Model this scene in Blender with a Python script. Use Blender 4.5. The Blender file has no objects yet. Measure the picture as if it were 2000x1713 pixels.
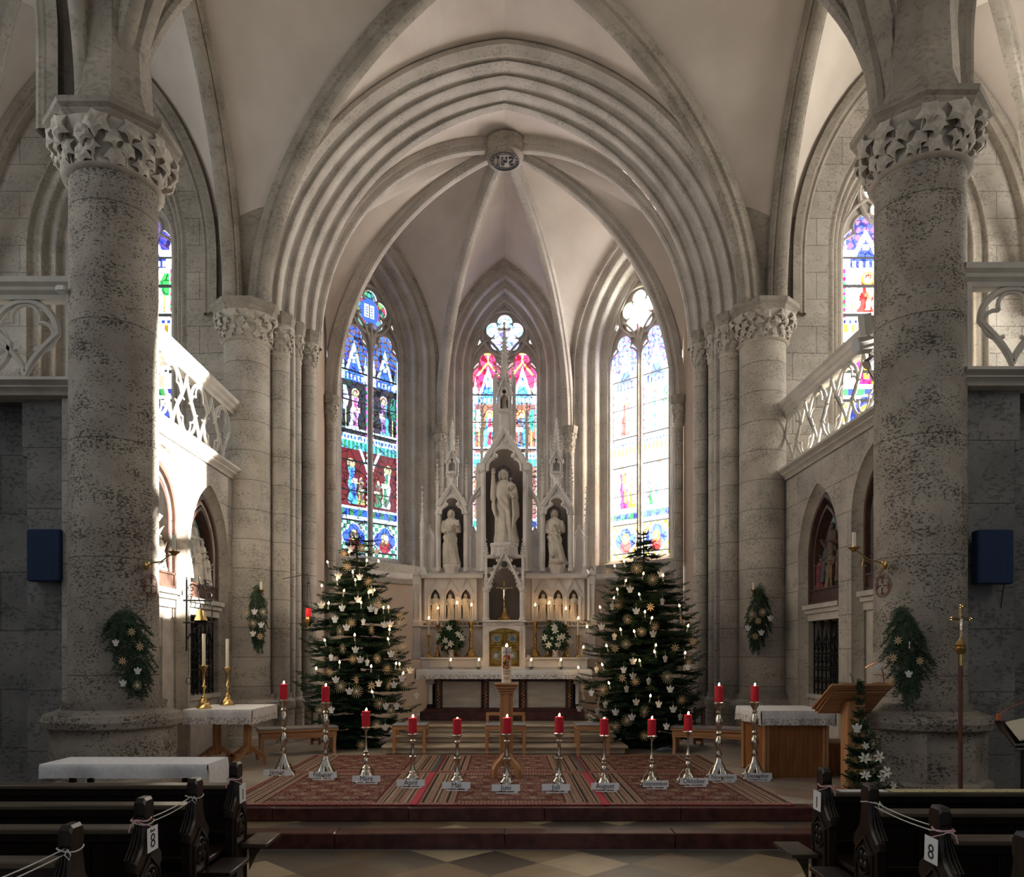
import bpy, math, random
import numpy as np
from mathutils import Vector, Matrix
C = bpy.context.scene.collection
PI = math.pi
EYE, F, CX, CY = 1.6, 1500.0, 986.0, 1280.0
# ------------------------------------------------------------ camera, world, light, exposure
cam = bpy.data.objects.new('camera', bpy.data.cameras.new('camera')); C.objects.link(cam)
cam.location = (0, 0, EYE); cam.rotation_euler = (PI/2, 0, 0)
cam.data.sensor_width = 36; cam.data.sensor_fit = 'HORIZONTAL'; cam.data.lens = 36*F/2000
cam.data.shift_x = (1000-CX)/2000; cam.data.shift_y = (CY-856.5)/2000
cam.data.clip_start = .05; cam.data.clip_end = 200
bpy.context.scene.camera = cam
vs = bpy.context.scene.view_settings
vs.view_transform = 'Standard'; vs.look = 'None'; vs.gamma = 1; vs.use_curve_mapping = False
vs.exposure = 0.78
wd = bpy.data.worlds.new('sky'); bpy.context.scene.world = wd; wd.use_nodes = True
bg = wd.node_tree.nodes['Background']; bg.inputs[0].default_value = (.80, .88, 1, 1); bg.inputs[1].default_value = .19
sun = bpy.data.lights.new('winter_sun', 'SUN'); sun.energy = 34; sun.angle = .02; sun.color = (1, .965, .91)
so = bpy.data.objects.new('winter_sun', sun); C.objects.link(so)
so.rotation_euler = Vector((-1, -.06, -.27)).to_track_quat('-Z', 'Y').to_euler()
def sky_lamp(name, loc, direction, w, h, radiance, color=(1, 1, 1)):
    l = bpy.data.lights.new(name, 'AREA'); l.shape = 'RECTANGLE'; l.size = w; l.size_y = h
    l.energy = radiance*w*h*PI; l.color = color
    o = bpy.data.objects.new(name, l); C.objects.link(o); o.location = loc
    d = Vector(direction)
    o.rotation_euler = d.to_track_quat('-Z', 'Y').to_euler(); o.visible_camera = True   # the bright sky seen through the glass
# daylight standing outside the windows: apse left, centre, right; aisle left, right; side windows of the aisles
sky_lamp('daylight', (-3.10, 15.98, 6.4), (.7, -.71, 0), 2.2, 6.4, 1.7, (.75, .87, 1))
sky_lamp('daylight', (0, 17.15, 6.4), (0, -1, 0), 2.2, 6.4, 4.4, (.9, .95, 1))
sky_lamp('daylight', (3.10, 15.98, 6.4), (-.7, -.71, 0), 2.2, 6.4, 20, (1, .97, .92))
sky_lamp('daylight', (-6.16, 12.9, 7.4), (0, -1, 0), 2.6, 6, 3.5, (.8, .9, 1))
sky_lamp('daylight', (6.3, 12.9, 7.4), (0, -1, 0), 2.6, 6, 9, (1, .97, .92))
sky_lamp('daylight', (8.95, 2.05, 7.6), (-1, 0, 0), 2.8, 4.8, 3.5, (1, .95, .88))
sky_lamp('daylight', (8.95, 9.85, 7.6), (-1, 0, 0), 2.8, 4.8, 5, (1, .97, .92))
sky_lamp('daylight', (-8.95, 2.05, 7.6), (1, 0, 0), 2.8, 4.8, 2.5, (.9, .95, 1))
sky_lamp('daylight', (-8.95, 5.95, 7.6), (1, 0, 0), 2.8, 4.8, 2, (.9, .95, 1))  # lamp at an unseen left window, both added to brighten the altar
sky_lamp('daylight', (-8.95, 9.85, 7.6), (1, 0, 0), 2.8, 4.8, .9, (.85, .92, 1))
# ------------------------------------------------------------ helpers
def P(px, py, Y):
    return Vector(((px-CX)*Y/F, Y, EYE+(CY-py)*Y/F))
def Xp(px, Y): return (px-CX)*Y/F
def Zp(py, Y): return EYE+(CY-py)*Y/F
def tag(o, label=None, cat=None, group=None, kind=None):
    if label: o['label'] = label
    if cat: o['category'] = cat
    if group: o['group'] = group
    if kind: o['kind'] = kind
    return o
def thing(name, label, cat, loc=(0, 0, 0), group=None, rz=0):
    o = bpy.data.objects.new(name, None); C.objects.link(o); o.location = loc; o.rotation_euler = (0, 0, rz)
    o.empty_display_size = .1
    return tag(o, label, cat, group)
def dup(o, loc=None, rz=None, sc=None, parent=None, label=None, group=None):
    c = o.copy(); C.objects.link(c)
    if parent is not None: c.parent = parent
    if loc is not None: c.location = loc
    if rz is not None: c.rotation_euler = (0, 0, rz)
    if sc is not None: c.scale = (sc,)*3 if not hasattr(sc, '__len__') else sc
    if label: c['label'] = label
    if group: c['group'] = group
    for ch in [x for x in KIDS.get(o.name, [])]:
        k = dup(ch, parent=c); KIDS.setdefault(c.name, []).append(k)
    return c
KIDS = {}
def rootloc(o):
    v = Vector((0, 0, 0))
    while o is not None:
        v += Vector(o.location); o = o.parent
    return v
class M:
    def __init__(s): s.v = []; s.f = []; s.m = []
    def add(s, vs_, fs, m=0):
        b = len(s.v); s.v += [tuple(x) for x in vs_]
        for f in fs: s.f.append(tuple(b+i for i in f)); s.m.append(m)
        return s
    def box(s, x0, x1, y0, y1, z0, z1, m=0):
        return s.add([(x0,y0,z0),(x1,y0,z0),(x1,y1,z0),(x0,y1,z0),(x0,y0,z1),(x1,y0,z1),(x1,y1,z1),(x0,y1,z1)],
            [(0,3,2,1),(4,5,6,7),(0,1,5,4),(1,2,6,5),(2,3,7,6),(3,0,4,7)], m)
    def bbox(s, x0, x1, y0, y1, z0, z1, b=.01, m=0):   # bevelled box
        r = [(x0+b,y0),(x1-b,y0),(x1,y0+b),(x1,y1-b),(x1-b,y1),(x0+b,y1),(x0,y1-b),(x0,y0+b)]
        r2 = [(x0+b*1.6,y0+b),(x1-b*1.6,y0+b),(x1-b,y0+b*1.6),(x1-b,y1-b*1.6),(x1-b*1.6,y1-b),(x0+b*1.6,y1-b),(x0+b,y1-b*1.6),(x0+b,y0+b*1.6)]
        rows = [[(x,y,z0) for x,y in r2],[(x,y,z0+b) for x,y in r],[(x,y,z1-b) for x,y in r],[(x,y,z1) for x,y in r2]]
        s.loft(rows, m, caps=True); return s
    def loft(s, rows, m=0, closed=True, caps=False):
        n = len(rows[0]); b = len(s.v)
        for r in rows: s.v += [tuple(p) for p in r]
        for i in range(len(rows)-1):
            for j in range(n if closed else n-1):
                k = (j+1) % n
                s.f.append((b+i*n+j, b+i*n+k, b+(i+1)*n+k, b+(i+1)*n+j)); s.m.append(m)
        if caps:
            s.f.append(tuple(b+j for j in reversed(range(n)))); s.m.append(m)
            s.f.append(tuple(b+(len(rows)-1)*n+j for j in range(n))); s.m.append(m)
        return s
    def lathe(s, prof, n=16, c=(0,0,0), m=0, ph=0, caps=True, sq=None):
        rows = []
        for r, z in prof:
            rows.append([(c[0]+r*math.cos(ph+2*PI*i/n), c[1]+r*math.sin(ph+2*PI*i/n), c[2]+z) for i in range(n)])
        return s.loft(rows, m, True, caps)
    def tube(s, pts, r, n=8, m=0, closed=False, flat=1):
        pts = [Vector(p) for p in pts]; L = len(pts)
        rr = r if hasattr(r, '__len__') else [r]*L
        rows = []; up = None
        for i in range(L):
            if closed: t = pts[(i+1) % L]-pts[i-1]
            else: t = pts[min(i+1, L-1)]-pts[max(i-1, 0)]
            if t.length < 1e-9: t = Vector((0,0,1))
            t.normalize()
            if up is None:
                up = Vector((0,0,1)) if abs(t.z) < .9 else Vector((0,1,0))
            a = up-t*up.dot(t)
            if a.length < 1e-6: a = t.orthogonal()
            a.normalize(); up = a; b = t.cross(a)
            rows.append([pts[i]+(a*math.cos(2*PI*j/n)+b*math.sin(2*PI*j/n)*flat)*rr[i] for j in range(n)])
        if closed: rows.append(rows[0])
        return s.loft(rows, m, True, not closed)
    def prism(s, poly, d, m=0):     # poly: 3D points, extruded by vector d
        n = len(poly); d = Vector(d); a = [Vector(p) for p in poly]; b = [p+d for p in a]
        return s.add(a+b, [tuple(range(n)), tuple(reversed(range(n, 2*n)))]+[(i, i+n, (i+1) % n+n, (i+1) % n) for i in range(n)], m)
    def frame(s, outer, inner, d, m=0):  # ring between two closed curves with the same count, extruded by d
        n = len(outer); d = Vector(d); O = [Vector(p) for p in outer]; I = [Vector(p) for p in inner]
        s.loft([O, I, [p+d for p in I], [p+d for p in O], O], m); return s
    def ball(s, c, r, n=10, m=0, k=None):
        r = r if hasattr(r, '__len__') else (r, r, r); k = k or max(4, n//2)
        rows = []
        for i in range(k+1):
            t = -PI/2+PI*i/k; cr = max(math.cos(t), .02)
            rows.append([(c[0]+r[0]*cr*math.cos(2*PI*j/n), c[1]+r[1]*cr*math.sin(2*PI*j/n), c[2]+r[2]*math.sin(t)) for j in range(n)])
        return s.loft(rows, m, True, True)
    def xf(s, i0, mat):
        for i in range(i0, len(s.v)): s.v[i] = tuple(mat @ Vector(s.v[i]))
        return s
    def join(s, o, mat=None, m=None):
        vv = [tuple(mat @ Vector(p)) for p in o.v] if mat is not None else o.v
        b = len(s.v); s.v += vv
        for f, mi in zip(o.f, o.m): s.f.append(tuple(b+i for i in f)); s.m.append(mi if m is None else m)
        return s
    def build(s, name, mats, parent=None, loc=None, smooth=.6, world=True):
        off = Vector(loc) if loc is not None else Vector((0,0,0))
        sub = off+(rootloc(parent) if parent is not None else Vector((0,0,0)))
        me = bpy.data.meshes.new(name)
        if sub.length > 0: me.from_pydata([(x-sub.x, y-sub.y, z-sub.z) for x, y, z in s.v], [], s.f)
        else: me.from_pydata(s.v, [], s.f)
        for mt in (mats if isinstance(mats, (list, tuple)) else [mats]): me.materials.append(mt)
        if any(s.m): me.polygons.foreach_set('material_index', s.m)
        if smooth:
            me.polygons.foreach_set('use_smooth', [True]*len(s.f)); me.set_sharp_from_angle(angle=smooth)
        me.update()
        o = bpy.data.objects.new(name, me); C.objects.link(o)
        if loc is not None: o.location = loc
        if parent is not None:
            o.parent = parent; KIDS.setdefault(parent.name, []).append(o)
        return o
def struct(name, m, mats, parent=None, smooth=.6, label=None):
    o = m.build(name, mats, parent, smooth=smooth)
    if parent is None: o['kind'] = 'structure'
    if label: o['label'] = label
    return o
def archplate(M_, pt, b0, b1, zb, zt, c, a, zs, ap, m=0, n=12, za=None):
    """flat plate b0..b1 x zb..zt with a pointed opening; pt(x, z) places a point; one face per half"""
    pth = path(a, zs, ap, zb if za is None else za, n); k = len(pth)//2
    L = [pt(c+x, z) for x, z in pth[:k+1]]; R = [pt(c+x, z) for x, z in pth[k:]]
    polys = ([pt(b0, zb)]+([pt(c, zb)] if za is not None else [])+([pt(c, za)] if za is not None else [])+L+[pt(c, zt), pt(b0, zt)], [pt(b1, zt), pt(c, zt)]+R+([pt(c, za), pt(c, zb)] if za is not None else [])+[pt(b1, zb)])
    for p in polys: M_.add(p, [tuple(range(len(p)))], m)
    return [pt(c+x, z) for x, z in pth]
# ------------------------------------------------------------ materials
def mat(name, col, rough=.7, metal=0, spec=.5, emit=0, ecol=None, sub=0):
    m = bpy.data.materials.new(name); m.use_nodes = True; b = m.node_tree.nodes['Principled BSDF']
    b.inputs['Base Color'].default_value = (*col, 1); b.inputs['Roughness'].default_value = rough
    b.inputs['Metallic'].default_value = metal; b.inputs['Specular IOR Level'].default_value = spec
    if emit: b.inputs['Emission Color'].default_value = (*(ecol or col), 1); b.inputs['Emission Strength'].default_value = emit
    if sub: b.inputs['Subsurface Weight'].default_value = sub; b.inputs['Subsurface Radius'].default_value = (.03, .01, .01)
    return m
def nd(m, t, **k):
    n = m.node_tree.nodes.new(t)
    for a, v in k.items():
        if a.startswith('i_'):
            key = a[2:].replace('_', ' '); n.inputs[key].default_value = v
        else: setattr(n, a, v)
    return n
def lk(m, a, b): m.node_tree.links.new(a, b)
def noisy(name, c1, c2, scale=5, rough=.7, bump=.15, detail=6, metal=0, stretch=(1, 1, 1), bd=.01, lo=.35, hi=.65, spec=.4):
    m = mat(name, c1, rough, metal, spec); b = m.node_tree.nodes['Principled BSDF']
    tc = nd(m, 'ShaderNodeTexCoord'); mp = nd(m, 'ShaderNodeMapping'); mp.inputs['Scale'].default_value = stretch
    lk(m, tc.outputs['Object'], mp.inputs[0])
    nz = nd(m, 'ShaderNodeTexNoise'); nz.inputs['Scale'].default_value = scale; nz.inputs['Detail'].default_value = detail
    lk(m, mp.outputs[0], nz.inputs[0])
    r = nd(m, 'ShaderNodeValToRGB'); r.color_ramp.elements[0].color = (*c1, 1); r.color_ramp.elements[1].color = (*c2, 1)
    r.color_ramp.elements[0].position = lo; r.color_ramp.elements[1].position = hi
    lk(m, nz.outputs[0], r.inputs[0]); lk(m, r.outputs[0], b.inputs['Base Color'])
    if bump:
        bp = nd(m, 'ShaderNodeBump'); bp.inputs['Strength'].default_value = bump; bp.inputs['Distance'].default_value = bd
        lk(m, nz.outputs[0], bp.inputs['Height']); lk(m, bp.outputs[0], b.inputs['Normal'])
    return m
def stone(name, c1, c2, pit=.5, joints=None, pitscale=14, course=.36, block=.9, stain=0):
    # travertine: soft mottling, horizontal veins, open pits, mortar joints
    m = mat(name, c1, .85, 0, .25); N = m.node_tree.nodes; b = N['Principled BSDF']
    tc = nd(m, 'ShaderNodeTexCoord'); geo = tc.outputs['Object']
    n1 = nd(m, 'ShaderNodeTexNoise'); n1.inputs['Scale'].default_value = 1.7; n1.inputs['Detail'].default_value = 8; n1.inputs['Roughness'].default_value = .6
    lk(m, geo, n1.inputs[0])
    r1 = nd(m, 'ShaderNodeValToRGB'); r1.color_ramp.elements[0].color = (*c1, 1); r1.color_ramp.elements[1].color = (*c2, 1)
    r1.color_ramp.elements[0].position = .36; r1.color_ramp.elements[1].position = .66; lk(m, n1.outputs[0], r1.inputs[0])
    mp = nd(m, 'ShaderNodeMapping'); mp.inputs['Scale'].default_value = (1, 1, 1.7); lk(m, geo, mp.inputs[0])
    n2 = nd(m, 'ShaderNodeTexNoise'); n2.inputs['Scale'].default_value = pitscale; n2.inputs['Detail'].default_value = 5; n2.inputs['Roughness'].default_value = .65
    lk(m, mp.outputs[0], n2.inputs[0])
    n3 = nd(m, 'ShaderNodeTexNoise'); n3.inputs['Scale'].default_value = 2.3; lk(m, mp.outputs[0], n3.inputs[0])
    ad = nd(m, 'ShaderNodeMath', operation='MULTIPLY_ADD'); ad.inputs[1].default_value = .40; lk(m, n3.outputs[0], ad.inputs[0]); lk(m, n2.outputs[0], ad.inputs[2])
    r2 = nd(m, 'ShaderNodeValToRGB'); r2.color_ramp.elements[0].position = .585; r2.color_ramp.elements[1].position = .66
    k = 1-pit; r2.color_ramp.elements[0].color = (k, k, k, 1); r2.color_ramp.elements[1].color = (1, 1, 1, 1); lk(m, ad.outputs[0], r2.inputs[0])
    mx = nd(m, 'ShaderNodeMix', data_type='RGBA', blend_type='MULTIPLY'); mx.inputs['Factor'].default_value = 1
    lk(m, r1.outputs[0], mx.inputs[6]); lk(m, r2.outputs[0], mx.inputs[7]); out = mx.outputs[2]; hgt = r2.outputs[0]
    if joints:
        sp = nd(m, 'ShaderNodeSeparateXYZ'); lk(m, geo, sp.inputs[0])
        if joints == 'wall':
            a = nd(m, 'ShaderNodeMath', operation='ADD'); lk(m, sp.outputs[0], a.inputs[0]); lk(m, sp.outputs[1], a.inputs[1])
            cb = nd(m, 'ShaderNodeCombineXYZ'); lk(m, a.outputs[0], cb.inputs[0]); lk(m, sp.outputs[2], cb.inputs[1])
        else:
            cb = nd(m, 'ShaderNodeCombineXYZ'); cb.inputs[0].default_value = .3; lk(m, sp.outputs[2], cb.inputs[1])
        bk = nd(m, 'ShaderNodeTexBrick'); bk.inputs['Scale'].default_value = 1; bk.inputs['Brick Width'].default_value = block
        bk.inputs['Row Height'].default_value = course; bk.inputs['Mortar Size'].default_value = .006; bk.inputs['Mortar Smooth'].default_value = .3
        bk.inputs['Color1'].default_value = (.93, .93, .93, 1); bk.inputs['Color2'].default_value = (1.05, 1.04, 1.02, 1); bk.inputs['Mortar'].default_value = (.45, .44, .42, 1)
        lk(m, cb.outputs[0], bk.inputs[0])
        m2 = nd(m, 'ShaderNodeMix', data_type='RGBA', blend_type='MULTIPLY'); m2.inputs['Factor'].default_value = 1
        lk(m, out, m2.inputs[6]); lk(m, bk.outputs[0], m2.inputs[7]); out = m2.outputs[2]
    lk(m, out, b.inputs['Base Color'])
    bp = nd(m, 'ShaderNodeBump'); bp.inputs['Strength'].default_value = .5; bp.inputs['Distance'].default_value = .012
    lk(m, hgt, bp.inputs['Height']); lk(m, bp.outputs[0], b.inputs['Normal'])
    return m
def attr_mat(name, rough=.9, kind='diffuse', bump=0, strength=1):
    m = bpy.data.materials.new(name); m.use_nodes = True; N = m.node_tree.nodes
    at = nd(m, 'ShaderNodeAttribute', attribute_name='Col')
    if kind == 'diffuse':
        b = N['Principled BSDF']; lk(m, at.outputs[0], b.inputs['Base Color']); b.inputs['Roughness'].default_value = rough
        b.inputs['Specular IOR Level'].default_value = .15
    else:       # stained glass: light passes through and takes the colour of the pane
        N.remove(N['Principled BSDF']); t = nd(m, 'ShaderNodeBsdfTransparent'); lk(m, at.outputs[0], t.inputs[0])
        g = nd(m, 'ShaderNodeBsdfGlossy'); g.inputs['Roughness'].default_value = .25
        mx = nd(m, 'ShaderNodeMixShader'); mx.inputs[0].default_value = .03
        lk(m, t.outputs[0], mx.inputs[1]); lk(m, g.outputs[0], mx.inputs[2]); lk(m, mx.outputs[0], N['Material Output'].inputs[0])
    return m
ST_PIL = stone('travertine_pillar', (.27, .24, .21), (.43, .395, .345), .74, 'round', 34, 1.15)
ST_COL = stone('travertine_shaft', (.40, .36, .31), (.58, .54, .48), .38, 'round', 30, .44)
ST_WAL = stone('travertine_wall', (.38, .35, .31), (.54, .50, .45), .32, 'wall', 28, .42, .8)
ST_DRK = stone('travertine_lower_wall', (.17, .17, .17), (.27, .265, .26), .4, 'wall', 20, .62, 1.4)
ST_RIB = stone('rib_stone', (.28, .25, .21), (.43, .385, .33), .25, None, 16)
ST_APS = stone('apse_stone', (.46, .42, .375), (.60, .56, .505), .25, None, 26)
ST_TRC = noisy('tracery_stone', (.44, .40, .36), (.55, .51, .46), 6, .8, .1)
ST_CAP = noisy('capital_stone', (.42, .38, .33), (.58, .53, .46), 9, .8, .2)
ST_BAL = noisy('balustrade_stone', (.47, .44, .395), (.57, .54, .485), 4, .75, .08)
PLAST = noisy('vault_plaster', (.55, .485, .43), (.64, .575, .515), 1.2, .95, .04, 8)
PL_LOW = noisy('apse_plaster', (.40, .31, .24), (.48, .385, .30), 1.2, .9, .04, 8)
WH_ST = noisy('altar_stone', (.68, .64, .61), (.80, .76, .73), 5, .6, .06)
WH_ST2 = noisy('statue_stone', (.58, .52, .44), (.72, .66, .57), 7, .6, .05)
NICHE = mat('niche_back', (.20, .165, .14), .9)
RED_ST = noisy('red_marble', (.045, .014, .011), (.10, .032, .025), 9, .35, .03, 10)
BRN_ST = noisy('limestone_step', (.42, .35, .26), (.55, .47, .36), 3, .5, .04, stretch=(1, 1, 6))
MARB = noisy('veined_marble', (.50, .43, .33), (.66, .60, .50), 2.5, .3, .02, 8, stretch=(1, 1, 5))
GOLD = noisy('gilding', (.55, .33, .10), (.80, .52, .20), 20, .32, .1, metal=1)
BRASS = noisy('brass', (.50, .34, .13), (.72, .52, .22), 12, .28, .05, metal=1)
SILV = noisy('silver', (.42, .38, .32), (.74, .70, .63), 26, .2, .55, metal=1)
IRON = mat('wrought_iron', (.016, .016, .018), .5, .6)
WOODL = noisy('beech_wood', (.36, .17, .07), (.48, .25, .115), 3, .45, .05, 8, stretch=(9, 9, .8))
WOODH = noisy('beech_board', (.36, .17, .07), (.48, .25, .115), 3, .45, .05, 8, stretch=(.8, 9, 9))
WOODT = noisy('oiled_pine', (.22, .085, .028), (.33, .14, .05), 4, .4, .05, 8, stretch=(7, 7, .7))
WOODD = noisy('dark_oak', (.007, .004, .003), (.022, .012, .008), 4, .35, .1, 8, stretch=(6, 6, .7))
WOODX = noisy('dark_oak_rail', (.055, .042, .028), (.10, .08, .055), 4, .3, .05, 8, stretch=(.7, 6, 6))
WOODR = noisy('walnut_frame', (.05, .022, .016), (.09, .042, .028), 6, .45, .05, 8, stretch=(3, 3, 1))
CLOTH = noisy('white_linen', (.70, .70, .72), (.80, .80, .82), 30, .9, .1)
LACE = noisy('lace', (.42, .40, .40), (.78, .76, .76), 38, .9, .2, 3, lo=.42, hi=.56)
BLUE = noisy('blue_cloth', (.012, .028, .075), (.02, .042, .10), 60, .9, .1)
WAXR = mat('red_wax', (.62, .012, .035), .4, sub=.25)
WAXW = mat('white_wax', (.80, .74, .60), .45, sub=.2)
FLAME = mat('flame', (1, .62, .25), .5, emit=28, ecol=(1, .58, .24))
FIR = noisy('fir_needles', (.014, .046, .024), (.044, .10, .048), 3, .6, 0)
FIR2 = noisy('fir_needles_light', (.016, .045, .022), (.04, .085, .04), 4, .6, 0)
BARK = mat('bark', (.09, .065, .045), .9)
STRAW = mat('straw', (.62, .45, .25), .6)
STRAWL = mat('pale_straw', (.74, .64, .44), .6)
PAPER = mat('white_felt', (.74, .74, .72), .8)
CARD = mat('white_card', (.78, .79, .83), .6)
INK = mat('black_print', (.015, .015, .015), .7)
GLASSC = mat('clear_plastic', (.85, .9, 1), .05, spec=1)
GREYP = mat('grey_paint', (.45, .44, .42), .5)
GREYD = mat('dark_grey', (.06, .06, .065), .5)
PETAL = mat('white_petal', (.80, .80, .72), .7)
LEAFG = noisy('ivy_leaf', (.018, .06, .022), (.05, .12, .045), 9, .5, 0)
REDGL = mat('ruby_glass', (.4, .008, .012), .1, emit=.35, ecol=(1, .03, .03))
PINK = mat('pink_ribbon', (.70, .42, .45), .8)
CORDM = mat('white_cord', (.62, .62, .58), .8)
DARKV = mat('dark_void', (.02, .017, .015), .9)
TEAL = noisy('painted_sky', (.16, .26, .28), (.30, .42, .43), 2, .8, 0)
GRPTX = noisy('silvery_carving', (.42, .38, .32), (.60, .55, .48), 9, .6, .1)
POLY = [noisy('painted_carving_%s' % n, tuple(c*.7 for c in col), col, 9, .6, .1) for n, col in
        (('rose', (.20, .035, .04)), ('umber', (.13, .085, .06)), ('slate', (.075, .085, .10)), ('skin', (.25, .16, .115)), ('ochre', (.18, .115, .06)))]
GLASS = attr_mat('stained_glass', kind='glass')
# ------------------------------------------------------------ shell: curves, webs, ribs, mouldings
SP = 6.87            # springing height of nave and chancel arches
def arcpts(a, b, n=22):
    a, b = Vector(a), Vector(b); dx = Vector((b.x-a.x, b.y-a.y, 0)); L = dx.length; h = b.z-a.z; d = dx/max(L, 1e-6); out = []
    if h >= L:
        R = (L*L+h*h)/(2*L); th = math.acos(1-L/R)
        for i in range(n+1):
            t = th*i/n; out.append(a+d*(R*(1-math.cos(t)))+Vector((0, 0, R*math.sin(t))))
    else:
        for i in range(n+1):
            t = PI/2*i/n; out.append(a+d*(L*(1-math.cos(t)))+Vector((0, 0, h*math.sin(t))))
    return out
def path(a, z0, ap, zb, n=20):
    h = ap-z0; R = (a*a+h*h)/(2*a); th = math.acos(max(-1, 1-a/R)); L = [(-a, zb), (-a, (zb*1+z0*2)/3 if z0 > zb+.01 else zb+.001)]
    for i in range(n+1):
        t = th*i/n; L.append((-a+R*(1-math.cos(t)), z0+R*math.sin(t)))
    return L+[(-x, z) for x, z in reversed(L[:-1])]
def web(M_, A, B, k=10, zst=None, sag=0):
    rows = []
    for a, b in zip(A, B):
        r = []
        for j in range(k+1):
            t = j/k; p = a*(1-t)+b*t; p = Vector(p); p.z += sag*4*t*(1-t); r.append(p)
        rows.append(r)
    b0 = len(M_.v)
    for i in range(len(rows)-1):
        zz = (rows[i][0].z+rows[i][-1].z)/2
        M_.loft([rows[i], rows[i+1]], 1 if (zst and zz < zst) else 0, False)
RIBP = [(-.5, -.15), (-.5, .42), (-.34, .5), (-.30, .66), (-.36, .78), (-.30, .93), (-.12, 1), (.12, 1), (.30, .93), (.36, .78), (.30, .66), (.34, .5), (.5, .42), (.5, -.15)]
RIBA = [(-.5, -.1), (-.5, .30), (-.42, .36), (-.44, .48), (-.34, .54), (-.28, .50), (-.24, .68), (-.26, .80), (-.2, .95), (-.07, 1), (.07, 1), (.2, .95), (.26, .80), (.24, .68), (.28, .50), (.34, .54), (.44, .48), (.42, .36), (.5, .30), (.5, -.1)]
def rib(M_, pts, w, dp, prof=RIBP, m=0, side=None):
    rows = []
    L = len(pts); hd = Vector((pts[-1].x-pts[0].x, pts[-1].y-pts[0].y, 0))
    s = side if side is not None else Vector((0, 0, 1)).cross(hd).normalized()
    for i in range(L):
        t = (pts[min(i+1, L-1)]-pts[max(i-1, 0)]).normalized(); dn = s.cross(t)
        if i == 0: inn = hd; sg = 1 if dn.dot(hd) > 0 else -1
        rows.append([pts[i]+s*(a*w)+dn*(sg*d*dp) for a, d in prof])
    M_.loft(rows, m, False)
def order_prof(N, k=10, A=1.25):
    out = []
    for i in range(N*k+1):
        q = i/(N*k); w = math.sin(2*PI*N*q)/(2*PI*N); w2 = math.sin(4*PI*N*q)/(4*PI*N)
        out.append((q-A*w-.35*w2, q+A*w-.35*w2))
    return out
def mould(M_, O, u, nrm, out, inn, depth, zb, prof, m=0, n=20):
    O, u, nrm = Vector(O), Vector(u), Vector(nrm); rows = []
    for s, d in prof:
        a, z0, ap = [out[i]+(inn[i]-out[i])*s for i in range(3)]
        rows.append([O+u*x+nrm*(d*depth)+Vector((0, 0, z)) for x, z in path(a, z0, ap, zb, n)])
    M_.loft(rows, m, False)
def wallface(M_, O, u, A, B, zb, m=0, n=20):      # wall between an arch opening A and its bounding arch B
    O, u = Vector(O), Vector(u)
    ra = [O+u*x+Vector((0, 0, z)) for x, z in path(*A, zb, n)]; rb = [O+u*x+Vector((0, 0, z)) for x, z in path(*B, zb, n)]
    M_.loft([ra, rb], m, False)
def quadface(M_, O, u, x0, x1, z0, z1, m=0, off=(0, 0, 0)):
    O, u = Vector(O)+Vector(off), Vector(u)
    M_.add([O+u*x0+Vector((0, 0, z0)), O+u*x1+Vector((0, 0, z0)), O+u*x1+Vector((0, 0, z1)), O+u*x0+Vector((0, 0, z1))], [(0, 1, 2, 3)], m)
FZ = .255
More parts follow.
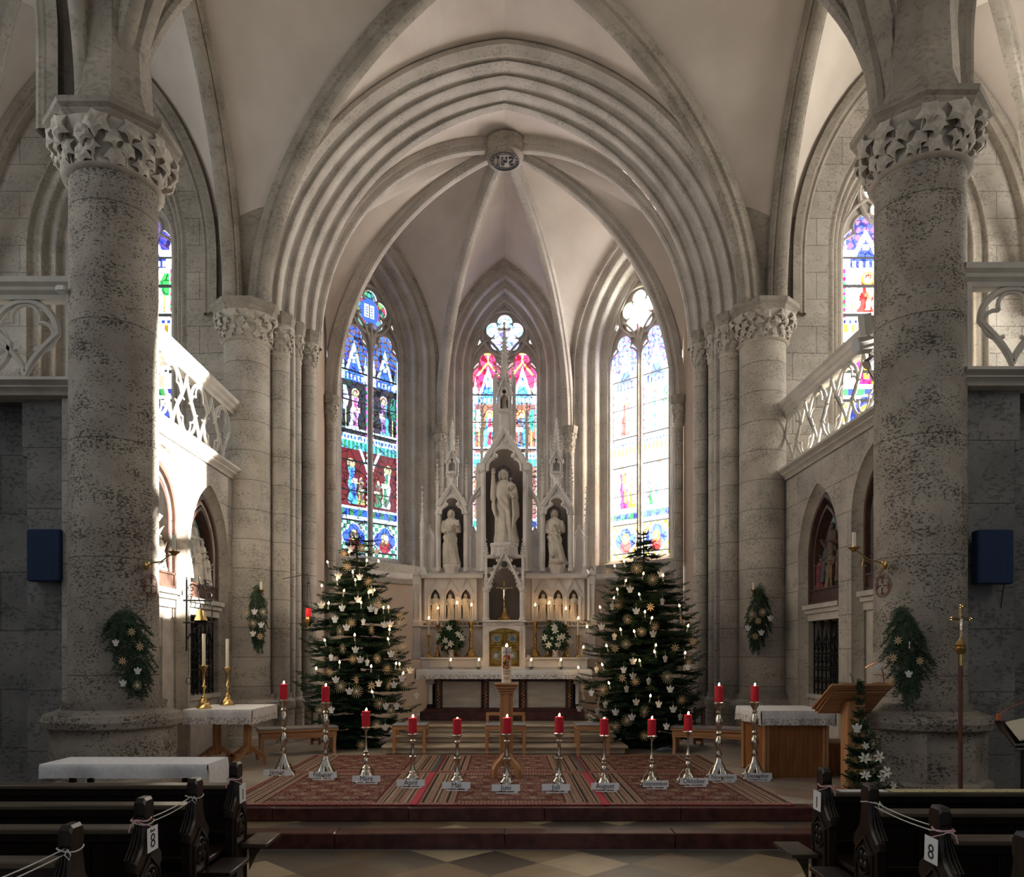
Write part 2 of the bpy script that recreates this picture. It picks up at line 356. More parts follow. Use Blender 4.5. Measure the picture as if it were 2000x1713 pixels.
# floors and steps
tile = mat('floor_tile', (.3, .25, .18), .28, 0, .5)
def tile_mat(m, size, cols, rot=PI/4, grout=(.10, .085, .07)):
    b = m.node_tree.nodes['Principled BSDF']; tc = nd(m, 'ShaderNodeTexCoord'); mp = nd(m, 'ShaderNodeMapping')
    mp.inputs['Rotation'].default_value = (0, 0, rot); mp.inputs['Scale'].default_value = (1/size,)*3; mp.inputs['Location'].default_value = (.3, .55, 0)
    lk(m, tc.outputs['Object'], mp.inputs[0])
    sp = nd(m, 'ShaderNodeSeparateXYZ'); lk(m, mp.outputs[0], sp.inputs[0]); cb = nd(m, 'ShaderNodeCombineXYZ'); edges = []
    for i in range(2):
        fl = nd(m, 'ShaderNodeMath', operation='FLOOR'); lk(m, sp.outputs[i], fl.inputs[0]); lk(m, fl.outputs[0], cb.inputs[i])
        fr = nd(m, 'ShaderNodeMath', operation='PINGPONG'); fr.inputs[1].default_value = .5; lk(m, sp.outputs[i], fr.inputs[0]); edges.append(fr)
    wn = nd(m, 'ShaderNodeTexWhiteNoise', noise_dimensions='2D'); lk(m, cb.outputs[0], wn.inputs[0])
    r = nd(m, 'ShaderNodeValToRGB'); r.color_ramp.interpolation = 'CONSTANT'
    while len(r.color_ramp.elements) < len(cols): r.color_ramp.elements.new(.5)
    for i, c in enumerate(cols): r.color_ramp.elements[i].position = i/len(cols); r.color_ramp.elements[i].color = (*c, 1)
    lk(m, wn.outputs[0], r.inputs[0])
    mn = nd(m, 'ShaderNodeMath', operation='MINIMUM'); lk(m, edges[0].outputs[0], mn.inputs[0]); lk(m, edges[1].outputs[0], mn.inputs[1])
    gt = nd(m, 'ShaderNodeMath', operation='GREATER_THAN'); gt.inputs[1].default_value = .006; lk(m, mn.outputs[0], gt.inputs[0])
    nz = nd(m, 'ShaderNodeTexNoise'); nz.inputs['Scale'].default_value = 6; nz.inputs['Detail'].default_value = 7; lk(m, tc.outputs['Object'], nz.inputs[0])
    mr = nd(m, 'ShaderNodeMapRange'); mr.inputs[3].default_value = .7; mr.inputs[4].default_value = 1.25; lk(m, nz.outputs[0], mr.inputs[0])
    ml = nd(m, 'ShaderNodeMix', data_type='RGBA', blend_type='MULTIPLY'); ml.inputs['Factor'].default_value = 1
    lk(m, r.outputs[0], ml.inputs[6]); lk(m, mr.outputs[0], ml.inputs[7])
    mx = nd(m, 'ShaderNodeMix', data_type='RGBA'); mx.inputs[6].default_value = (*grout, 1)
    lk(m, gt.outputs[0], mx.inputs['Factor']); lk(m, ml.outputs[2], mx.inputs[7]); lk(m, mx.outputs[2], b.inputs['Base Color'])
    bp = nd(m, 'ShaderNodeBump'); bp.inputs['Strength'].default_value = .06; bp.inputs['Distance'].default_value = .02; lk(m, nz.outputs[0], bp.inputs['Height']); lk(m, bp.outputs[0], b.inputs['Normal'])
tile_mat(tile, .50, [(.16, .115, .07), (.28, .215, .13), (.085, .07, .055), (.42, .34, .22), (.22, .165, .10), (.12, .105, .085)], rot=.82)
tile2 = mat('chancel_tile', (.3, .25, .18), .35, 0, .4)
tile_mat(tile2, .46, [(.40, .36, .30), (.33, .24, .19), (.44, .39, .32), (.37, .33, .28)], rot=.78)
f = M(); f.box(-8.5, 8.5, -8, 6.3, -.2, 0); struct('floor', f, tile, label='nave floor of tan and brown diamond tiles')
f = M(); f.box(-8.5, 8.5, 6.8, 17, -.2, FZ); struct('floor', f, tile2, label='chancel floor above the red marble steps')
f = M()
for i in range(12):
    x0 = -8.4+i*1.4
    f.bbox(x0+.002, x0+1.398, 6.3, 6.5, 0, .138, .008)
struct('trim_1', f, RED_ST, label='red marble nosing of the lower chancel step')
f = M(); f.box(-8.5, 8.5, 6.5, 6.8, -.1, .136); struct('floor', f, tile, label='tiled tread of the lower chancel step')
f = M()
for i in range(14):
    x0 = -8.4+.35+i*1.2
    f.bbox(x0+.002, x0+1.198, 6.76, 6.95, .137, FZ+.003, .008)
struct('trim_2', f, RED_ST, label='red marble riser of the upper chancel step')
# apse
def fr(side):   # facet frame: centre, u (left to right seen from inside), outward normal, half width
    if side == 0: return Vector((0, 16.1, 0)), Vector((1, 0, 0)), Vector((0, 1, 0)), 1.355
    a, b = Vector((-3.27, 14.2, 0)), Vector((-1.355, 16.1, 0))
    if side > 0: a, b = Vector((1.355, 16.1, 0)), Vector((3.27, 14.2, 0))
    u = (b-a).normalized(); n = Vector((-u.y, u.x, 0)); return (a+b)/2, u, n, (b-a).length/2
WIN = (.735, 7.75, 9.24); WOUT = (1.22, 7.55, 9.78); SILL = 3.60
for k, side in enumerate((-1, 0, 1)):
    O, u, n, hw = fr(side); w = M()
    mould(w, O, u, n, WOUT, WIN, .62, SILL-.2, order_prof(3), 1)
    wallface(w, O, u, WOUT, (hw, 7.7, 10.5), SILL-.2, 0)
    # sloping sill, string course, plaster below
    a = [O+u*(-1.2)+Vector((0, 0, 3.22)), O+u*1.2+Vector((0, 0, 3.22)), O+n*.66+u*1.2+Vector((0, 0, 3.62)), O+n*.66-u*1.2+Vector((0, 0, 3.62))]
    w.add(a, [(0, 1, 2, 3)], 0)
    quadface(w, O, u, -hw, hw, 3.10, 3.42, 0)
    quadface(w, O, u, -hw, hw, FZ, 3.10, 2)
    pr = [(0, 3.02), (-.03, 3.03), (-.075, 3.10), (-.09, 3.12), (-.09, 3.15), (-.02, 3.23), (0, 3.25)]
    w.loft([[O+u*(-hw*1.0)+n*d+Vector((0, 0, z)) for d, z in pr], [O+u*hw+n*d+Vector((0, 0, z)) for d, z in pr]], 1, False)
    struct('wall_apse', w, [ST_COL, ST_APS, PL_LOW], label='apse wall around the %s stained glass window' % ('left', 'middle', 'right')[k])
for s in (-1, 1):
    w = M(); w.box(min(s*3.3, s*3.6), max(s*3.3, s*3.6), 12.6, 14.25, 0, 9.2)
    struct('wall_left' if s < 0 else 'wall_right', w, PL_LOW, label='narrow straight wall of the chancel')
w = M(); w.box(4.7, 5.5, 13.2, 17.2, 0, 12); struct('trim_30', w, ST_WAL, label='unseen block added to keep the sun out of the right apse window')  # unseen block, added to stop the sun entering by this window
BOSS = Vector((0, 13.6, 10.68)); CZ = 6.36
w = M(); r_ = []
cor = [Vector((-3.3, 12.9, CZ)), Vector((-3.27, 14.2, CZ)), Vector((-1.355, 16.1, CZ)), Vector((1.355, 16.1, CZ)), Vector((3.27, 14.2, CZ)), Vector((3.3, 12.9, CZ))]
curves = [arcpts(c, BOSS) for c in cor]
def elli(a, b, n=22):
    a, b = Vector(a), Vector(b); return [Vector((a.x+(b.x-a.x)*(1-math.cos(PI/2*i/n)), a.y+(b.y-a.y)*(1-math.cos(PI/2*i/n)), a.z+(b.z-a.z)*math.sin(PI/2*i/n))) for i in range(n+1)]
curves[0], curves[5] = elli(cor[0]+Vector((0, 0, .4)), BOSS), elli(cor[5]+Vector((0, 0, .4)), BOSS)
for i in range(5):
    A, B = curves[i], curves[i+1]; mid = (cor[i]+cor[i+1])/2
    if i in (0, 4): ap = Vector((mid.x, mid.y, 8.9))
    else: ap = Vector((mid.x, mid.y, 9.74))
    wa, wb = arcpts(cor[i], ap), arcpts(cor[i+1], ap)
    if i not in (0, 4):
        uu_ = (cor[i+1]-cor[i]).normalized(); hw_ = (cor[i+1]-cor[i]).length/2
        pp = path(hw_, 7.45, 9.92, CZ, 20)[:23]
        wa = [mid+uu_*x+Vector((0, 0, z-CZ)) for x, z in pp]; wb = [mid-uu_*x+Vector((0, 0, z-CZ)) for x, z in pp]
    web(w, A, wa, 10, sag=.08); web(w, wb, B, 10, sag=.08)
for s in (-1, 1):
    inner = [Vector((s*-x, 12.75, z)) for x, z in path(3.15, SP, 10.66, SP-.01, 22)[2:25]]
    inner = inner[:23]; c = curves[0] if s < 0 else curves[5]
    inner = [Vector((s*abs(p.x), p.y, p.z)) for p in inner]
    web(w, inner, c, 8, sag=.05)
struct('ceiling', w, PLAST, label='plaster vault over the apse')
r = M()
for c in curves: rib(r, c, .20, .22)
struct('trim_3', r, ST_APS, label='stone ribs of the apse vault meeting at the round boss')
b = M(); b.lathe([(.10, .12), (.36, .10), (.36, -.02), (.33, -.07), (.34, -.16), (.30, -.22), (.27, -.24), (.05, -.24)], 28, BOSS+Vector((0, 0, -.12)))
bo = struct('trim_4', b, ST_RIB, label='round vault boss carved with the letters IHS')
# letters and ring on the underside of the boss, tipped to face the nave
b = M(); bc = BOSS+Vector((0, -.06, -.375))
ring = lambda rad, n=24: [bc+Vector((math.cos(2*PI*i/n)*rad, math.sin(2*PI*i/n)*rad, 0)) for i in range(n)]
b.tube(ring(.25), .012, 6, closed=True); b.tube(ring(.20), .008, 6, closed=True)
for i in range(16):
    a = 2*PI*i/16; b.tube([bc+Vector((math.cos(a)*.2, math.sin(a)*.2, 0)), bc+Vector((math.cos(a+.1)*.25, math.sin(a+.1)*.25, 0))], .009, 5)
def strokes(M_, segs, o, ux, uy, sc, r):
    for sg in segs: M_.tube([Vector(o)+ux*(x*sc)+uy*(y*sc) for x, y in sg], r, 5)
LET = [[(-.9, -.8), (-.9, .8)], [(-1.1, .8), (-.7, .8)], [(-1.1, -.8), (-.7, -.8)], [(-.3, -.8), (-.3, .9)], [(-.3, 0), (.25, .1), (.25, -.8)], [(-.5, .6), (-.05, .6)],
       [(1.1, .55), (.95, .8), (.7, .7), (.7, .3), (1.1, -.1), (1.1, -.6), (.85, -.8), (.6, -.6)]]
strokes(b, LET, bc, Vector((1, 0, 0)), Vector((0, 1, 0)), .13, .016)
struct('boss_lettering', b, GREYD, bo)
# chancel arch
r = M()
prof = order_prof(4, 12, 1.35)
mould(r, (0, 11.75, 0), (1, 0, 0), (0, 1, 0), (3.62, SP, 10.82), (3.15, SP, 10.66), 1.0, SP-.005, prof, 0, 26)
r.loft([[Vector((x, 11.7, z)) for x, z in path(3.80, SP, 10.99, SP-.005, 26)], [Vector((x, 11.62, z)) for x, z in path(3.72, SP, 10.93, SP-.005, 26)], [Vector((x, 11.62, z)) for x, z in path(3.64, SP, 10.86, SP-.005, 26)], [Vector((x, 11.76, z)) for x, z in path(3.60, SP, 10.80, SP-.005, 26)]], 0, False)
struct('trim_5', r, ST_APS, label='great pointed chancel arch with stepped mouldings')
# nave bays
def diag(a, b, n=26):
    a, b = Vector(a), Vector(b); H = b.z-a.z; out = []
    for i in range(n+1):
        th = PI/2*i/n; t = 1-math.cos(th); out.append(Vector((a.x+(b.x-a.x)*t, a.y+(b.y-a.y)*t, a.z+(H-.42)*math.sin(th)+.42*t)))
    return out
def nave_bay(y0, y1, xp, chancel, tn):
    ym = (y0+y1)/2; cen = Vector((0, ym, 10.85)); w = M(); r = M()
    for s in (-1, 1):
        F_ = Vector((s*(3.80 if chancel else xp), y1 if not chancel else 11.72, SP)); N_ = Vector((s*xp, y0, SP))
        ap = Vector((s*(xp+.18), ym, 10.96))
        dF, dN = diag(F_, cen), diag(N_, cen)
        aF, aN = arcpts(Vector((s*(xp+.08), F_.y, SP)), ap, 26), arcpts(Vector((s*(xp+.08), y0, SP)), ap, 26)
        if chancel: tF = [Vector((s*abs(x), 11.72, z)) for x, z in path(3.74, SP, 10.97, SP-.001, 26)[2:29]]
        else: tF = arcpts(F_, Vector((0, y1, 10.96)), 26)
        tN = arcpts(N_, Vector((0, y0, 10.96)), 26)
        web(w, dF, tF, 9, 8.15, .05); web(w, dF, aF, 9, 8.15, .05); web(w, dN, aN, 9, 8.15, .05); web(w, dN, tN, 9, 8.15, .05)
        rib(r, dF, .25, .26); rib(r, dN, .27, .28); rib(r, aF, .30, .26, RIBA); rib(r, aN, .34, .30, RIBA); rib(r, tN, .42, .34, RIBA)
        # aisle
        xc = s*6.35; e = s*8.25
        dm = Vector((xc, ym, 11.2))
        wF = [Vector((xc-s*abs(x), (11.9 if chancel else y1), z)) for x, z in path(1.9, 7.7, 11.2, SP, 24)[:27]]
        wF2 = [Vector((2*xc-p.x, p.y, p.z)) for p in wF]
        wN = [Vector((p.x, y0, p.z)) for p in wF]; wN2 = [Vector((p.x, y0, p.z)) for p in wF2]
        oap = Vector((s*8.3, ym, 10.9)); oF = arcpts(Vector((s*8.3, F_.y, SP)), oap, 26); oN = arcpts(Vector((s*8.3, y0, SP)), oap, 26)
        web(w, wF, aF, 9, 8.15, .1); web(w, wN, aN, 9, 8.15, .1); web(w, wF2, oF, 9, 8.15, .1); web(w, wN2, oN, 9, 8.15, .1)
        w.add([wF[-1], ap, wN[-1], oap], [(0, 1, 2, 3)], 0)
        dg = arcpts(Vector((s*8.2, F_.y, SP)), Vector((s*5.9, ym, 11.05)), 26); rib(r, dg, .2, .22)
        for c in (wF, wF2) if chancel else (): rib(r, c, .26, .2, RIBP, side=Vector((0, 1, 0)))
        for c in (wN, wN2): rib(r, c, .3, .26, RIBA, side=Vector((0, 1, 0)))
    struct('ceiling', w, [PLAST, ST_RIB], label='plaster vault of the nave bay %s' % ('in front of the chancel arch' if chancel else 'nearer the camera'))
    struct('trim_%d' % tn, r, ST_RIB, label='stone ribs and arcade arches of the nave vault')
PXL, PXR, PYL, PYR = -3.965, 4.13, 7.8, 7.65
nave_bay(7.75, 11.7, 4.05, True, 6)
nave_bay(3.8, 7.75, 4.05, False, 7)
w = M(); w.box(-8.6, 8.6, -8, 3.9, 11.2, 11.4); w.box(-9, 9, -8, 18, 11.6, 11.8); struct('ceiling', w, PLAST, label='roof slab over the rear of the nave')
# aisle end walls with windows, outer walls
AW = (.86, 8.1, 9.75); AO = (1.25, 7.9, 10.25)
for s in (-1, 1):
    nm = 'wall_left' if s < 0 else 'wall_right'; w = M(); O = Vector((s*6.35 if s < 0 else 6.45, 11.95, 0)); u = Vector((1, 0, 0)); n = Vector((0, 1, 0))
    Ow = Vector((-6.20 if s < 0 else 6.28, 11.95, 0))
    mould(w, Ow, u, n, AO, AW, .5, 5.2, order_prof(3), 1)
    ra = [Ow+u*x+Vector((0, 0, z)) for x, z in path(*AO, 5.2, 20)]; rb = [Vector((s*6.33, 11.95, 0))+u*x+Vector((0, 0, z)) for x, z in path(2.3, 7.7, 11.45, 5.2, 20)]
    w.loft([ra, rb], 0, False)
    w.box(min(s*4.0, s*8.7), max(s*4.0, s*8.7), 11.95, 12.3, 0, 5.2)
    w.box(min(s*3.3, s*4.25), max(s*3.3, s*4.25), 12.0, 13.0, 0, SP)
    w.box(min(s*3.85, s*4.56), max(s*3.85, s*4.56), 11.93, 12.1, 0, 8.6)
    struct(nm, w, [ST_WAL, ST_RIB], label='block stone wall behind the %s gallery with a pointed window' % nm[5:])
    w = M(); g = M()
    for i, yc in enumerate((9.85, 5.95, 2.05, -1.85, -5.75)):
        O = Vector((s*8.4, yc, 0)); u = Vector((0, 1, 0)); n = Vector((s, 0, 0))
        if i in (0, 2) or (i == 1 and s < 0):  # second left bay: window added to bring light to the altar
            mould(w, O, u, n, (1.5, 7.6, 10.2), (1.25, 7.6, 9.9), .4, 5.4, order_prof(2, 6), 1)
            wallface(w, O, u, (1.5, 7.6, 10.2), (1.98, 9.5, 12.2), 5.4); quadface(w, O, u, -1.98, 1.98, 0, 5.4)
            w.box(min(s*8.4, s*8.8), max(s*8.4, s*8.8), yc-1.95, yc+1.95, 0, 5.4)
            quadface(g, O, u, -1.3, 1.3, 5.4, 10, 0, (s*.35, 0, 0))
        else: w.box(min(s*8.4, s*8.8), max(s*8.4, s*8.8), yc-1.96, yc+1.96, 0, 12)
        if i == 0: w.box(min(s*8.35, s*8.8), max(s*8.35, s*8.8), 11.7, 12.3, 0, 12)
    struct(nm, w, [ST_WAL, ST_RIB], label='outer wall of the %s aisle' % nm[5:])
    gm = bpy.data.materials.get('pale_glass')
    if not gm:
        gm = mat('pale_glass', (1, 1, 1)); N = gm.node_tree.nodes; t = nd(gm, 'ShaderNodeBsdfTransparent'); t.inputs[0].default_value = (.92, .9, .84, 1); lk(gm, t.outputs[0], N['Material Output'].inputs[0])
    struct('window_%d' % (6 if s < 0 else 7), g, gm, label='pale leaded panes of the %s aisle' % nm[5:])
# ------------------------------------------------------------ stained glass windows
def pal(*a): return np.array(a, float)
def voronoi(H, W, ns, rng, asp):
    # returns cell index per pixel and a lead-line mask
    sx = rng.random(ns)*W; sy = rng.random(ns)*H
    idx = np.zeros((H, W), int); lead = np.zeros((H, W), bool); xs = np.arange(W)[None, :]
    for y0 in range(0, H, 40):
        ys = np.arange(y0, min(y0+40, H))[:, None]; near = np.where(abs(sy-(y0+20)) < 20+asp*3)[0]
        d = (xs[..., None]-sx[near])**2+(ys[..., None]-sy[near])**2
        o = np.argsort(d, axis=2)[..., :2]
        d1 = np.sqrt(np.take_along_axis(d, o[..., :1], 2))[..., 0]; d2 = np.sqrt(np.take_along_axis(d, o[..., 1:2], 2))[..., 0]
        idx[y0:y0+40] = near[o[..., 0]]; lead[y0:y0+40] = (d2-d1) < .9
    return idx, lead, sx, sy
def paint(H, W, cs, style, seed, flip=False):
    """lancet picture, v up. colours of the glass, the right style paled by painted glare"""
    rng = np.random.default_rng(seed)
    img = np.zeros((H, W, 3)); v, u = np.mgrid[0:H, 0:W]; v = (v+.5)/H; uu = (u+.5)/W*2-1
    uf = -uu if flip else uu
    c = dict(
        left=dict(bg=(.03, .035, .05), blue=(.05, .12, .65), dia=(.16, .09, .07), wh=(.62, .80, .90), cy=(.10, .42, .75), fl=(.75, .80, .85), skin=(.75, .50, .40), ye=(.65, .62, .25), red=(.35, .03, .05), gr=(.05, .22, .12), pk=(.5, .12, .35), cell=(.10, .16, .5)),
        mid=dict(bg=(.16, .09, .09), blue=(.06, .20, .75), dia=(.60, .03, .08), wh=(.80, .86, .92), cy=(.08, .50, .75), fl=(.55, .10, .18), skin=(.80, .60, .5), ye=(.80, .55, .10), red=(.60, .03, .08), gr=(.04, .35, .22), pk=(.62, .20, .45), cell=(.60, .03, .08)),
        right=dict(bg=(.62, .60, .52), blue=(.02, .03, .16), dia=(.07, .04, .15), wh=(.95, .95, .88), cy=(.03, .32, .50), fl=(.60, .20, .10), skin=(.50, .15, .08), ye=(.50, .28, .02), red=(.25, .02, .02), gr=(.03, .20, .05), pk=(.40, .012, .07), cell=(.65, .45, .55)))[style]  # right style: overexposure painted in as a pale ground
    c = {k: np.array(x) for k, x in c.items()}
    img[:] = c['bg']
    def put(mask, col, n=.25):
        if col is None: return
        img[mask] = np.array(col)
    # diaper head
    dia = ((np.floor(uu*3.2+v*H/W*6.4)+np.floor(uu*3.2-v*H/W*6.4)) % 2) == 0
    top = v > .80
    put(top & dia, c['blue'] if style != 'mid' else c['red']); put(top & ~dia, c['dia'])
    # pinnacled canopy
    for cx, hw, z0, z1 in ((0, .62, .76, .895), (-.8, .16, .76, .84), (.8, .16, .76, .84)):
        t = (v-z0)/(z1-z0); ins = (t > 0) & (t < 1) & (abs(uu-cx) < hw*(1-t)); put(ins, c['wh'])
        ins2 = (t > 0) & (t < .62) & (abs(uu-cx) < hw*(1-t)-.2); put(ins2, c['blue'])
        ins3 = (t > .30) & (t < .5) & (abs(uu-cx) < .13); put(ins3, c['wh'])
        put((v > z0-.035) & (v <= z0) & (abs(uu-cx) < hw), c['blue'] if cx == 0 else c['wh']); put((v > z0-.030) & (v <= z0-.008) & (abs(uu-cx) < hw) & ((np.floor(uu*8) % 2) == 0), c['wh'])
    if style == 'mid':
        put((abs(uu) < .07) & (v > .915) & (v < .965), c['ye']); put((abs(uu) < .24) & (abs(v-.952) < .004), c['ye'])
        put((v > .855) & (v < .915) & (abs(abs(uu)-(.915-v)*11) < .08), c['ye'])
    # scenes
    def scene(z0, z1, back):
        put((v > z0) & (v < z1), back)
    def fig(cx, z0, h, robe, mantle, lean=0, halo=True, w=.30):
        t = (v-z0)/h; x = uf-cx-lean*(t-.4)
        put((t > 0) & (t < .80) & (abs(x) < w*(1.05-.55*t)+.05*np.sin(t*18)), robe)
        put((t > .12) & (t < .78) & (x > -w*.2) & (x < w*(.75-.35*t)), mantle)
        put((t > .02) & (t < .5) & (abs(x+.05-.08*t) < .035), robe*.45)
        put((t > .45) & (t < .56) & (x > -.05) & (x < w*1.3), c['skin'])
        if halo:
            rr = np.sqrt(x**2+((t-.88)*h*H/W*2)**2); put((rr < .26), c['ye']); put(rr < .19, c['wh'] if style == 'right' else c['ye']*.55)
        rr = np.sqrt((x/.105)**2+((t-.87)*h*H/W*2/.14)**2); put(rr < 1, c['skin'])
        put((rr < 1.35) & (t > .87) & (rr > .9), c['red']*.5)
    dk = np.array((.035, .03, .035)) if style == 'left' else (c['bg'] if style == 'right' else np.array((.14, .06, .05)))
    scene(.50, .72, dk)
    side = abs(uu) > .80
    put(side & (v > .50) & (v < .72), c['gr']); put(side & (v > .5) & (v < .72) & ((np.floor(v*60) % 2) == 0), c['pk'])
    r_ = {'left': (c['fl'], c['pk']), 'mid': (c['cy'], c['red']), 'right': (c['red'], c['fl'])}[style]
    if flip: r_ = {'left': (c['cy'], c['pk']), 'mid': (c['blue'], c['bg']*.6), 'right': (c['wh'], c['cy'])}[style]
    fig(.02, .515, .185, r_[0], r_[1], .15)
    put((abs(uf+.55) < .035) & (v > .52) & (v < .70), c['ye'])
    t = (v-.60)/.10; put((t > 0) & (t < 1) & (uf+.75 > 0) & (uf+.75 < .42*(1-abs(t-.5))), c['wh'] if not flip else c['gr'])
    put((v > .515) & (v < .53) & (abs(uu) < .9), c['wh'])
    # frieze
    put((v > .475) & (v < .505), c['wh']); put((v > .483) & (v < .495) & ((np.floor(uu*9) % 2) == 0), c['blue'])
    put((v > .44) & (v < .475), c['gr']*.8 if style != 'right' else c['wh']); put((v > .44) & (v < .475) & ((np.floor(uu*7) % 2) == 0), c['cy'] if style != 'right' else c['ye'])
    scene(.20, .44, np.array((.12, .015, .02)) if style == 'left' else dk)
    aw = abs((v-.36)*H/W*.5-(.45-.30*(uf+.3)**2)); put((aw < .05) & (v > .36) & (v < .45), c['wh'])
    r2 = {'left': (c['cy'], c['blue']), 'mid': (c['blue'], c['cy']), 'right': (c['pk'], c['ye'])}[style]
    if flip: r2 = {'left': (c['fl'], c['gr']), 'mid': (c['bg'], c['ye']), 'right': (c['wh'], c['cy'])}[style]
    fig(-.12, .215, .19, r2[0], r2[1], -.2)
    fig(.48, .215, .13 if style != 'left' else .12, c['ye']*.5 if not flip else c['gr'], c['dia'], 0, False, .22)
    put((abs(uu) > .86) & (v > .20) & (v < .44) & ((np.floor(v*90) % 2) == 0), c['wh'])
    put((v > .165) & (v < .20), c['gr']*.7); put((v > .165) & (v < .20) & ((np.floor((uu+.05)*3.2) % 2) == 0), c['blue']*.8)
    put((v > .192) & (v < .203), c['wh']); put((v > .150) & (v < .165), c['wh'])
    # quatrefoil with bust
    zc = .075; dy = (v-zc)*H/W*2
    put(v < .15, c['gr'] if style != 'right' else c['ye']*1.1)
    put((v < .15) & (((np.floor(uu*4)+np.floor(dy*4)) % 2) == 0), c['wh'])
    q = np.minimum.reduce([np.sqrt((uu-a)**2+(dy-b)**2) for a, b in ((.34, 0), (-.34, 0), (0, .34), (0, -.34))])
    put(q < .50, c['wh']); put(q < .43, c['blue']); put((np.sqrt(uu**2/.16+(dy+.38)**2/.16) < 1) & (q < .43), c['red'])
    put(np.sqrt((uu/.16)**2+((dy-.12)/.2)**2) < 1.6, c['ye']); put(np.sqrt((uu/.14)**2+((dy-.12)/.18)**2) < 1, c['skin'])
    put((abs(uu) > .93) & (v < .80), c['wh'])
    # each glass piece is a little different; lead between the pieces
    idx, lead, sx, sy = voronoi(H, W, int(H*W/110), rng, 12)
    jit = 1+(rng.random((len(sx), 3))-.5)*(.5 if style != 'right' else .22)
    img = img*jit[idx]; img[lead] *= .16 if style != 'right' else .30
    g = np.abs(np.diff(img.sum(2), axis=1, prepend=img.sum(2)[:, :1])) > .9
    for bar in np.arange(.02, .86, .1245):
        img[(abs(v-bar-.0) < 1.3/H)] = .012
    ed = (abs(uu) > 1-2.2/W*1.0); img[ed] *= .25
    return np.clip(img, .004, .98)
def lanc(a, z0, ap, zb):
    return path(a, z0, ap, zb, 14)
def inside_arch(x, z, cx, a, z0, ap, zb):
    h = ap-z0; R = (a*a+h*h)/(2*a); xx = np.abs(x-cx); ar = (xx+(R-a))**2+(z-z0)**2 < R*R
    return (z > zb) & (xx < a) & ((z <= z0) | ar)
def colour_grid(name, mask, col, cs, x0, z0, O, u, n, depth, material, parent, solid=None):
    H, W = mask.shape; ys, xs = np.nonzero(mask); ids = -np.ones((H+1, W+1), int)
    for dy, dx in ((0, 0), (0, 1), (1, 1), (1, 0)): ids[ys+dy, xs+dx] = 0
    vy, vx = np.nonzero(ids == 0); ids[vy, vx] = np.arange(len(vy))
    X = x0+vx*cs; Z = z0+vy*cs
    co = np.stack([O.x+u.x*X+n.x*depth, O.y+u.y*X+n.y*depth, Z], 1)
    fc = np.stack([ids[ys, xs], ids[ys, xs+1], ids[ys+1, xs+1], ids[ys+1, xs]], 1)
    me = bpy.data.meshes.new(name); me.vertices.add(len(co)); me.vertices.foreach_set('co', co.ravel())
    nf = len(fc); me.loops.add(nf*4); me.loops.foreach_set('vertex_index', fc.ravel().astype(np.int32))
    me.polygons.add(nf); me.polygons.foreach_set('loop_start', np.arange(0, nf*4, 4, dtype=np.int32)); me.polygons.foreach_set('loop_total', np.full(nf, 4, np.int32))
    me.update(calc_edges=True)
    if col is not None:
        at = me.color_attributes.new('Col', 'FLOAT_COLOR', 'CORNER'); cc = np.ones((nf, 4)); cc[:, :3] = col[ys, xs]
        at.data.foreach_set('color', np.repeat(cc, 4, 0).ravel())
    me.materials.append(material); o = bpy.data.objects.new(name, me); C.objects.link(o)
    if parent is not None: o.parent = parent; KIDS.setdefault(parent.name, []).append(o)
    return o
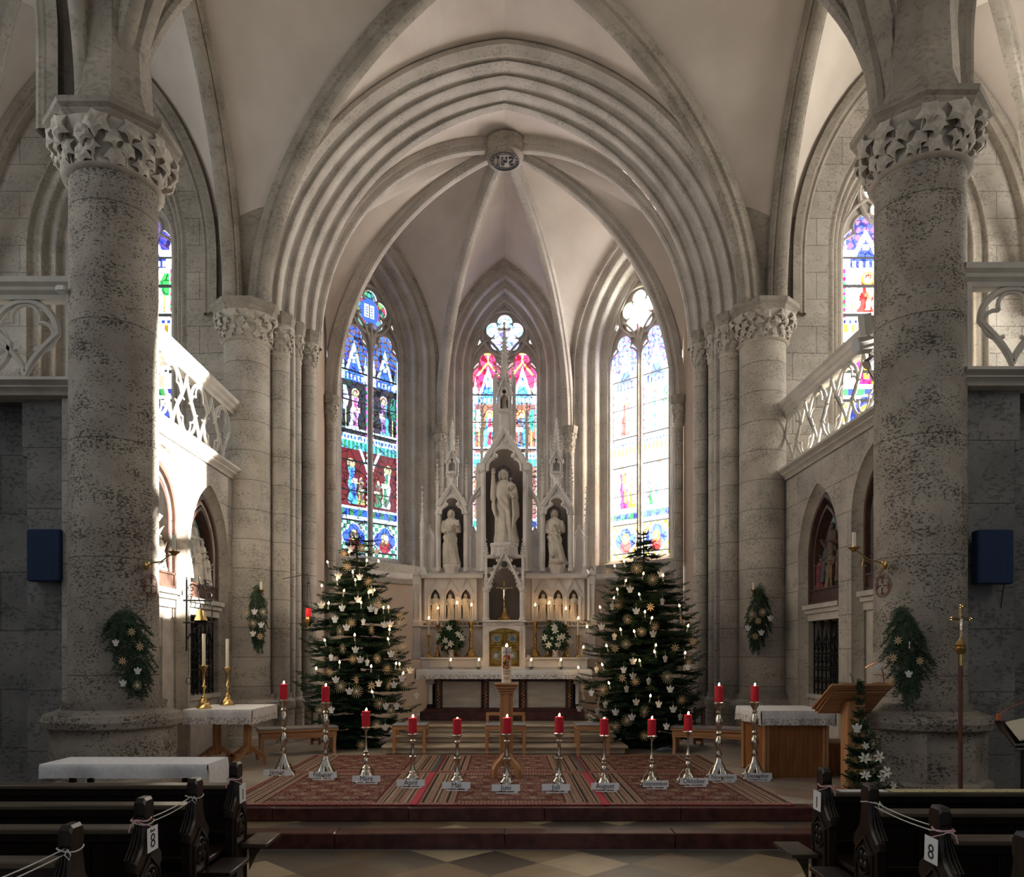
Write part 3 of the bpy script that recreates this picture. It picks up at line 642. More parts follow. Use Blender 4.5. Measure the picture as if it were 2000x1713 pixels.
def window(num, O, u, n, A, sill, style, depth, label, cs=.0125, seed=1):
    a, z0, ap = A
    root = bpy.data.objects.new('window_%d' % num, None); C.objects.link(root); root['kind'] = 'structure'; root['label'] = label
    H, W = int((ap-sill)/cs)+1, int(2*a/cs)+1
    zz, xx = np.mgrid[0:H, 0:W]; X = -a+(xx+.5)*cs; Z = sill+(zz+.5)*cs
    whole = inside_arch(X, Z, 0, a-.01, z0, ap-.01, sill)
    lw = a/2-.045; lz = ap-1.50; lc = a/2+.005; la = lz+.62
    col = np.zeros((H, W, 3)); glass = np.zeros((H, W), bool)
    Hh = int((la-sill)/cs)+1; Wl = int(2*lw/cs)
    st = M()
    rc, rr = ap-.66-(a-.735)*.5, a*.62
    for k, cx in enumerate((-lc, lc)):
        # trefoil-headed lancet: body plus a round top lobe
        body = inside_arch(X, Z, cx, lw, lz-.02, lz+.26, sill); lobe = (X-cx)**2+(Z-(lz+.26))**2 < (lw*.56)**2
        m = (body | lobe) & whole
        pic = paint(Hh+2, Wl+4, cs, style, seed*7+k, k == 1)
        yi = np.clip(((Z-sill)/cs).astype(int), 0, Hh+1); xi = np.clip(((X-(cx-lw))/cs+1).astype(int), 0, Wl+3)
        col[m] = pic[yi, xi][m]; glass |= m
        st.tube([O+u*(cx+x)+n*(depth-.03)+Vector((0, 0, z)) for x, z in [(-lw-.015, sill), (-lw-.015, lz-.02)]+[(-lw*math.cos(t)*1.02, lz-.02+.2*math.sin(t)) for t in np.linspace(.1, 1.0, 5)]
                 +[(lw*.58*math.cos(t), lz+.26+lw*.58*math.sin(t)) for t in np.linspace(PI*1.18, -.18*PI, 12)]+[(lw*math.cos(t)*1.02, lz-.02+.2*math.sin(t)) for t in np.linspace(1.0, .1, 5)]+[(lw+.015, lz-.02), (lw+.015, sill)]], .022, 6)
        st.tube([O+u*(cx+x)+n*(depth-.06)+Vector((0, 0, z)) for x, z in path(lw+.05, lz, la+.08, sill, 12)], .03, 6)
    # rosette of five lobes in a ring
    lob = np.zeros_like(glass); pts = []
    cen5 = [(rr*.55*math.cos(PI/2+2*PI*i/5), rc+rr*.55*math.sin(PI/2+2*PI*i/5)) for i in range(5)]
    for i, (cx, cz) in enumerate(cen5):
        mm = (X-cx)**2+(Z-cz)**2 < (rr*.36)**2; lob |= mm
        st.tube([O+u*(cx+rr*.385*math.cos(t))+n*(depth-.03)+Vector((0, 0, cz+rr*.385*math.sin(t))) for t in np.linspace(PI/2+2*PI*i/5-2.05, PI/2+2*PI*i/5+2.05, 14)], .016, 6)
    cd = (X**2+(Z-rc)**2); lob |= cd < (rr*.42)**2
    rng = np.random.default_rng(seed); base = {'left': (.10, .20, .16), 'mid': (.30, .42, .75), 'right': (.80, .80, .72)}[style]
    idx, lead, sx, sy = voronoi(H, W, int(H*W/70), rng, 10)
    cl = np.array(base)*(1+(rng.random((len(sx), 3))-.5)*1.3); cl = np.clip(cl, .01, .95)
    sel = rng.random(len(sx)); cl[sel > .82] = {'left': (.40, .05, .08), 'mid': (.8, .75, .8), 'right': (.35, .60, .75)}[style]
    cc = cl[idx]; cc[lead] *= .2 if style != 'right' else .5
    if style == 'left':
        cen = (X/.19)**2+((Z-rc)/.21)**2; cc[(cen < 1.5)] = (.05, .10, .45)
        bk_ = (abs(X) < .12) & (abs(Z-rc) < .13); cc[bk_] = (.85, .90, .95)
        for q in range(4): cc[bk_ & (abs(Z-rc+.09-q*.055) < .012) & (abs(abs(X)-.06) < .035)] = (.08, .10, .2)
        cc[(abs(X) < .009) & bk_] = .02
    if style == 'right': cc[cd < (rr*.5)**2] = (.97, .96, .9)
    if style == 'mid':
        for cx, cz in cen5[:1]+[cen5[1], cen5[4]]:
            r2 = (X-cx)**2+(Z-cz)**2; cc[r2 < .075**2] = (.92, .86, .84); cc[(r2 > .075**2) & (r2 < .092**2)] = (.05, .08, .3)
    lob &= whole; col[lob] = cc[lob]; glass |= lob
    st.tube([O+u*((rr+.03)*math.cos(t))+n*(depth-.05)+Vector((0, 0, rc+(rr+.03)*math.sin(t))) for t in np.linspace(0, 2*PI, 33)[:-1]], .032, 6, closed=True)
    # small spandrel lights beside the rosette
    for s in (-1, 1):
        mm = whole & ((X)**2+(Z-rc)**2 > (rr+.10)**2) & (s*X > a*.45) & inside_arch(X, Z, 0, a-.05, z0, ap-.07, sill) & ~inside_arch(X, Z, s*lc, lw+.12, lz, la+.16, sill) & (Z > lz+.25)
        col[mm] = cl[idx][mm]; 
        if style == 'mid': col[mm] = np.where(sel[idx][mm][:, None] > .5, (.8, .25, .4), (.7, .8, .85))
        col[mm & lead] *= .2; glass |= mm
    mull = abs(X) < .045
    glass &= ~mull | (Z > la-.15)
    colour_grid('glass', glass, col, cs, -a, sill, O, u, n, depth, GLASS, root)
    plate = whole & ~glass
    for dd in (-.02,): colour_grid('tracery_plate', plate, None, cs, -a, sill, O, u, n, depth+dd, ST_TRC, root)
    st.prism([O+u*x+n*(depth-.10)+Vector((0, 0, z)) for x, z in ((-.045, sill), (-.02, sill), (.02, sill), (.045, sill))][0:0] or
             [O+u*-.045+n*(depth)+Vector((0, 0, sill)), O+u*-.018+n*(depth-.1)+Vector((0, 0, sill)), O+u*.018+n*(depth-.1)+Vector((0, 0, sill)), O+u*.045+n*depth+Vector((0, 0, sill))], (0, 0, la-.05-sill))
    st.tube([O+u*x+n*(depth-.05)+Vector((0, 0, z)) for x, z in path(a-.01, z0, ap-.02, sill, 18)], .03, 6)
    struct('tracery', st, ST_TRC, root)
    return root
for k, (side, style) in enumerate(((-1, 'left'), (0, 'mid'), (1, 'right'))):
    O, u, n, hw = fr(side)
    window(k+1, O, u, n, WIN, SILL, style, .62, ('dark blue stained glass window of the left apse wall', 'red and blue stained glass window behind the altar spire', 'glare-washed pale stained glass window of the right apse wall')[k], seed=k+3)
window(4, Vector((-6.20, 11.95, 0)), Vector((1, 0, 0)), Vector((0, 1, 0)), AW, 5.2, 'right', .5, 'stained glass window half hidden behind the left pillar', .018, 11)
window(5, Vector((6.28, 11.95, 0)), Vector((1, 0, 0)), Vector((0, 1, 0)), AW, 5.2, 'right', .5, 'glaring stained glass window half hidden behind the right pillar', .018, 12)
# ------------------------------------------------------------ columns with leaf capitals
def leaf(M_, c, out, up, s, rnd, m=0):
    """one five-lobed carved ivy leaf, cupped and curling outward at the tip"""
    out, up = Vector(out).normalized(), Vector(up).normalized(); sd = out.cross(up).normalized(); n = 15; pts = []; mid = []
    rot = rnd.uniform(-.35, .35)-PI/2; c = Vector(c)
    for i in range(n):
        a = 2*PI*i/n+rot; r = s*(.80+.24*math.cos(5*(a-rot)))*rnd.uniform(.92, 1.08)
        x, y = math.cos(a)*r, math.sin(a)*r
        pts.append(c+sd*x+up*y+out*(.30*s*math.cos(5*(a-rot)+PI)-.1*s+(.35*s if y > 0 else 0)*y/s))
        mid.append(c+sd*x*.5+up*y*.5+out*(.22*s))
    ctr = c+out*(s*.05); base = c-out*(s*.7)
    M_.add([ctr]+mid+pts+[base], [(0, 1+i, 1+(i+1) % n) for i in range(n)]+[(1+i, n+1+i, n+1+(i+1) % n, 1+(i+1) % n) for i in range(n)]+[(2*n+1, n+1+(i+1) % n, n+1+i) for i in range(n)], m)
def capital(M_, x, y, r, z0, z1, seed, n1, a0=0, a1=2*PI, ls=None):
    """bell with two tiers of leaves between z0 and z1"""
    rnd = random.Random(seed); h = z1-z0
    M_.lathe([(r*1.02, 0), (r*1.13, .02*h/.5), (r*1.15, .06*h), (r*1.04, .10*h), (r*1.02, .3*h), (r*1.12, .6*h), (r*1.34, .95*h), (r*1.36, h)], 28, (x, y, z0))
    ls = ls or h*.2
    for tier, (zf, rf, sc) in enumerate(((.26, 1.12, .8), (.42, 1.18, .72), (.62, 1.28, .95), (.80, 1.40, 1.0))):
        n = n1 if tier % 2 == 0 else n1
        for i in range(n):
            a = a0+(a1-a0)*(i+.5*(tier % 2)+rnd.uniform(-.2, .2))/n; rr = r*rf
            p = (x+math.cos(a)*rr, y+math.sin(a)*rr, z0+zf*h+rnd.uniform(-.02, .02)*h)
            leaf(M_, p, (math.cos(a), math.sin(a), -.25 if tier > 1 else .1), (0, 0, 1), ls*sc*rnd.uniform(.8, 1.15), rnd)
            if tier == 1:
                M_.tube([(x+math.cos(a)*r*1.05, y+math.sin(a)*r*1.05, z0+.1*h), (x+math.cos(a)*r*1.14, y+math.sin(a)*r*1.14, z0+.45*h), (x+math.cos(a+.06)*r*1.3, y+math.sin(a+.06)*r*1.3, z0+.78*h)], ls*.09, 5)
def abacus(M_, x, y, r, z0, h, n=8, ph=PI/8):
    M_.lathe([(r*.90, 0), (r*.93, h*.15), (r*.97, h*.35), (r*.96, h*.45), (r*1.03, h*.62), (r*1.04, h*.95), (r*.98, h)], n, (x, y, z0), ph=ph)
def column(label, x, y, r, zn, zc, zt, zb, zp, zf, seed, nl, rot=PI/8, m_shaft=ST_COL, name='stone_column', rb=None, group=None, oct_=1.42, cat='column', ls=None):
    t = thing(name, label, cat, (x, y, zf), group)
    s = M(); s.lathe([(r*1.03, zb-.02), (r*1.015, zb+.3), (r, zb+1.2), (r*.985, zn)], 40, (x, y, 0)); s.build('shaft', m_shaft, t)
    c = M(); capital(c, x, y, r*.985, zn, zc, seed, nl, ls=ls); c.build('capital', ST_CAP, t, smooth=.9)
    a = M(); abacus(a, x, y, r*oct_, zc-.01, zt-zc, 8, rot); a.build('abacus', ST_RIB, t, smooth=.3)
    b = M(); R = rb or r*1.42
    b.lathe([(R*.98, zp-.10), (R*1.06, zp-.08), (R*1.09, zp-.02), (R*1.05, zp+.04), (R*.92, zp+.06), (r*1.16, zp+.09), (r*1.13, zp+.13), (r*1.2, zp+.16), (r*1.16, zb-.03), (r*1.04, zb)], 32, (x, y, 0))
    b.lathe([(R*1.06, zf), (R*1.06, zf+.12), (R*.98, zf+.15), (R*.98, zp-.09)], 8, (x, y, 0), ph=rot)
    b.build('base', m_shaft, t, smooth=.5)
    return t
def pillar(x, y, label, seed, sgn):
    k = y/7.8
    t = column(label, x, y, .415, 6.30, 6.72, 6.88, 1.10, .98, 0 if False else FZ, seed, 11, m_shaft=ST_PIL, name='stone_pillar', rb=.60, oct_=1.48, cat='pillar', ls=.125)
    # painted consecration cross facing the chancel axis
    mk = M(); a0 = -PI/2+sgn*1.38
    z = Zp(1140, y-.3); 
    def on(du, dz, rr=.4215):
        a = a0+du/.42; return Vector((x+rr*math.cos(a), y+rr*math.sin(a), z+dz))
    for R_ in (.115, .10): mk.tube([on(R_*math.cos(q), R_*math.sin(q)) for q in np.linspace(0, 2*PI, 25)[:-1]], .003, 4, closed=True)
    for q in range(4):
        c_, s_ = math.cos(q*PI/2), math.sin(q*PI/2)
        mk.tube([on(c_*.02, s_*.02), on(c_*.09, s_*.09)], .006, 4); mk.tube([on(c_*.07-s_*.035, s_*.07+c_*.035), on(c_*.085, s_*.085), on(c_*.07+s_*.035, s_*.07-c_*.035)], .004, 4)
    o = mk.build('painted_cross', mat('faded_red_paint', (.22, .08, .06), .9), t); o['label'] = 'faded red consecration cross in a ring'
    # springing block under the ribs
    b = M(); b.lathe([(.47, 6.87), (.36, 7.2), (.33, 7.8), (.36, 8.3), (.5, 9.2)], 8, (x, y, 0), ph=PI/8); b.build('springer', ST_RIB, t, smooth=.3)
    return t
pillar(PXL, PYL, 'massive round travertine pillar on the left, in front of the sunlit gallery', 5, 1)
pillar(PXR, PYR, 'massive round travertine pillar on the right, beside the processional cross', 6, -1)
for s, nm in ((-1, 'left'), (1, 'right')):
    q = 0 if s < 0 else .06
    column('thick round respond column ending the %s gallery, with a spray of fir' % nm, s*3.93, 11.72, .345, 6.28, 6.70, 6.88, .95, .86, FZ, 20+s, 13, ls=.085, oct_=1.5, rb=.46)
    column('slender shaft between the thick %s respond column and the chancel arch' % nm, s*3.50, 11.95, .155, 6.22, 6.68, 6.88, .95, .86, FZ, 24+s, 8, ls=.07, oct_=1.5, rb=.22)
    column('thinnest shaft squeezed into the %s chancel arch jamb' % nm, s*3.34, 12.22, .10, 6.22, 6.68, 6.88, .95, .86, FZ, 28+s, 7, ls=.055, oct_=1.7, rb=.15)
    column('innermost shaft of the %s chancel arch jamb' % nm, s*3.22, 12.58, .13, 6.22, 6.68, 6.88, .95, .86, FZ, 32+s, 8, ls=.065, oct_=1.6, rb=.19)
    for j, (cx, cy) in enumerate(((s*3.20, 14.15), (s*1.36, 16.02))):
        t = thing('wall_shaft', 'thin apse shaft with leaf capital, %s of the %s apse window' % ((('left', 'right') if s < 0 else ('right', 'left'))[j], nm), 'column', (cx, cy, FZ))
        sh = M(); sh.lathe([(.085, FZ), (.085, 5.85)], 18, (cx, cy, 0)); sh.build('shaft', ST_COL, t)
        c = M(); capital(c, cx, cy, .088, 5.82, 6.22, 40+s+2*j, 6, ls=.065); c.build('capital', ST_CAP, t, smooth=.9)
        a = M(); abacus(a, cx, cy, .17, 6.21, .15); a.build('abacus', ST_RIB, t, smooth=.3)
    w = M()   # stepped jamb wall behind the shafts
    w.box(min(s*3.30, s*4.0), max(s*3.30, s*4.0), 12.28, 13, 0, SP); w.box(min(s*3.55, s*4.2), max(s*3.55, s*4.2), 11.98, 13, 0, SP)
    struct('wall_left' if s < 0 else 'wall_right', w, ST_WAL, label='stepped jamb of the chancel arch on the %s' % nm)
# ------------------------------------------------------------ side galleries with balustrades, niches, grilles
def teardrop(h, r, inv=False, n=10):
    L = []; zc = h-r
    for i in range(n+1):
        t = i/n; L.append((r*t**1.5 if t > 0 else 0, zc*t))
    for i in range(1, 8):
        a = PI/2*i/8; L.append((r*math.cos(a), zc+r*math.sin(a)))
    L = L+[(0, h)]; full = L+[(-x, z) for x, z in reversed(L[1:-1])]
    return [(x, (h-z) if inv else z) for x, z in full]
def tracery(M_, O, u, length, z0, z1, r=.027, p=.74):
    O, u = Vector(O), Vector(u); h = z1-z0; k = max(1, round(length/p)); p = length/k; rr = p*.335
    for i in range(k):
        x0 = p*(i+.5)
        M_.tube([O+u*(x0+x)+Vector((0, 0, z0+.03+z)) for x, z in teardrop(h-.06, rr)], r, 6, closed=True)
        for q in range(3):       # trefoil cusps in the head
            a = PI/2+(q-1)*1.75; cx, cz = x0+rr*.48*math.cos(a), z1-.03-rr+rr*.48*math.sin(a)
            M_.tube([O+u*(cx+rr*.44*math.cos(b))+Vector((0, 0, cz+rr*.44*math.sin(b))) for b in np.linspace(a-1.9, a+1.9, 10)], r*.6, 5)
        if i < k-1 or True:
            x1 = x0+p/2
            if x1 < length-.05:
                M_.tube([O+u*(x1+x)+Vector((0, 0, z0+.03+z)) for x, z in teardrop(h-.06, rr, True)], r, 6, closed=True)
                for q in range(3):
                    a = -PI/2+(q-1)*1.75; cx, cz = x1+rr*.48*math.cos(a), z0+.03+rr+rr*.48*math.sin(a)
                    M_.tube([O+u*(cx+rr*.44*math.cos(b))+Vector((0, 0, cz+rr*.44*math.sin(b))) for b in np.linspace(a-1.9, a+1.9, 10)], r*.6, 5)
def railprof(z, d0=0):       # handrail section: (outward, z)
    return [(-.10, z-.20), (.02, z-.20), (.03, z-.16), (.07, z-.13), (.08, z-.10), (.12, z-.07), (.13, z-.02), (.08, z), (-.12, z), (-.14, z-.05), (-.10, z-.12)]
def corprof(z0, z1):
    return [(-.2, z0), (.02, z0), (.03, z0+.02), (.05, z0+.04), (.09, z0+.06), (.09, z0+.075), (.15, z1-.03), (.15, z1), (.0, z1+.04), (-.2, z1+.04)]
def arch_open(a, z0, ap, zb, n=10): return path(a, z0, ap, zb, n)
RT, CB, CT = 5.37, 4.23, 4.35
def gallery(s):
    nm = 'left' if s < 0 else 'right'; W = 4.05 if s < 0 else 4.20; yE = 11.55 if s < 0 else 11.75; yP = 7.72 if s < 0 else 7.45
    n = Vector((-s, 0, 0)); u = Vector((0, 1, 0))           # n points to the chancel axis
    arches = [(9.12, .60, 3.3, 3.98, 'near'), (10.57, .585, 3.0, 3.82, 'far')] if s < 0 else [(8.62, .60, 3.25, 3.93, 'near'), (10.33, .575, 2.95, 3.80, 'far')]
    y0 = 8.0
    root = None
    w = M(); X = s*W
    def pt(y, z, d=0): return Vector((X-s*-d, y, z)) if False else Vector((X+s*d, y, z))
    bounds = [y0]+[(arches[0][0]+arches[1][0])/2+.02]+[yE]
    # wall sheet with two arched openings, outer splay and recess
    for (yc, a, zs, ap, tag_), (b0, b1) in zip(arches, zip(bounds[:-1], bounds[1:])):
        A = [(yc+x, z) for x, z in path(a+.09, zs, ap+.12, FZ, 16)]; archplate(w, pt, b0, b1, FZ, CB, yc, a+.09, zs, ap+.12, 0, 16)
        w.loft([[pt(y, z) for y, z in A], [pt(yc+(y-yc)*.985, z-.012, .035) for y, z in A], [pt(yc+x, z, .11) for x, z in path(a, zs, ap, FZ, 16)], [pt(yc+x, z, .42) for x, z in path(a, zs, ap, FZ, 16)]], 1, False)
    # corner fillers where the bounding loft is coarse
    w.add([pt(y0, CB-.001, .001), pt(yE, CB-.001, .001), pt(yE, CB-.25, .001), pt(y0, CB-.25, .001)], [(0, 1, 2, 3)], 0) if False else None
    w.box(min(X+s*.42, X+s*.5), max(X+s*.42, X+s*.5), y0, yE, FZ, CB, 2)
    w.box(min(X+s*.001, X+s*.42), max(X+s*.001, X+s*.42), y0-.25, y0, FZ, CB, 0)
    struct('wall_'+nm, w, [ST_WAL, ST_RIB, DARKV], label='side wall under the %s gallery with two pointed niches' % nm)
    # gallery floor slab and front wall facing the nave
    w = M(); w.box(min(X+s*.05, s*8.4), max(X+s*.05, s*8.4), yP+.15, 11.95, CB, CT+.03)
    xa = s*4.62 if s < 0 else s*4.72
    # pier and recessed wall facing the nave
    xp1 = Xp(60, 7.9) if s < 0 else Xp(1985, 7.55); xin = Xp(150, 7.9) if s < 0 else Xp(1860, 7.55)
    w.box(min(xp1, xin), max(xp1, xin), yP+.12, yP+.6, 0, CB-.02)
    w.box(min(xp1, s*8.4), max(xp1, s*8.4), yP+.42, yP+.7, 0, CB)
    # corbel step on the pier (about 3.6 m up)
    zc = Zp(895, 7.9); w.box(min(xp1, xp1+s*.05) , max(xp1, xp1+s*.05), yP+.12, yP+.6, zc, CB-.02)
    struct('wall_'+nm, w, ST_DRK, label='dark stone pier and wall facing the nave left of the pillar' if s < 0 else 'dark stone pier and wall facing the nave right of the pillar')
    t = thing('gallery_balustrade', 'pale stone openwork balustrade of the %s gallery, %s' % (nm, 'blazing in the sun' if s < 0 else 'in shade, with floodlights clamped to it'), 'balustrade', (X, 9.7, CB))
    ys0, ys1 = yP+.05, yE-.02
    for nm2, pf, ext in (('handrail', railprof(RT), .1), ('cornice', corprof(CB-.02, CT), .12)):
        m = M(); cap_ = []
        A = [Vector((X-s*d, ys1-.0, z)) for d, z in pf]; Bc = [Vector((X-s*d, yP-d, z)) for d, z in pf]
        E = [Vector((s*8.3, yP-d, z)) for d, z in pf]
        if nm2 == 'handrail' or True:
            # side run ends in front of the respond; front run passes outward from the pillar
            m.loft([A, [Vector((p.x, yP+.35, p.z)) for p in A]], 0, True, True)
            xi = Xp(148, 7.7) if s < 0 else Xp(1872, 7.45)
            m.loft([[Vector((xi, p.y, p.z)) for p in E], E], 0, True, True)
        m.build(nm2, ST_BAL, t, smooth=.4)
    m = M(); tracery(m, (X, 8.1, 0), (0, 1, 0), ys1-8.2, CT+.04, RT-.18, .021, .80)
    for yy in (ys1-.06, 8.1): m.box(X-.03, X+.03, yy-.03, yy+.03, CT, RT-.1)
    # little leaf knobs on the end post
    for zz in (CT+.12, RT-.35):
        for k in range(4): m.ball((X-s*.05, ys1-.04, zz+.05*k), .018, 6)
    m.build('side_tracery', ST_BAL, t)
    m = M(); xi = Xp(140, 7.7) if s < 0 else Xp(1885, 7.45)
    tracery(m, (min(xi, s*8.2), yP+.02, 0), (1, 0, 0), abs(s*8.2-xi), CT+.04, RT-.18, .036, .98)
    m.box(xi-.05, xi+.05, yP-.03, yP+.07, CT, RT-.1)
    m.build('front_tracery', ST_BAL, t)
    return arches, X
GL = {s: gallery(s) for s in (-1, 1)}
# ------------------------------------------------------------ draped figures
def figure(M_, c, h, u, v, seed=0, arms=((.5, .3), (.5, .3)), beard=False, hair=True, m=0, mh=None, lean=0, kneel=False, w=1.0, n=26, swag=.6):
    """draped standing figure; c foot centre, h height, u its left-right axis, v the way it faces"""
    rnd = random.Random(seed); c, u, v = Vector(c), Vector(u).normalized(), Vector(v).normalized(); ph = rnd.uniform(0, 6)
    hs = .86*h if not kneel else .80*h; rows = []
    prof = [(0, .150, .13), (.03, .155, .135), (.12, .135, .12), (.25, .128, .115), (.40, .118, .105), (.50, .120, .105), (.58, .108, .095), (.66, .112, .095), (.74, .125, .09), (.80, .118, .08), (.835, .075, .06), (.855, .040, .04)]
    NR = 40 if n > 40 else 24; pt_, pa_, pb_ = zip(*prof)
    for ri in range(NR+1):
        t = .855*ri/NR; a = float(np.interp(t, pt_, pa_)); b = float(np.interp(t, pt_, pb_)); r = []
        fold = max(0, 1-t/.70)**.7; sw = swag*math.exp(-((t-.50)/.13)**2)
        sx = .02*math.sin(t*5+ph)*h
        for i in range(n):
            q = 2*PI*i/n; k = 1+.15*fold*math.sin(7*q+ph+t*3)+.08*fold*math.sin(12*q-ph*2-t*4)+.04*math.sin(3*q+t*9+ph)*(t < .75)
            k += .13*sw*math.sin(44*(t+.17*math.cos(q)+.05*math.sin(q)))          # drapery swept up across the hips
            if t+.17*math.cos(q) > .40 and t < .72: k += .05*swag                   # edge of the mantle
            r.append(c+u*(math.cos(q)*a*h*k*w+sx+lean*t*h)+v*(-math.sin(q)*b*h*k*w)+Vector((0, 0, t*hs/.86)))
        rows.append(r)
    M_.loft(rows, m, True, True)
    top = c+u*(lean*.85*h+.02*math.sin(4.2+ph)*h)+Vector((0, 0, .865*hs/.86)); hd = top+Vector((0, 0, .062*h))
    i0 = len(M_.v)
    # head with face
    hr = .052*h; mh_ = m if mh is None else mh
    rows = []
    for i in range(9):
        a = -PI/2+PI*i/8; cr = max(math.cos(a), .03); r = []
        for j in range(14):
            q = 2*PI*j/14; x, y = math.cos(q)*cr*hr*.80, -math.sin(q)*cr*hr*.92
            f = max(0, -math.sin(q)*-1) if False else max(0, math.sin(-q+PI))   # front weight
            yy = -y
            if yy > 0 and abs(math.cos(q)) < .35 and -.45 < a < .2: yy *= 1.22      # nose
            if a < -.3: yy *= 1.0; x *= .92
            r.append(hd+u*x+v*yy+Vector((0, 0, math.sin(a)*hr*1.22)))
        rows.append(r)
    M_.loft(rows, mh_, True, True)
    M_.tube([top-Vector((0, 0, .03*h)), hd], .024*h, 8, mh_)
    M_.tube([hd+v*(hr*.80)+Vector((0, 0, hr*.30)), hd+v*(hr*1.12)-Vector((0, 0, hr*.12)), hd+v*(hr*.85)-Vector((0, 0, hr*.22))], [hr*.09, hr*.15, hr*.08], 6, mh_)   # nose
    for sx in (-1, 1):
        M_.tube([hd+u*(sx*hr*.12)+v*(hr*.93)+Vector((0, 0, hr*.30)), hd+u*(sx*hr*.34)+v*(hr*.90)+Vector((0, 0, hr*.36)), hd+u*(sx*hr*.58)+v*(hr*.70)+Vector((0, 0, hr*.26))], [hr*.06, hr*.09, hr*.05], 5, mh_)   # brow
        M_.ball(hd+u*(sx*hr*.32)+v*(hr*.80)+Vector((0, 0, .14*hr)), (hr*.13, hr*.10, hr*.08), 7, mh_)
        M_.ball(hd+u*(sx*hr*.40)+v*(hr*.66)-Vector((0, 0, .30*hr)), hr*.26, 8, mh_)
    M_.tube([hd+u*(-hr*.24)+v*(hr*.80)-Vector((0, 0, hr*.50)), hd+v*(hr*.93)-Vector((0, 0, hr*.47)), hd+u*(hr*.24)+v*(hr*.80)-Vector((0, 0, hr*.50))], [hr*.04, hr*.09, hr*.04], 5, mh_)
    if hair:
        M_.ball(hd+Vector((0, 0, hr*.30))-v*(hr*.25), (hr*1.08, hr*1.08, hr*1.12), 16, m)
        M_.ball(hd+Vector((0, 0, -hr*.55))-v*(hr*.35), (hr*1.0, hr*.8, hr*1.0), 12, m)
        for sx in (-1, 1):
            for e, o_ in ((0, 0), (.18, -.25)):
                M_.tube([hd+u*(sx*hr*.45)+v*(hr*(.55-e))+Vector((0, 0, hr*.95)), hd+u*(sx*hr*(.82+e))+v*(hr*(.45+o_))+Vector((0, 0, hr*.35)), hd+u*(sx*hr*(.92+e))+v*(hr*(.35+o_))-Vector((0, 0, hr*.45)), hd+u*(sx*hr*(.80+e))+v*(hr*(.45+o_))-Vector((0, 0, hr*1.15)), hd+u*(sx*hr*(1.0+e))+v*(hr*(.3+o_))-Vector((0, 0, hr*1.6))], [hr*.20, hr*.26, hr*.25, hr*.24, hr*.08], 8, m)
    if beard:
        M_.ball(hd+v*(hr*.50)-Vector((0, 0, hr*.85)), (hr*.52, hr*.42, hr*.50), 10, m)
        for sx in (-1, 1): M_.tube([hd+u*(sx*hr*.65)+v*(hr*.4)-Vector((0, 0, hr*.4)), hd+u*(sx*hr*.35)+v*(hr*.72)-Vector((0, 0, hr*.85)), hd+u*(sx*hr*.12)+v*(hr*.72)-Vector((0, 0, hr*1.45))], [hr*.14, hr*.24, hr*.08], 7, m)
    # arms: upper arm down, forearm toward the hand point (x across, z height fraction, y forward)
    hands = []
    for k, sx in enumerate((-1, 1)):
        hx, hz = arms[k][0], arms[k][1]; fy = arms[k][2] if len(arms[k]) > 2 else .13
        sh = c+u*(sx*.105*h*w+lean*.75*h)+Vector((0, 0, .775*hs/.86)); el = sh+u*(sx*.045*h)+v*(.02*h)-Vector((0, 0, .17*h))
        ha = c+u*(sx*hx*.3*h+lean*.6*h)+v*(fy*h)+Vector((0, 0, hz*hs/.86*1.0))
        M_.tube([sh-u*(sx*.02*h), sh+u*(sx*.012*h), (sh+el)/2+u*(sx*.012*h), el, (el*2+ha)/3], [.03*h, .045*h, .046*h, .046*h, .040*h], 9, m)
        M_.tube([el, (el+ha)/2, ha], [.044*h, .034*h, .022*h], 9, m)
        M_.tube([(el+ha)/2-Vector((0, 0, .01*h)), el*.4+ha*.6-Vector((0, 0, .07*h))], [.03*h, .012*h], 6, m)      # hanging sleeve
        d = (ha-el).normalized(); M_.ball(ha+d*(.020*h), (.024*h, .019*h, .024*h), 10, mh_)
        sd = d.cross(v).normalized() if abs(d.dot(v)) < .9 else u
        for f in range(4):
            M_.tube([ha+d*(.03*h)+sd*((f-1.5)*.011*h), ha+d*((.058+.007*(f in (1, 2)))*h)+sd*((f-1.5)*.012*h)+v*(.003*h), ha+d*((.075+.010*(f in (1, 2)))*h)+sd*((f-1.5)*.011*h)+v*(.012*h)], [.0068*h, .006*h, .0045*h], 5, mh_)
        M_.tube([ha+d*(.012*h)+sd*.016*h, ha+d*(.03*h)+sd*.028*h, ha+d*.04*h+sd*.030*h], [.006*h, .006*h, .004*h], 5, mh_)
        hands.append(ha)
    return hd, hands
def halo(M_, hd, r, u, v, m=0):
    M_.tube([hd+u*(r*math.cos(t))+Vector((0, 0, r*math.sin(t))) for t in np.linspace(0, 2*PI, 25)[:-1]], r*.10, 5, m, closed=True)
    for k in (0, 1, 2, 3, 4): a = PI*k/4; M_.tube([hd+u*(r*.3*math.cos(a))+Vector((0, 0, r*.3*math.sin(a))), hd+u*(r*math.cos(a))+Vector((0, 0, r*math.sin(a)))], r*.06, 4, m)
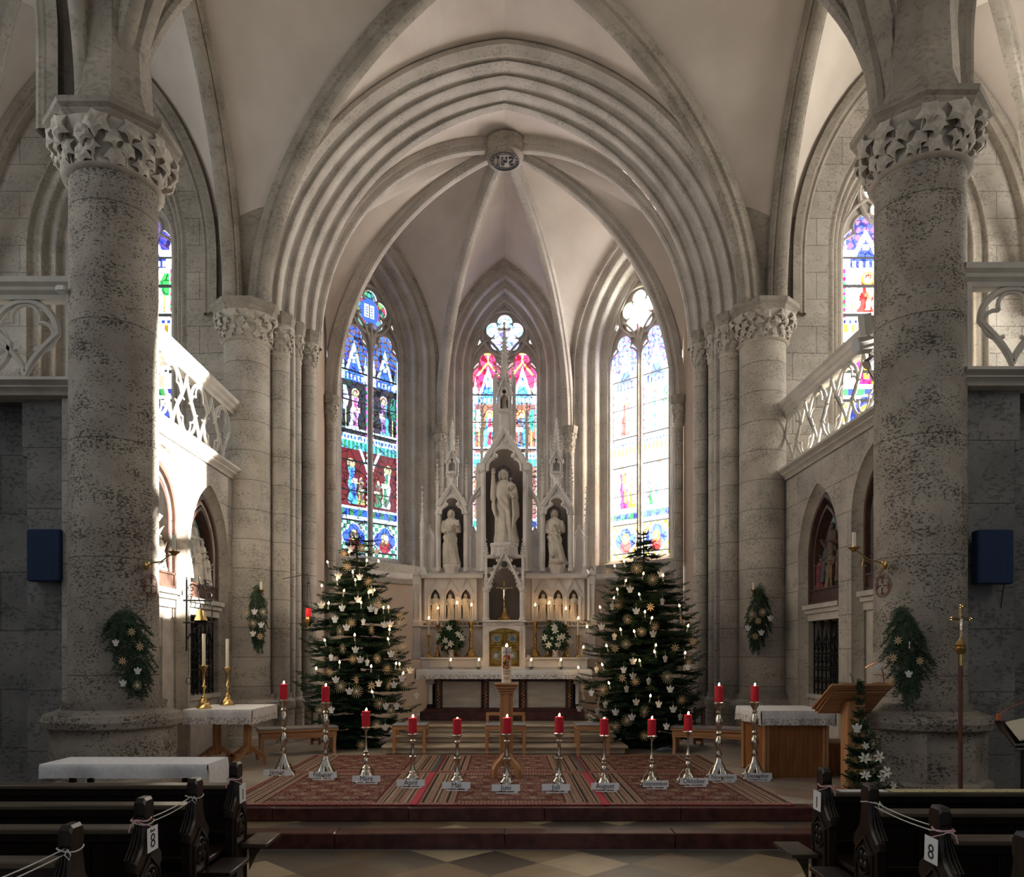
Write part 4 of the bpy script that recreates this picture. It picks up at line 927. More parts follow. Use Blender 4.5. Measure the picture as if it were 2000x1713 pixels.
# ------------------------------------------------------------ relief niches, grilles and doors
def niche(s, arch, kind):
    yc, a, zs, ap, tg = arch; X = s*(4.05 if s < 0 else 4.20); nm = 'left' if s < 0 else 'right'
    zb = (2.42 if tg == 'near' else 2.36) if s < 0 else (2.36 if tg == 'near' else 2.30)
    u = Vector((0, 1, 0)); n = Vector((s, 0, 0)); v = -n
    def pt(y, z, d): return Vector((X+s*d, y, z))
    t = thing('relief_shrine', '%s figure relief in pointed walnut frame, %s niche under the %s gallery' % ('silvery' if s < 0 else 'painted', tg, nm), 'relief', (X+s*.3, yc, zb), 'carved reliefs in the gallery niches')
    f = M(); P1 = lambda da, d: [pt(yc+x, max(z, zb+da), d) for x, z in path(a-.01-da, zs, ap-.01-da*1.25, zb+da, 14)]
    rings = [P1(0, .14), P1(.0, .10), P1(.05, .10), P1(.06, .14), P1(.12, .16), P1(.13, .13), P1(.17, .13), P1(.18, .26)]
    f.loft([r+[r[0]] for r in rings], 0, False); f.build('frame', WOODR, t)
    l = M(); pts = P1(.09, .135)      # openwork leaf scroll along the frame
    L = len(pts); k = 0
    for i in range(2, L-3):
        p, q = pts[i], pts[i+1]; seg = 2
        for j in range(seg):
            c = p.lerp(q, (j+.5)/seg); k += 1
            if c.z < zb+.12: continue
            l.tube([c+(q-p).normalized()*(.028*math.cos(b))+u*0+(Vector((0, 0, 1)) if abs((q-p).z) < abs((q-p).y) else u)*(.022*math.sin(b)) for b in np.linspace(0, 2*PI, 7)[:-1]], .006, 4, closed=True)
    for j in range(14):
        for yy in (yc-a+.10, yc+a-.10):
            c = pt(yy, zb+.15+(zs-zb-.15)*j/14, .135)
            l.tube([c+u*(.022*math.cos(b))+Vector((0, 0, .03*math.sin(b))) for b in np.linspace(0, 2*PI, 7)[:-1]], .006, 4, closed=True)
    l.build('leaf_scroll', GRPTX if s < 0 else WOODD, t)
    b = M(); pp = P1(.17, .27); b.add(pp, [tuple(range(len(pp)))]); b.build('painted_background', TEAL, t)
    k = M(); k.box(min(X+s*.12, X+s*.30), max(X+s*.12, X+s*.30), yc-a+.02, yc+a-.02, zb, zb+.20); k.box(min(X+s*.10, X+s*.30), max(X+s*.10, X+s*.30), yc-a+.04, yc+a-.04, zb+.19, zb+.215); k.build('inscribed_base', WOODR, t)
    rnd = random.Random(int(yc*10)+s)
    for i in range(6 if tg == 'near' else 5):
        g = M(); yy = yc+(-.28, .18, -.06, .30, .02, -.20)[i]; hh = (.52, .56, .50, .44, .60, .46)[i]
        figure(g, (X+s*(.21, .21, .16, .17, .235, .235)[i], yy, zb+.20+(.08, .10, .01, .02, .30, .26)[i]), hh, -u*s, v, seed=i+int(yc), arms=((rnd.uniform(.1, .6), rnd.uniform(.45, .7)), (rnd.uniform(.1, .5), rnd.uniform(.5, .8))), w=1.15, n=20, m=0, mh=1, lean=rnd.uniform(-.12, .12), beard=i == 1)
        g.build('carved_figure', [GRPTX, GRPTX] if s < 0 else [POLY[(1, 2, 4, 0, 1, 2)[i]], POLY[3]], t, smooth=.8)
    if s > 0 or tg == 'near':
        g = M(); c = pt(yc+.05, zb+.75, .2)
        g.tube([c-Vector((0, .32, .35)), c+Vector((0, .30, .15))], .035, 4); g.tube([c-Vector((0, .02, .30)), c+Vector((0, .04, .40))] if tg == 'near' else [c+Vector((0, -.35, .02)), c+Vector((0, .1, .12))], .035, 4); g.build('carved_cross', WOODR if s > 0 else GRPTX, t)
    # stone ledge below
    w = M(); w.box(min(X+s*.02, X+s*.42), max(X+s*.02, X+s*.42), yc-a, yc+a, zb-.06, zb); w.box(min(X+s*.06, X+s*.42), max(X+s*.06, X+s*.42), yc-a, yc+a, zb-.12, zb-.06)
    w.box(min(X+s*.10, X+s*.42), max(X+s*.10, X+s*.42), yc-a, yc+a, zb-.22, zb-.12)
    if tg == 'near':
        # shouldered door surround
        yd0, yd1 = (yc-a, yc+.28) if s < 0 else (yc-a, yc+.22)
        w.box(min(X+s*.14, X+s*.42), max(X+s*.14, X+s*.42), yd1, yc+a, FZ, zb-.3601)
        w.box(min(X+s*.14, X+s*.42), max(X+s*.14, X+s*.42), yc-a, yc+a, zb-.36, zb-.2)
        w.prism([pt(yd1, zb-.36, .16), pt(yd1-.16, zb-.36, .16), pt(yd1-.15, zb-.46, .16), pt(yd1-.07, zb-.56, .16), pt(yd1-.07, zb-.66, .16), pt(yd1, zb-.72, .16)], (s*.25, 0, 0))
    else:
        w.box(min(X+s*.12, X+s*.42), max(X+s*.12, X+s*.42), yc-a, yc+a, FZ, 1.05)
        w.box(min(X+s*.08, X+s*.42), max(X+s*.08, X+s*.42), yc-a, yc+a, 1.0, 1.06)
    struct('trim_%d' % (20+(s > 0)*2+(tg == 'near')), w, ST_TRC, label='stone ledge and %s in the %s %s niche' % ('door surround' if tg == 'near' else 'parapet', nm, tg))
    if tg == 'near':
        d = bpy.data.objects.new('door_%d' % (1 if s < 0 else 2), None); C.objects.link(d); d.location = (X+s*.36, yc, FZ); d['kind'] = 'structure'; d['label'] = 'dark panelled door under the %s gallery' % nm
        q = M(); q.box(min(X+s*.33, X+s*.37), max(X+s*.33, X+s*.37), yc-a, yd1, FZ, zb-.34)
        for j in range(2):
            for z0_, z1_ in ((.5, 1.0), (1.1, zb-.5)):
                y0_ = yc-a+.1+j*.4; q.bbox(min(X+s*.31, X+s*.34), max(X+s*.31, X+s*.34), y0_, y0_+.3, z0_, z1_, .012)
        q.build('panelled_leaf', WOODD, d); h = M(); h.tube([pt(yc-.2, 1.25, .30), pt(yc-.2, 1.25, .26), pt(yc-.1, 1.25, .26)], .01, 6); h.build('door_handle', BRASS, d)
    else:
        g = thing('iron_grille', 'black wrought iron grille with spear tips in the far niche under the %s gallery' % nm, 'grille', (X+s*.18, yc, 1.06), 'iron grilles of the gallery niches')
        q = M(); y0_, y1_ = yc-a+.04, yc+a-.04; N = 9; zt = zb-.26
        for j in range(N):
            y = y0_+(y1_-y0_)*j/(N-1); tall = j % 2 == 0
            zz = zt-(0 if tall else .22)
            q.tube([pt(y, 1.06, .18), pt(y, zz, .18)], .011, 5)
            tw = [pt(y+.013*math.cos(i*1.1), 1.35+i*.022, .18+.013*math.sin(i*1.1)) for i in range(int((zz-.55-1.35)/.022))]
            if len(tw) > 2 and j % 2 == 1: q.tube(tw, .007, 4)
            q.lathe([(.004, 0), (.026, .05), (.012, .10), (.004, .17)], 6, pt(y, zz-.02, .18))
            if tall and j < N-1:
                for sg in (-1, 1): q.tube([pt(y, zz-.12, .18), pt(y+sg*.03, zz-.06, .18), pt(y+sg*.055, zz-.0, .18)], .007, 5)
                yn = y0_+(y1_-y0_)*(j+2)/(N-1); q.tube([pt(y, zz-.40, .18), pt(y+.04, zz-.30, .18), pt((y+yn)/2, zz-.12, .18), pt(yn-.04, zz-.30, .18), pt(yn, zz-.40, .18)], .009, 5)
        for z in (1.12, 1.40, zt-.42, zt-.60): q.tube([pt(y0_, z, .18), pt(y1_, z, .18)], .012, 4)
        for zc_ in (1.26, 1.72, zt-.50):
            for j in range(N-1):
                y = y0_+(y1_-y0_)*(j+.5)/(N-1)
                for sg in (-1, 1):
                    q.tube([pt(y, zc_, .18)]+[pt(y+sg*(.03-.018*math.cos(b))*1.0, zc_+.035*math.sin(b)*1.2+.0, .18) for b in np.linspace(-2.2, 2.2, 8)], .007, 4)
        q.build('bars', IRON, g)
for s in (-1, 1):
    for ar in GL[s][0]: niche(s, ar, ar[4])
# ------------------------------------------------------------ altar steps and high altar
AX = 985
f = M(); f.bbox(Xp(750, 10.35), Xp(1222, 10.35), 10.38, 13.2, FZ, .365, .02); f.bbox(Xp(745, 10.35), Xp(1227, 10.35), 10.33, 13.2, .34, .382, .012)
f.bbox(Xp(768, 10.65), Xp(1200, 10.65), 10.68, 13.2, .38, .475, .02); f.bbox(Xp(764, 10.65), Xp(1204, 10.65), 10.63, 13.2, .455, .49, .012)
f.bbox(Xp(788, 10.95), Xp(1180, 10.95), 10.98, 13.3, .49, .59, .02); f.bbox(Xp(784, 10.95), Xp(1184, 10.95), 10.93, 13.3, .575, .607, .012)
# dark base course of the lowest step
f2 = M(); f2.box(Xp(750, 10.35)+.03, Xp(1222, 10.35)-.03, 10.37, 10.5, FZ, FZ+.05)
struct('trim_10', f, BRN_ST, label='three limestone steps leading up to the high altar')
f = M(); f.box(Xp(800, 11.2), Xp(1170, 11.2), 11.1, 13, .60, .612); struct('floor', f, tile2, label='tiled altar platform')
ALT = thing('high_altar', 'tall pale gothic high altar with three canopied statue niches and gilded tabernacle', 'altar', (0, 12.3, .61))
class PXM(M):
    """mesh whose outlines are given as picture coordinates at a depth"""
    def pp(s, pts, Y, d, m=0, mirror=False):
        for q in ((1, -1) if mirror else (1,)):
            pl = [P(AX+q*(x-AX), y, Y) for x, y in pts]; s.prism(pl, (0, d, 0), m)
        return s
    def rect(s, x0, x1, y0, y1, Y, d, m=0, mirror=False, b=None):
        for q in ((1, -1) if mirror else (1,)):
            xa, xb = sorted((Xp(AX+q*(x0-AX), Y), Xp(AX+q*(x1-AX), Y)))
            if b: s.bbox(xa, xb, Y, Y+d, Zp(y1, Y), Zp(y0, Y), b, m)
            else: s.box(xa, xb, Y, Y+d, Zp(y1, Y), Zp(y0, Y), m)
        return s
    def lath(s, x, Y, prof, n=12, m=0, mirror=False, ph=0):   # prof [(r px, y px)]
        for q in ((1, -1) if mirror else (1,)):
            s.lathe([(r*Y/F, Zp(y, Y)) for r, y in prof], n, (Xp(AX+q*(x-AX), Y), Y, 0), m, ph)
        return s
    def b(s, name, mt, par=None, sm=.5): return s.build(name, mt, par or ALT, smooth=sm)
def both(fn):
    for q in (1, -1): fn(q)
def mx(x, q): return AX+q*(x-AX)
f = PXM(); f.rect(820, 1150, 1390, 1408, 11.62, 1.2, b=.012); f.rect(830, 1140, 1384, 1391, 11.68, 1.1, b=.01); f.b('red_marble_plinth', RED_ST)
f = PXM(); f.rect(850, 1120, 1322, 1385, 11.86, .6); f.rect(850, 1120, 1320, 1327, 11.78, .1, b=.008)
f.b('red_marble_frontal', RED_ST)
def rectframe(M_, x0, x1, y0, y1, Y, w, d, m=0):
    M_.rect(x0, x1, y0, y0+w, Y, d, m); M_.rect(x0, x1, y1-w, y1, Y, d, m); M_.rect(x0, x0+w, y0, y1, Y, d, m); M_.rect(x1-w, x1, y0, y1, Y, d, m)
for x0, x1 in ((864, 940), (1029, 1105)):
    f = PXM(); f.rect(x0, x1, 1331, 1382, 11.82, .03, b=.004); f.b('veined_marble_panel', MARB)
    f = PXM(); rectframe(f, x0-2.5, x1+2.5, 1328.5, 1384.5, 11.80, 2.5, .04); f.b('panel_moulding', RED_ST)
f = PXM(); f.rect(955, 1013, 1331, 1382, 11.83, .03)
c = P(984, 1356, 11.81)
for a in np.linspace(0, 2*PI, 5)[:-1]:
    cc = c+Vector((.10*math.cos(a+PI/4), 0, .09*math.sin(a+PI/4)))
    f.tube([cc+Vector((.085*math.cos(t), 0, .085*math.sin(t))) for t in np.linspace(0, 2*PI, 17)[:-1]], .009, 5, closed=True)
    cc = c+Vector((.11*math.cos(a), 0, .10*math.sin(a)))
    for t in np.linspace(0, 2*PI, 5)[:-1]: f.ball(cc+Vector((.03*math.cos(t), 0, .03*math.sin(t))), (.02, .008, .02), 6)
f.tube([c+Vector((.21*math.cos(t), 0, .185*math.sin(t))) for t in np.linspace(0, 2*PI, 25)[:-1]], .008, 5, closed=True)
f.b('quatrefoil_panel', WH_ST)
for xc in (857, 948.5, 1022, 1112):
    f = PXM(); rnd = random.Random(int(xc)); f.rect(xc-4.5, xc+4.5, 1327, 1388, 11.80, .06, 1)
    for i in range(16):
        y = 1330+i*3.5; s_ = (-1)**i; p = P(xc+s_*1.3, y, 11.79)
        f.ball(p, (.018, .012, .014), 6); f.tube([p, P(xc-s_*2.6, y+2.4, 11.79)], .006, 4)
    f.b('gilded_pilaster', [GOLD, RED_ST])
for xc in (840, 1128.5):
    f = PXM(); f.lath(xc, 11.80, [(8.5, 1388), (8.5, 1382), (6.5, 1381), (6.8, 1378), (5.2, 1376), (5, 1375)], 12)
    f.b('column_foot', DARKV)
    f = PXM(); f.lath(xc, 11.80, [(4.8, 1377), (4.9, 1345), (4.7, 1341)], 16); f.lath(xc, 11.80, [(5.2, 1342), (5.6, 1340), (5, 1338), (6.5, 1334), (8.4, 1329)], 12)
    for k in range(8):
        a = k*PI/4; p = P(xc, 1333, 11.80)+Vector((.055*math.cos(a), .055*math.sin(a), 0)); f.ball(p, (.022, .022, .026), 6)
    f.rect(xc-8.7, xc+8.7, 1324, 1329, 11.74, .14, b=.006); f.b('altar_column', WH_ST)
f = PXM(); f.rect(818, 1150, 1310, 1323, 11.58, .9, b=.01); f.b('mensa', WH_ST)
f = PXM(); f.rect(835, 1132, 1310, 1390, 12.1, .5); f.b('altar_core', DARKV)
f = PXM(); f.rect(822, 1148, 1288, 1309, 12.18, .5, b=.01); f.rect(820, 1150, 1284, 1288, 12.13, .5, b=.008)
for x0, x1 in ((838, 930), (1040, 1132)): rectframe(f, x0, x1, 1291, 1304, 12.165, 1.2, .02)
f.b('gradine', WH_ST)
# reredos body
YR = 12.50
f = PXM(); f.rect(806, 1164, 1124, 1288, YR+.10, .5); f.b('reredos_wall', WH_ST)
f = PXM(); rectframe(f, 806, 1164, 1223, 1288, YR+.05, 3, .06)
for x in (836, 866, 896, 926, 1044, 1074, 1104, 1134):
    f.tube([P(x+9*math.cos(t), 1254+13*math.sin(t), YR+.08) for t in np.linspace(0, 2*PI, 17)[:-1]], .008, 5, closed=True)
    f.tube([P(x+5*math.cos(t), 1254+7*math.sin(t), YR+.08) for t in np.linspace(0, 2*PI, 9)[:-1]], .006, 5, closed=True)
for i in range(46):
    x = 826+i*7.1
    if 938 < x < 1030: continue
    f.ball(P(x, 1218, YR+.04), (.022, .02, .018), 6)
f.rect(806, 1164, 1213, 1216, YR, .1, b=.006); f.rect(806, 1164, 1221, 1224, YR+.01, .1, b=.006)
f.b('carved_frieze', WH_ST)
for q in (1, -1):
    f = PXM(); f.rect(*sorted((mx(806, q), mx(822, q))), 1124, 1288, YR-.06, .2, b=.012)
    rectframe(f, min(mx(809, q), mx(819, q)), max(mx(809, q), mx(819, q)), 1140, 1206, YR-.075, 1, .02)
    f.rect(*sorted((mx(804, q), mx(824, q))), 1212, 1224, YR-.09, .2, b=.01); f.rect(*sorted((mx(804, q), mx(824, q))), 1276, 1288, YR-.09, .2, b=.01)
    f.b('corner_pier', WH_ST)
# triple niches with gables
def arcade(q):
    f = PXM(); Y = YR+.0; k = Y/F
    xs = [850, 880, 910]; bd = [829, 865, 895, 931]
    pt = lambda x, z: P(mx(x, q), z, Y)
    for i, xc in enumerate(xs):
        # plate with pointed hole (picture y grows downward, so mirror z)
        pth = path(10, -1168, -1150, -1212, 8); L = [(xc+x, -z) for x, z in pth]; h = len(L)//2
        for pl in ([(bd[i], 1212), *L[:h+1], (xc, 1128), (bd[i], 1128)], [(bd[i+1], 1128), (xc, 1128), *L[h:], (bd[i+1], 1212)]):
            f.prism([P(mx(x, q), y, Y) for x, y in pl], (0, .10, 0))
        f.tube([P(mx(x, q), y, Y-.005) for x, y in L], .010, 5)
        f.tube([P(mx(x, q), y, Y-.005) for x, y in ((xc-15, 1158), (xc, 1128.5), (xc+15, 1158))], .016, 5)
        f.tube([P(mx(x, q), y, Y-.015) for x, y in ((xc-13, 1158), (xc, 1132), (xc+13, 1158))], .008, 5)
        f.tube([P(mx(xc-4, q), 1127, Y-.03), P(mx(xc+4, q), 1127, Y-.03)], .012, 5); f.tube([P(mx(xc, q), 1130, Y-.03), P(mx(xc, q), 1122, Y-.03)], .012, 5)
        for xx in (xc-13.5, xc+13.5):
            f.lath(mx(xx, q), Y-.01, [(2.6, 1212), (2.6, 1208), (1.8, 1206), (1.8, 1175), (2.2, 1173), (1.8, 1172), (2.8, 1167), (2.8, 1165)], 8)
        f.rect(min(mx(xc-15, q), mx(xc+15, q)), max(mx(xc-15, q), mx(xc+15, q)), 1209, 1213, Y-.03, .1)
    f.rect(*sorted((mx(822, q), mx(944, q))), 1121, 1129, Y-.08, .25, b=.008)
    f.prism([P(mx(x, q), y, Y-.08) for x, y in ((816, 1121), (950, 1121))]+[P(mx(x, q), 1112, Y+.18) for x in (950, 822)], (0, .02, -.01))
    f.b('niche_arcade', WH_ST)
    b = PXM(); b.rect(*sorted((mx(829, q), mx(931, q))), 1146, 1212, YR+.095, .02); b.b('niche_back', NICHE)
    f = PXM(); f.pp([(mx(806, q), 1124), (mx(822, q), 1124), (mx(814, q), 1110)], YR-.06, .2); f.pp([(mx(820, q), 1124), (mx(836, q), 1124), (mx(828, q), 1104)], YR-.10, .14); f.b('corner_gablet', WH_ST)
both(arcade)
def crockets(M_, a, b, Y, n, r, side):
    for i in range(n):
        t = (i+.6)/(n+.2); p = P(a[0]+(b[0]-a[0])*t, a[1]+(b[1]-a[1])*t, Y); M_.ball(p+Vector((side*r*.8, 0, r*.6)), r, 6); M_.tube([p, p+Vector((side*r*.9, -r*.4, r*.8))], r*.4, 4)
def finial(M_, x, y, Y, r):      # cross-shaped leaf finial standing on y
    k = F/Y
    M_.lath(x, Y, [(r*k*.4, y), (r*k*.35, y-r*k*2), (r*k*.9, y-r*k*2.4), (r*k*.4, y-r*k*2.8), (r*k*.3, y-r*k*4), (r*k*.7, y-r*k*4.5), (r*k*.1, y-r*k*5.2)], 6)
    for a in (0, PI/2, PI, -PI/2):
        c = P(x, y-r*k*2.5, Y); M_.ball(c+Vector((r*1.5*math.cos(a), r*1.5*math.sin(a), 0)), r*.65, 6)
def pinnacle(x, ytop, ysp, ybase, w, Y, name='pinnacle', n=5, par=None):
    f = PXM(); k = F/Y
    f.lath(x, Y, [(w*.78, ybase), (w*.78, ybase-w*.6), (w*.62, ybase-w), (w*.60, ysp+w*.7)], 4, ph=PI/4)
    f.lath(x, Y, [(w*.30, ybase-w), (w*.30, ysp+w)], 4)
    for a in range(4):      # gablets
        d = Vector((math.cos(a*PI/2), math.sin(a*PI/2), 0)); e = Vector((-d.y, d.x, 0)); c0 = P(x, ysp+w*.8, Y); R_ = w/k
        f.prism([c0+d*(R_*.52)-e*R_*.55, c0+d*(R_*.52)+e*R_*.55, c0+d*(R_*.5)+Vector((0, 0, R_*1.7))], -d*R_*.12)
    f.lath(x, Y, [(w*.55, ysp+w*.6), (w*.45, ysp), (w*.10, ytop+w*1.3)], 4, ph=PI/4)
    for i in range(n):
        t = (i+.5)/n; y = ysp+(ytop+w*1.3-ysp)*t; r_ = (w*.5*(1-t)+w*.12)/k
        for a in range(4):
            an = PI/4+a*PI/2; c0 = P(x, y, Y)+Vector((math.cos(an)*r_*1.5, math.sin(an)*r_*1.5, 0)); f.ball(c0, max(.012, .13*w/k), 5)
    fr_ = .16*w/k; finial(f, x, ytop+w*.9, Y, max(.011, fr_)); f.b(name, WH_ST, par, .4)
def canopy(xc, hw, yap, yft, oh, ospr, otop, ybot, Y, d, name='gable_canopy', cr=5):
    """steep crocketed gable over a trefoil opening; oh opening half width"""
    f = PXM(); L = [(xc-oh, ybot), (xc-oh, ospr)]
    L += [(xc-oh+oh*.42*(1-math.cos(t)), ospr-oh*.5*math.sin(t)) for t in np.linspace(.3, 1.45, 4)]
    zr = (ospr-oh*.5+otop)/2; rr = (ospr-oh*.55-otop)/2*1.0
    rx = oh*.62
    L += [(xc-rx*math.cos(t), zr-rr*math.sin(t)) for t in np.linspace(-.5, PI/2, 7)]
    R_ = [(2*xc-x, y) for x, y in reversed(L[:-1])]
    f.prism([P(x, y, Y) for x, y in [(xc-hw, ybot)]+L+[(xc, yap), (xc-hw, yft)]], (0, d, 0)); f.prism([P(x, y, Y) for x, y in [(xc, yap)]+[L[-1]]+R_+[(xc+hw, ybot), (xc+hw, yft)]], (0, d, 0))
    f.tube([P(x, y, Y-.004) for x, y in L+R_], .010+.0006*oh, 6)
    for sx in (-1, 1): f.ball(P(xc+sx*rx*.86, zr+rr*.62, Y-.01), .022+.0007*oh, 7)
    rk = .016+.0007*hw
    f.tube([P(x, y, Y-.01) for x, y in ((xc-hw-1, yft), (xc, yap-1), (xc+hw+1, yft))], rk, 5)
    f.tube([P(x, y, Y-.02) for x, y in ((xc-hw+3.5, yft), (xc, yap+6), (xc+hw-3.5, yft))], rk*.5, 5)
    c = P(xc, yap+(otop-yap)*.55, Y-.012); f.tube([c+Vector((.006+.0012*hw*math.cos(t), 0, .0012*hw*math.sin(t))) for t in np.linspace(0, 2*PI, 13)[:-1]], .007, 4, closed=True)
    crockets(f, (xc-hw, yft), (xc, yap), Y, cr, .018+.0003*hw, -1); crockets(f, (xc+hw, yft), (xc, yap), Y, cr, .018+.0003*hw, 1)
    f.b(name, WH_ST, None, .5)
def colonnette(x, y0, y1, r, Y, q=1, cap=True):
    f = PXM(); f.lath(x, Y, [(r*1.45, y1), (r*1.45, y1-5), (r*1.15, y1-7), (r*1.2, y1-9), (r, y1-11), (r, y0+13)], 8, ph=PI/8)
    for sx in (-1, 1): f.lath(x+sx*r*.75, Y-.01, [(r*.32, y1-9), (r*.32, y0+12)], 6)
    f.lath(x, Y, [(r, y0+13), (r*1.2, y0+11), (r*1.05, y0+9), (r*1.3, y0+5), (r*1.45, y0+3), (r*1.45, y0)], 8, ph=PI/8)
    for k in range(6): a = -PI/6*k*1.0; c = P(x, y0+6, Y)+Vector((r*1.25*Y/F*math.cos(a), r*1.25*Y/F*math.sin(a), 0)); f.ball(c, .016, 5)
    f.b('colonnette', WH_ST, None, .5)
# central shrine
YC = 12.40
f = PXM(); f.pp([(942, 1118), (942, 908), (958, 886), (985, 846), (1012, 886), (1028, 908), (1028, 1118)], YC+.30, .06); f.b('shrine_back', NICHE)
f = PXM()
for x in (936, 1034): f.rect(x-6, x+6, 905, 1116, YC+.1, .3)
f.b('shrine_wall', WH_ST)
for x in (944, 1026): colonnette(x, 915, 1116, 4.6, YC)
canopy(985, 41, 838, 905, 33, 912, 873, 920, YC-.02, .10, 'shrine_gable', 7)
for x in (941, 1029):
    f = PXM(); f.rect(x-7, x+7, 903, 918, YC-.06, .16, b=.01); f.b('impost_block', WH_ST); pinnacle(x, 775, 840, 905, 6.5, YC+.02, n=7)
f = PXM(); f.lath(985, YC+.02, [(31, 1090), (31, 1086), (29, 1084), (28, 1070), (30, 1067), (30, 1063), (27, 1062), (2, 1062)], 8, ph=PI/8)
for k in range(9): f.ball(P(966+k*4.7, 1066.5, YC-.20), .016, 5)
f.b('statue_pedestal', WH_ST)
# tower and spire
f = PXM(); f.rect(967, 1003, 800, 850, YC+.10, .25); f.lath(985, YC+.2, [(17, 850), (17, 815), (21, 811), (21, 805), (17, 803)], 8, ph=PI/8)
for k in range(8): f.ball(P(971+k*4, 804, YC+.02), .018, 5)
for x in (966, 1004): f.rect(x-3.5, x+3.5, 735, 862, YC+.12, .08)
f.rect(970, 1000, 742, 802, YC+.28, .05, 0); f.b('spire_tower', WH_ST)
f = PXM(); f.rect(975, 995, 752, 801, YC+.20, .02); f.b('tower_niche_back', NICHE)
canopy(985, 14, 737, 774, 9, 778, 758, 800, YC+.06, .10, 'tower_gable', 4)
f = PXM(); f.lath(985, YC+.2, [(12, 760), (10, 735), (6, 700), (3.2, 655), (2.5, 648)], 8, ph=PI/8)
for i in range(11):
    t = i/11; y = 748-t*96
    for a in range(6): r_ = (10.5*(1-t)+3)*YC/F; f.ball(P(985, y, YC+.2)+Vector((r_*math.cos(a*PI/3), r_*math.sin(a*PI/3), 0)), .018, 5)
f.rect(983, 987, 632, 652, YC+.185, .03); f.rect(975, 995, 641, 645, YC+.185, .03)
for x, y in ((975, 643), (995, 643), (985, 632), (985, 650)): f.ball(P(x, y, YC+.2), .03, 6)
f.b('openwork_spire', WH_ST, None, .5)
for x in (969, 1001): pinnacle(x, 708, 735, 770, 4.2, YC+.1, n=4)
# side shrines
def side(q):
    YS = 12.46
    f = PXM(); f.rect(*sorted((mx(856, q), mx(912, q))), 968, 1118, YS+.26, .10); f.b('side_niche_back', NICHE)
    f = PXM()
    for x in (858, 908): f.rect(*sorted((mx(x-3, q), mx(x+3, q))), 990, 1116, YS+.08, .24)
    f.b('side_niche_wall', WH_ST)
    for x in (855, 910.5): colonnette(mx(x, q), 998, 1116, 3.9, YS)
    canopy(mx(882.5, q), 28, 945, 988, 21.5, 1000, 970, 1004, YS-.02, .09, 'side_gable', 5)
    for x in (854, 911): pinnacle(mx(x, q), 898, 945, 1000, 5.2, YS+.02, n=5)
    # canopy tower above
    f = PXM(); f.rect(*sorted((mx(873, q), mx(893, q))), 878, 950, YS+.14, .14)
    f.lath(mx(883, q), YS+.1, [(6, 946), (8, 935), (13, 930), (13.5, 924), (10, 922)], 8, ph=PI/8)
    for k in range(6): f.ball(P(mx(883, q)+(k-2.5)*4.4, 925, YS-.01), .016, 5)
    f.b('side_tower', WH_ST)
    canopy(mx(883, q), 12, 880, 905, 8, 908, 893, 922, YS+.06, .08, 'tower_gable', 3)
    f = PXM(); f.lath(mx(883, q), YS+.15, [(7, 895), (5.5, 868), (2.2, 828), (1.8, 822)], 6)
    for i in range(8):
        t = i/8; y = 880-t*52
        for a in range(5): r_ = (6.5*(1-t)+2.2)*YS/F; f.ball(P(mx(883, q), y, YS+.15)+Vector((r_*math.cos(a*1.257), r_*math.sin(a*1.257), 0)), .015, 5)
    finial(f, mx(883, q), 828, YS+.15, .02); f.b('openwork_spire', WH_ST)
    for x in (872, 894.5): pinnacle(mx(x, q), 853, 878, 905, 3.4, YS+.08, n=4)
    # outer pinnacle and blind panels
    pinnacle(mx(824.5, q), 950, 1012, 1112, 5.6, YS+.03, 'outer_pinnacle', 5)
    f = PXM(); f.lath(mx(824.5, q), YS+.03, [(4, 1112), (4.2, 1055), (6, 1053), (6, 1050), (4.4, 1048), (4.4, 1020)], 8, ph=PI/8); f.b('outer_shaft', WH_ST)
    pinnacle(mx(808, q), 1096, 1108, 1122, 4, YS-.02, 'corner_finial', 2)
    for x0, x1, ya in ((830, 848, 1030), (917, 933, 1028)):
        f = PXM(); xm = (x0+x1)/2
        f.pp([(mx(x, q), y) for x, y in ((x0, 1114), (x0, 1045), (xm, ya), (x1, 1045), (x1, 1114))], YS+.12, .08)
        f.tube([P(mx(x, q), y, YS+.115) for x, y in ((x0, 1046), (xm, ya), (x1, 1046))], .016, 5)
        f.tube([P(mx(x, q), y, YS+.115) for x, y in ((x0+3, 1112), (x0+3, 1055), (xm-2, 1047), (xm, 1044), (xm+2, 1047), (x1-3, 1055), (x1-3, 1112))], .009, 5)
        finial(f, mx(xm, q), ya+2, YS+.14, .014); f.b('blind_panel', WH_ST)
    # raking half-arch tying the side shrine to the middle
    f = PXM(); top = [(914, 992), (922, 972), (937, 950)]; bot = [(937, 966), (929, 972), (922, 984), (918, 1000)]
    f.pp([(mx(x, q), y) for x, y in top+bot], YS+.02, .08); f.tube([P(mx(x, q), y, YS+.01) for x, y in top], .018, 5); crockets(f, (mx(914, q), 992), (mx(937, q), 950), YS+.02, 3, .022, -q); f.b('raking_arch', WH_ST)
    f = PXM(); f.lath(mx(882.5, q), YS+.06, [(12, 1122), (15, 1112), (18, 1108), (18.5, 1104), (16, 1103), (2, 1103)], 8, ph=PI/8); f.b('statue_pedestal', WH_ST)
both(side)
f = PXM(); f.rect(826, 1144, 1108, 1122, YR+.06, .25, b=.01); f.b('shrine_shelf', WH_ST)
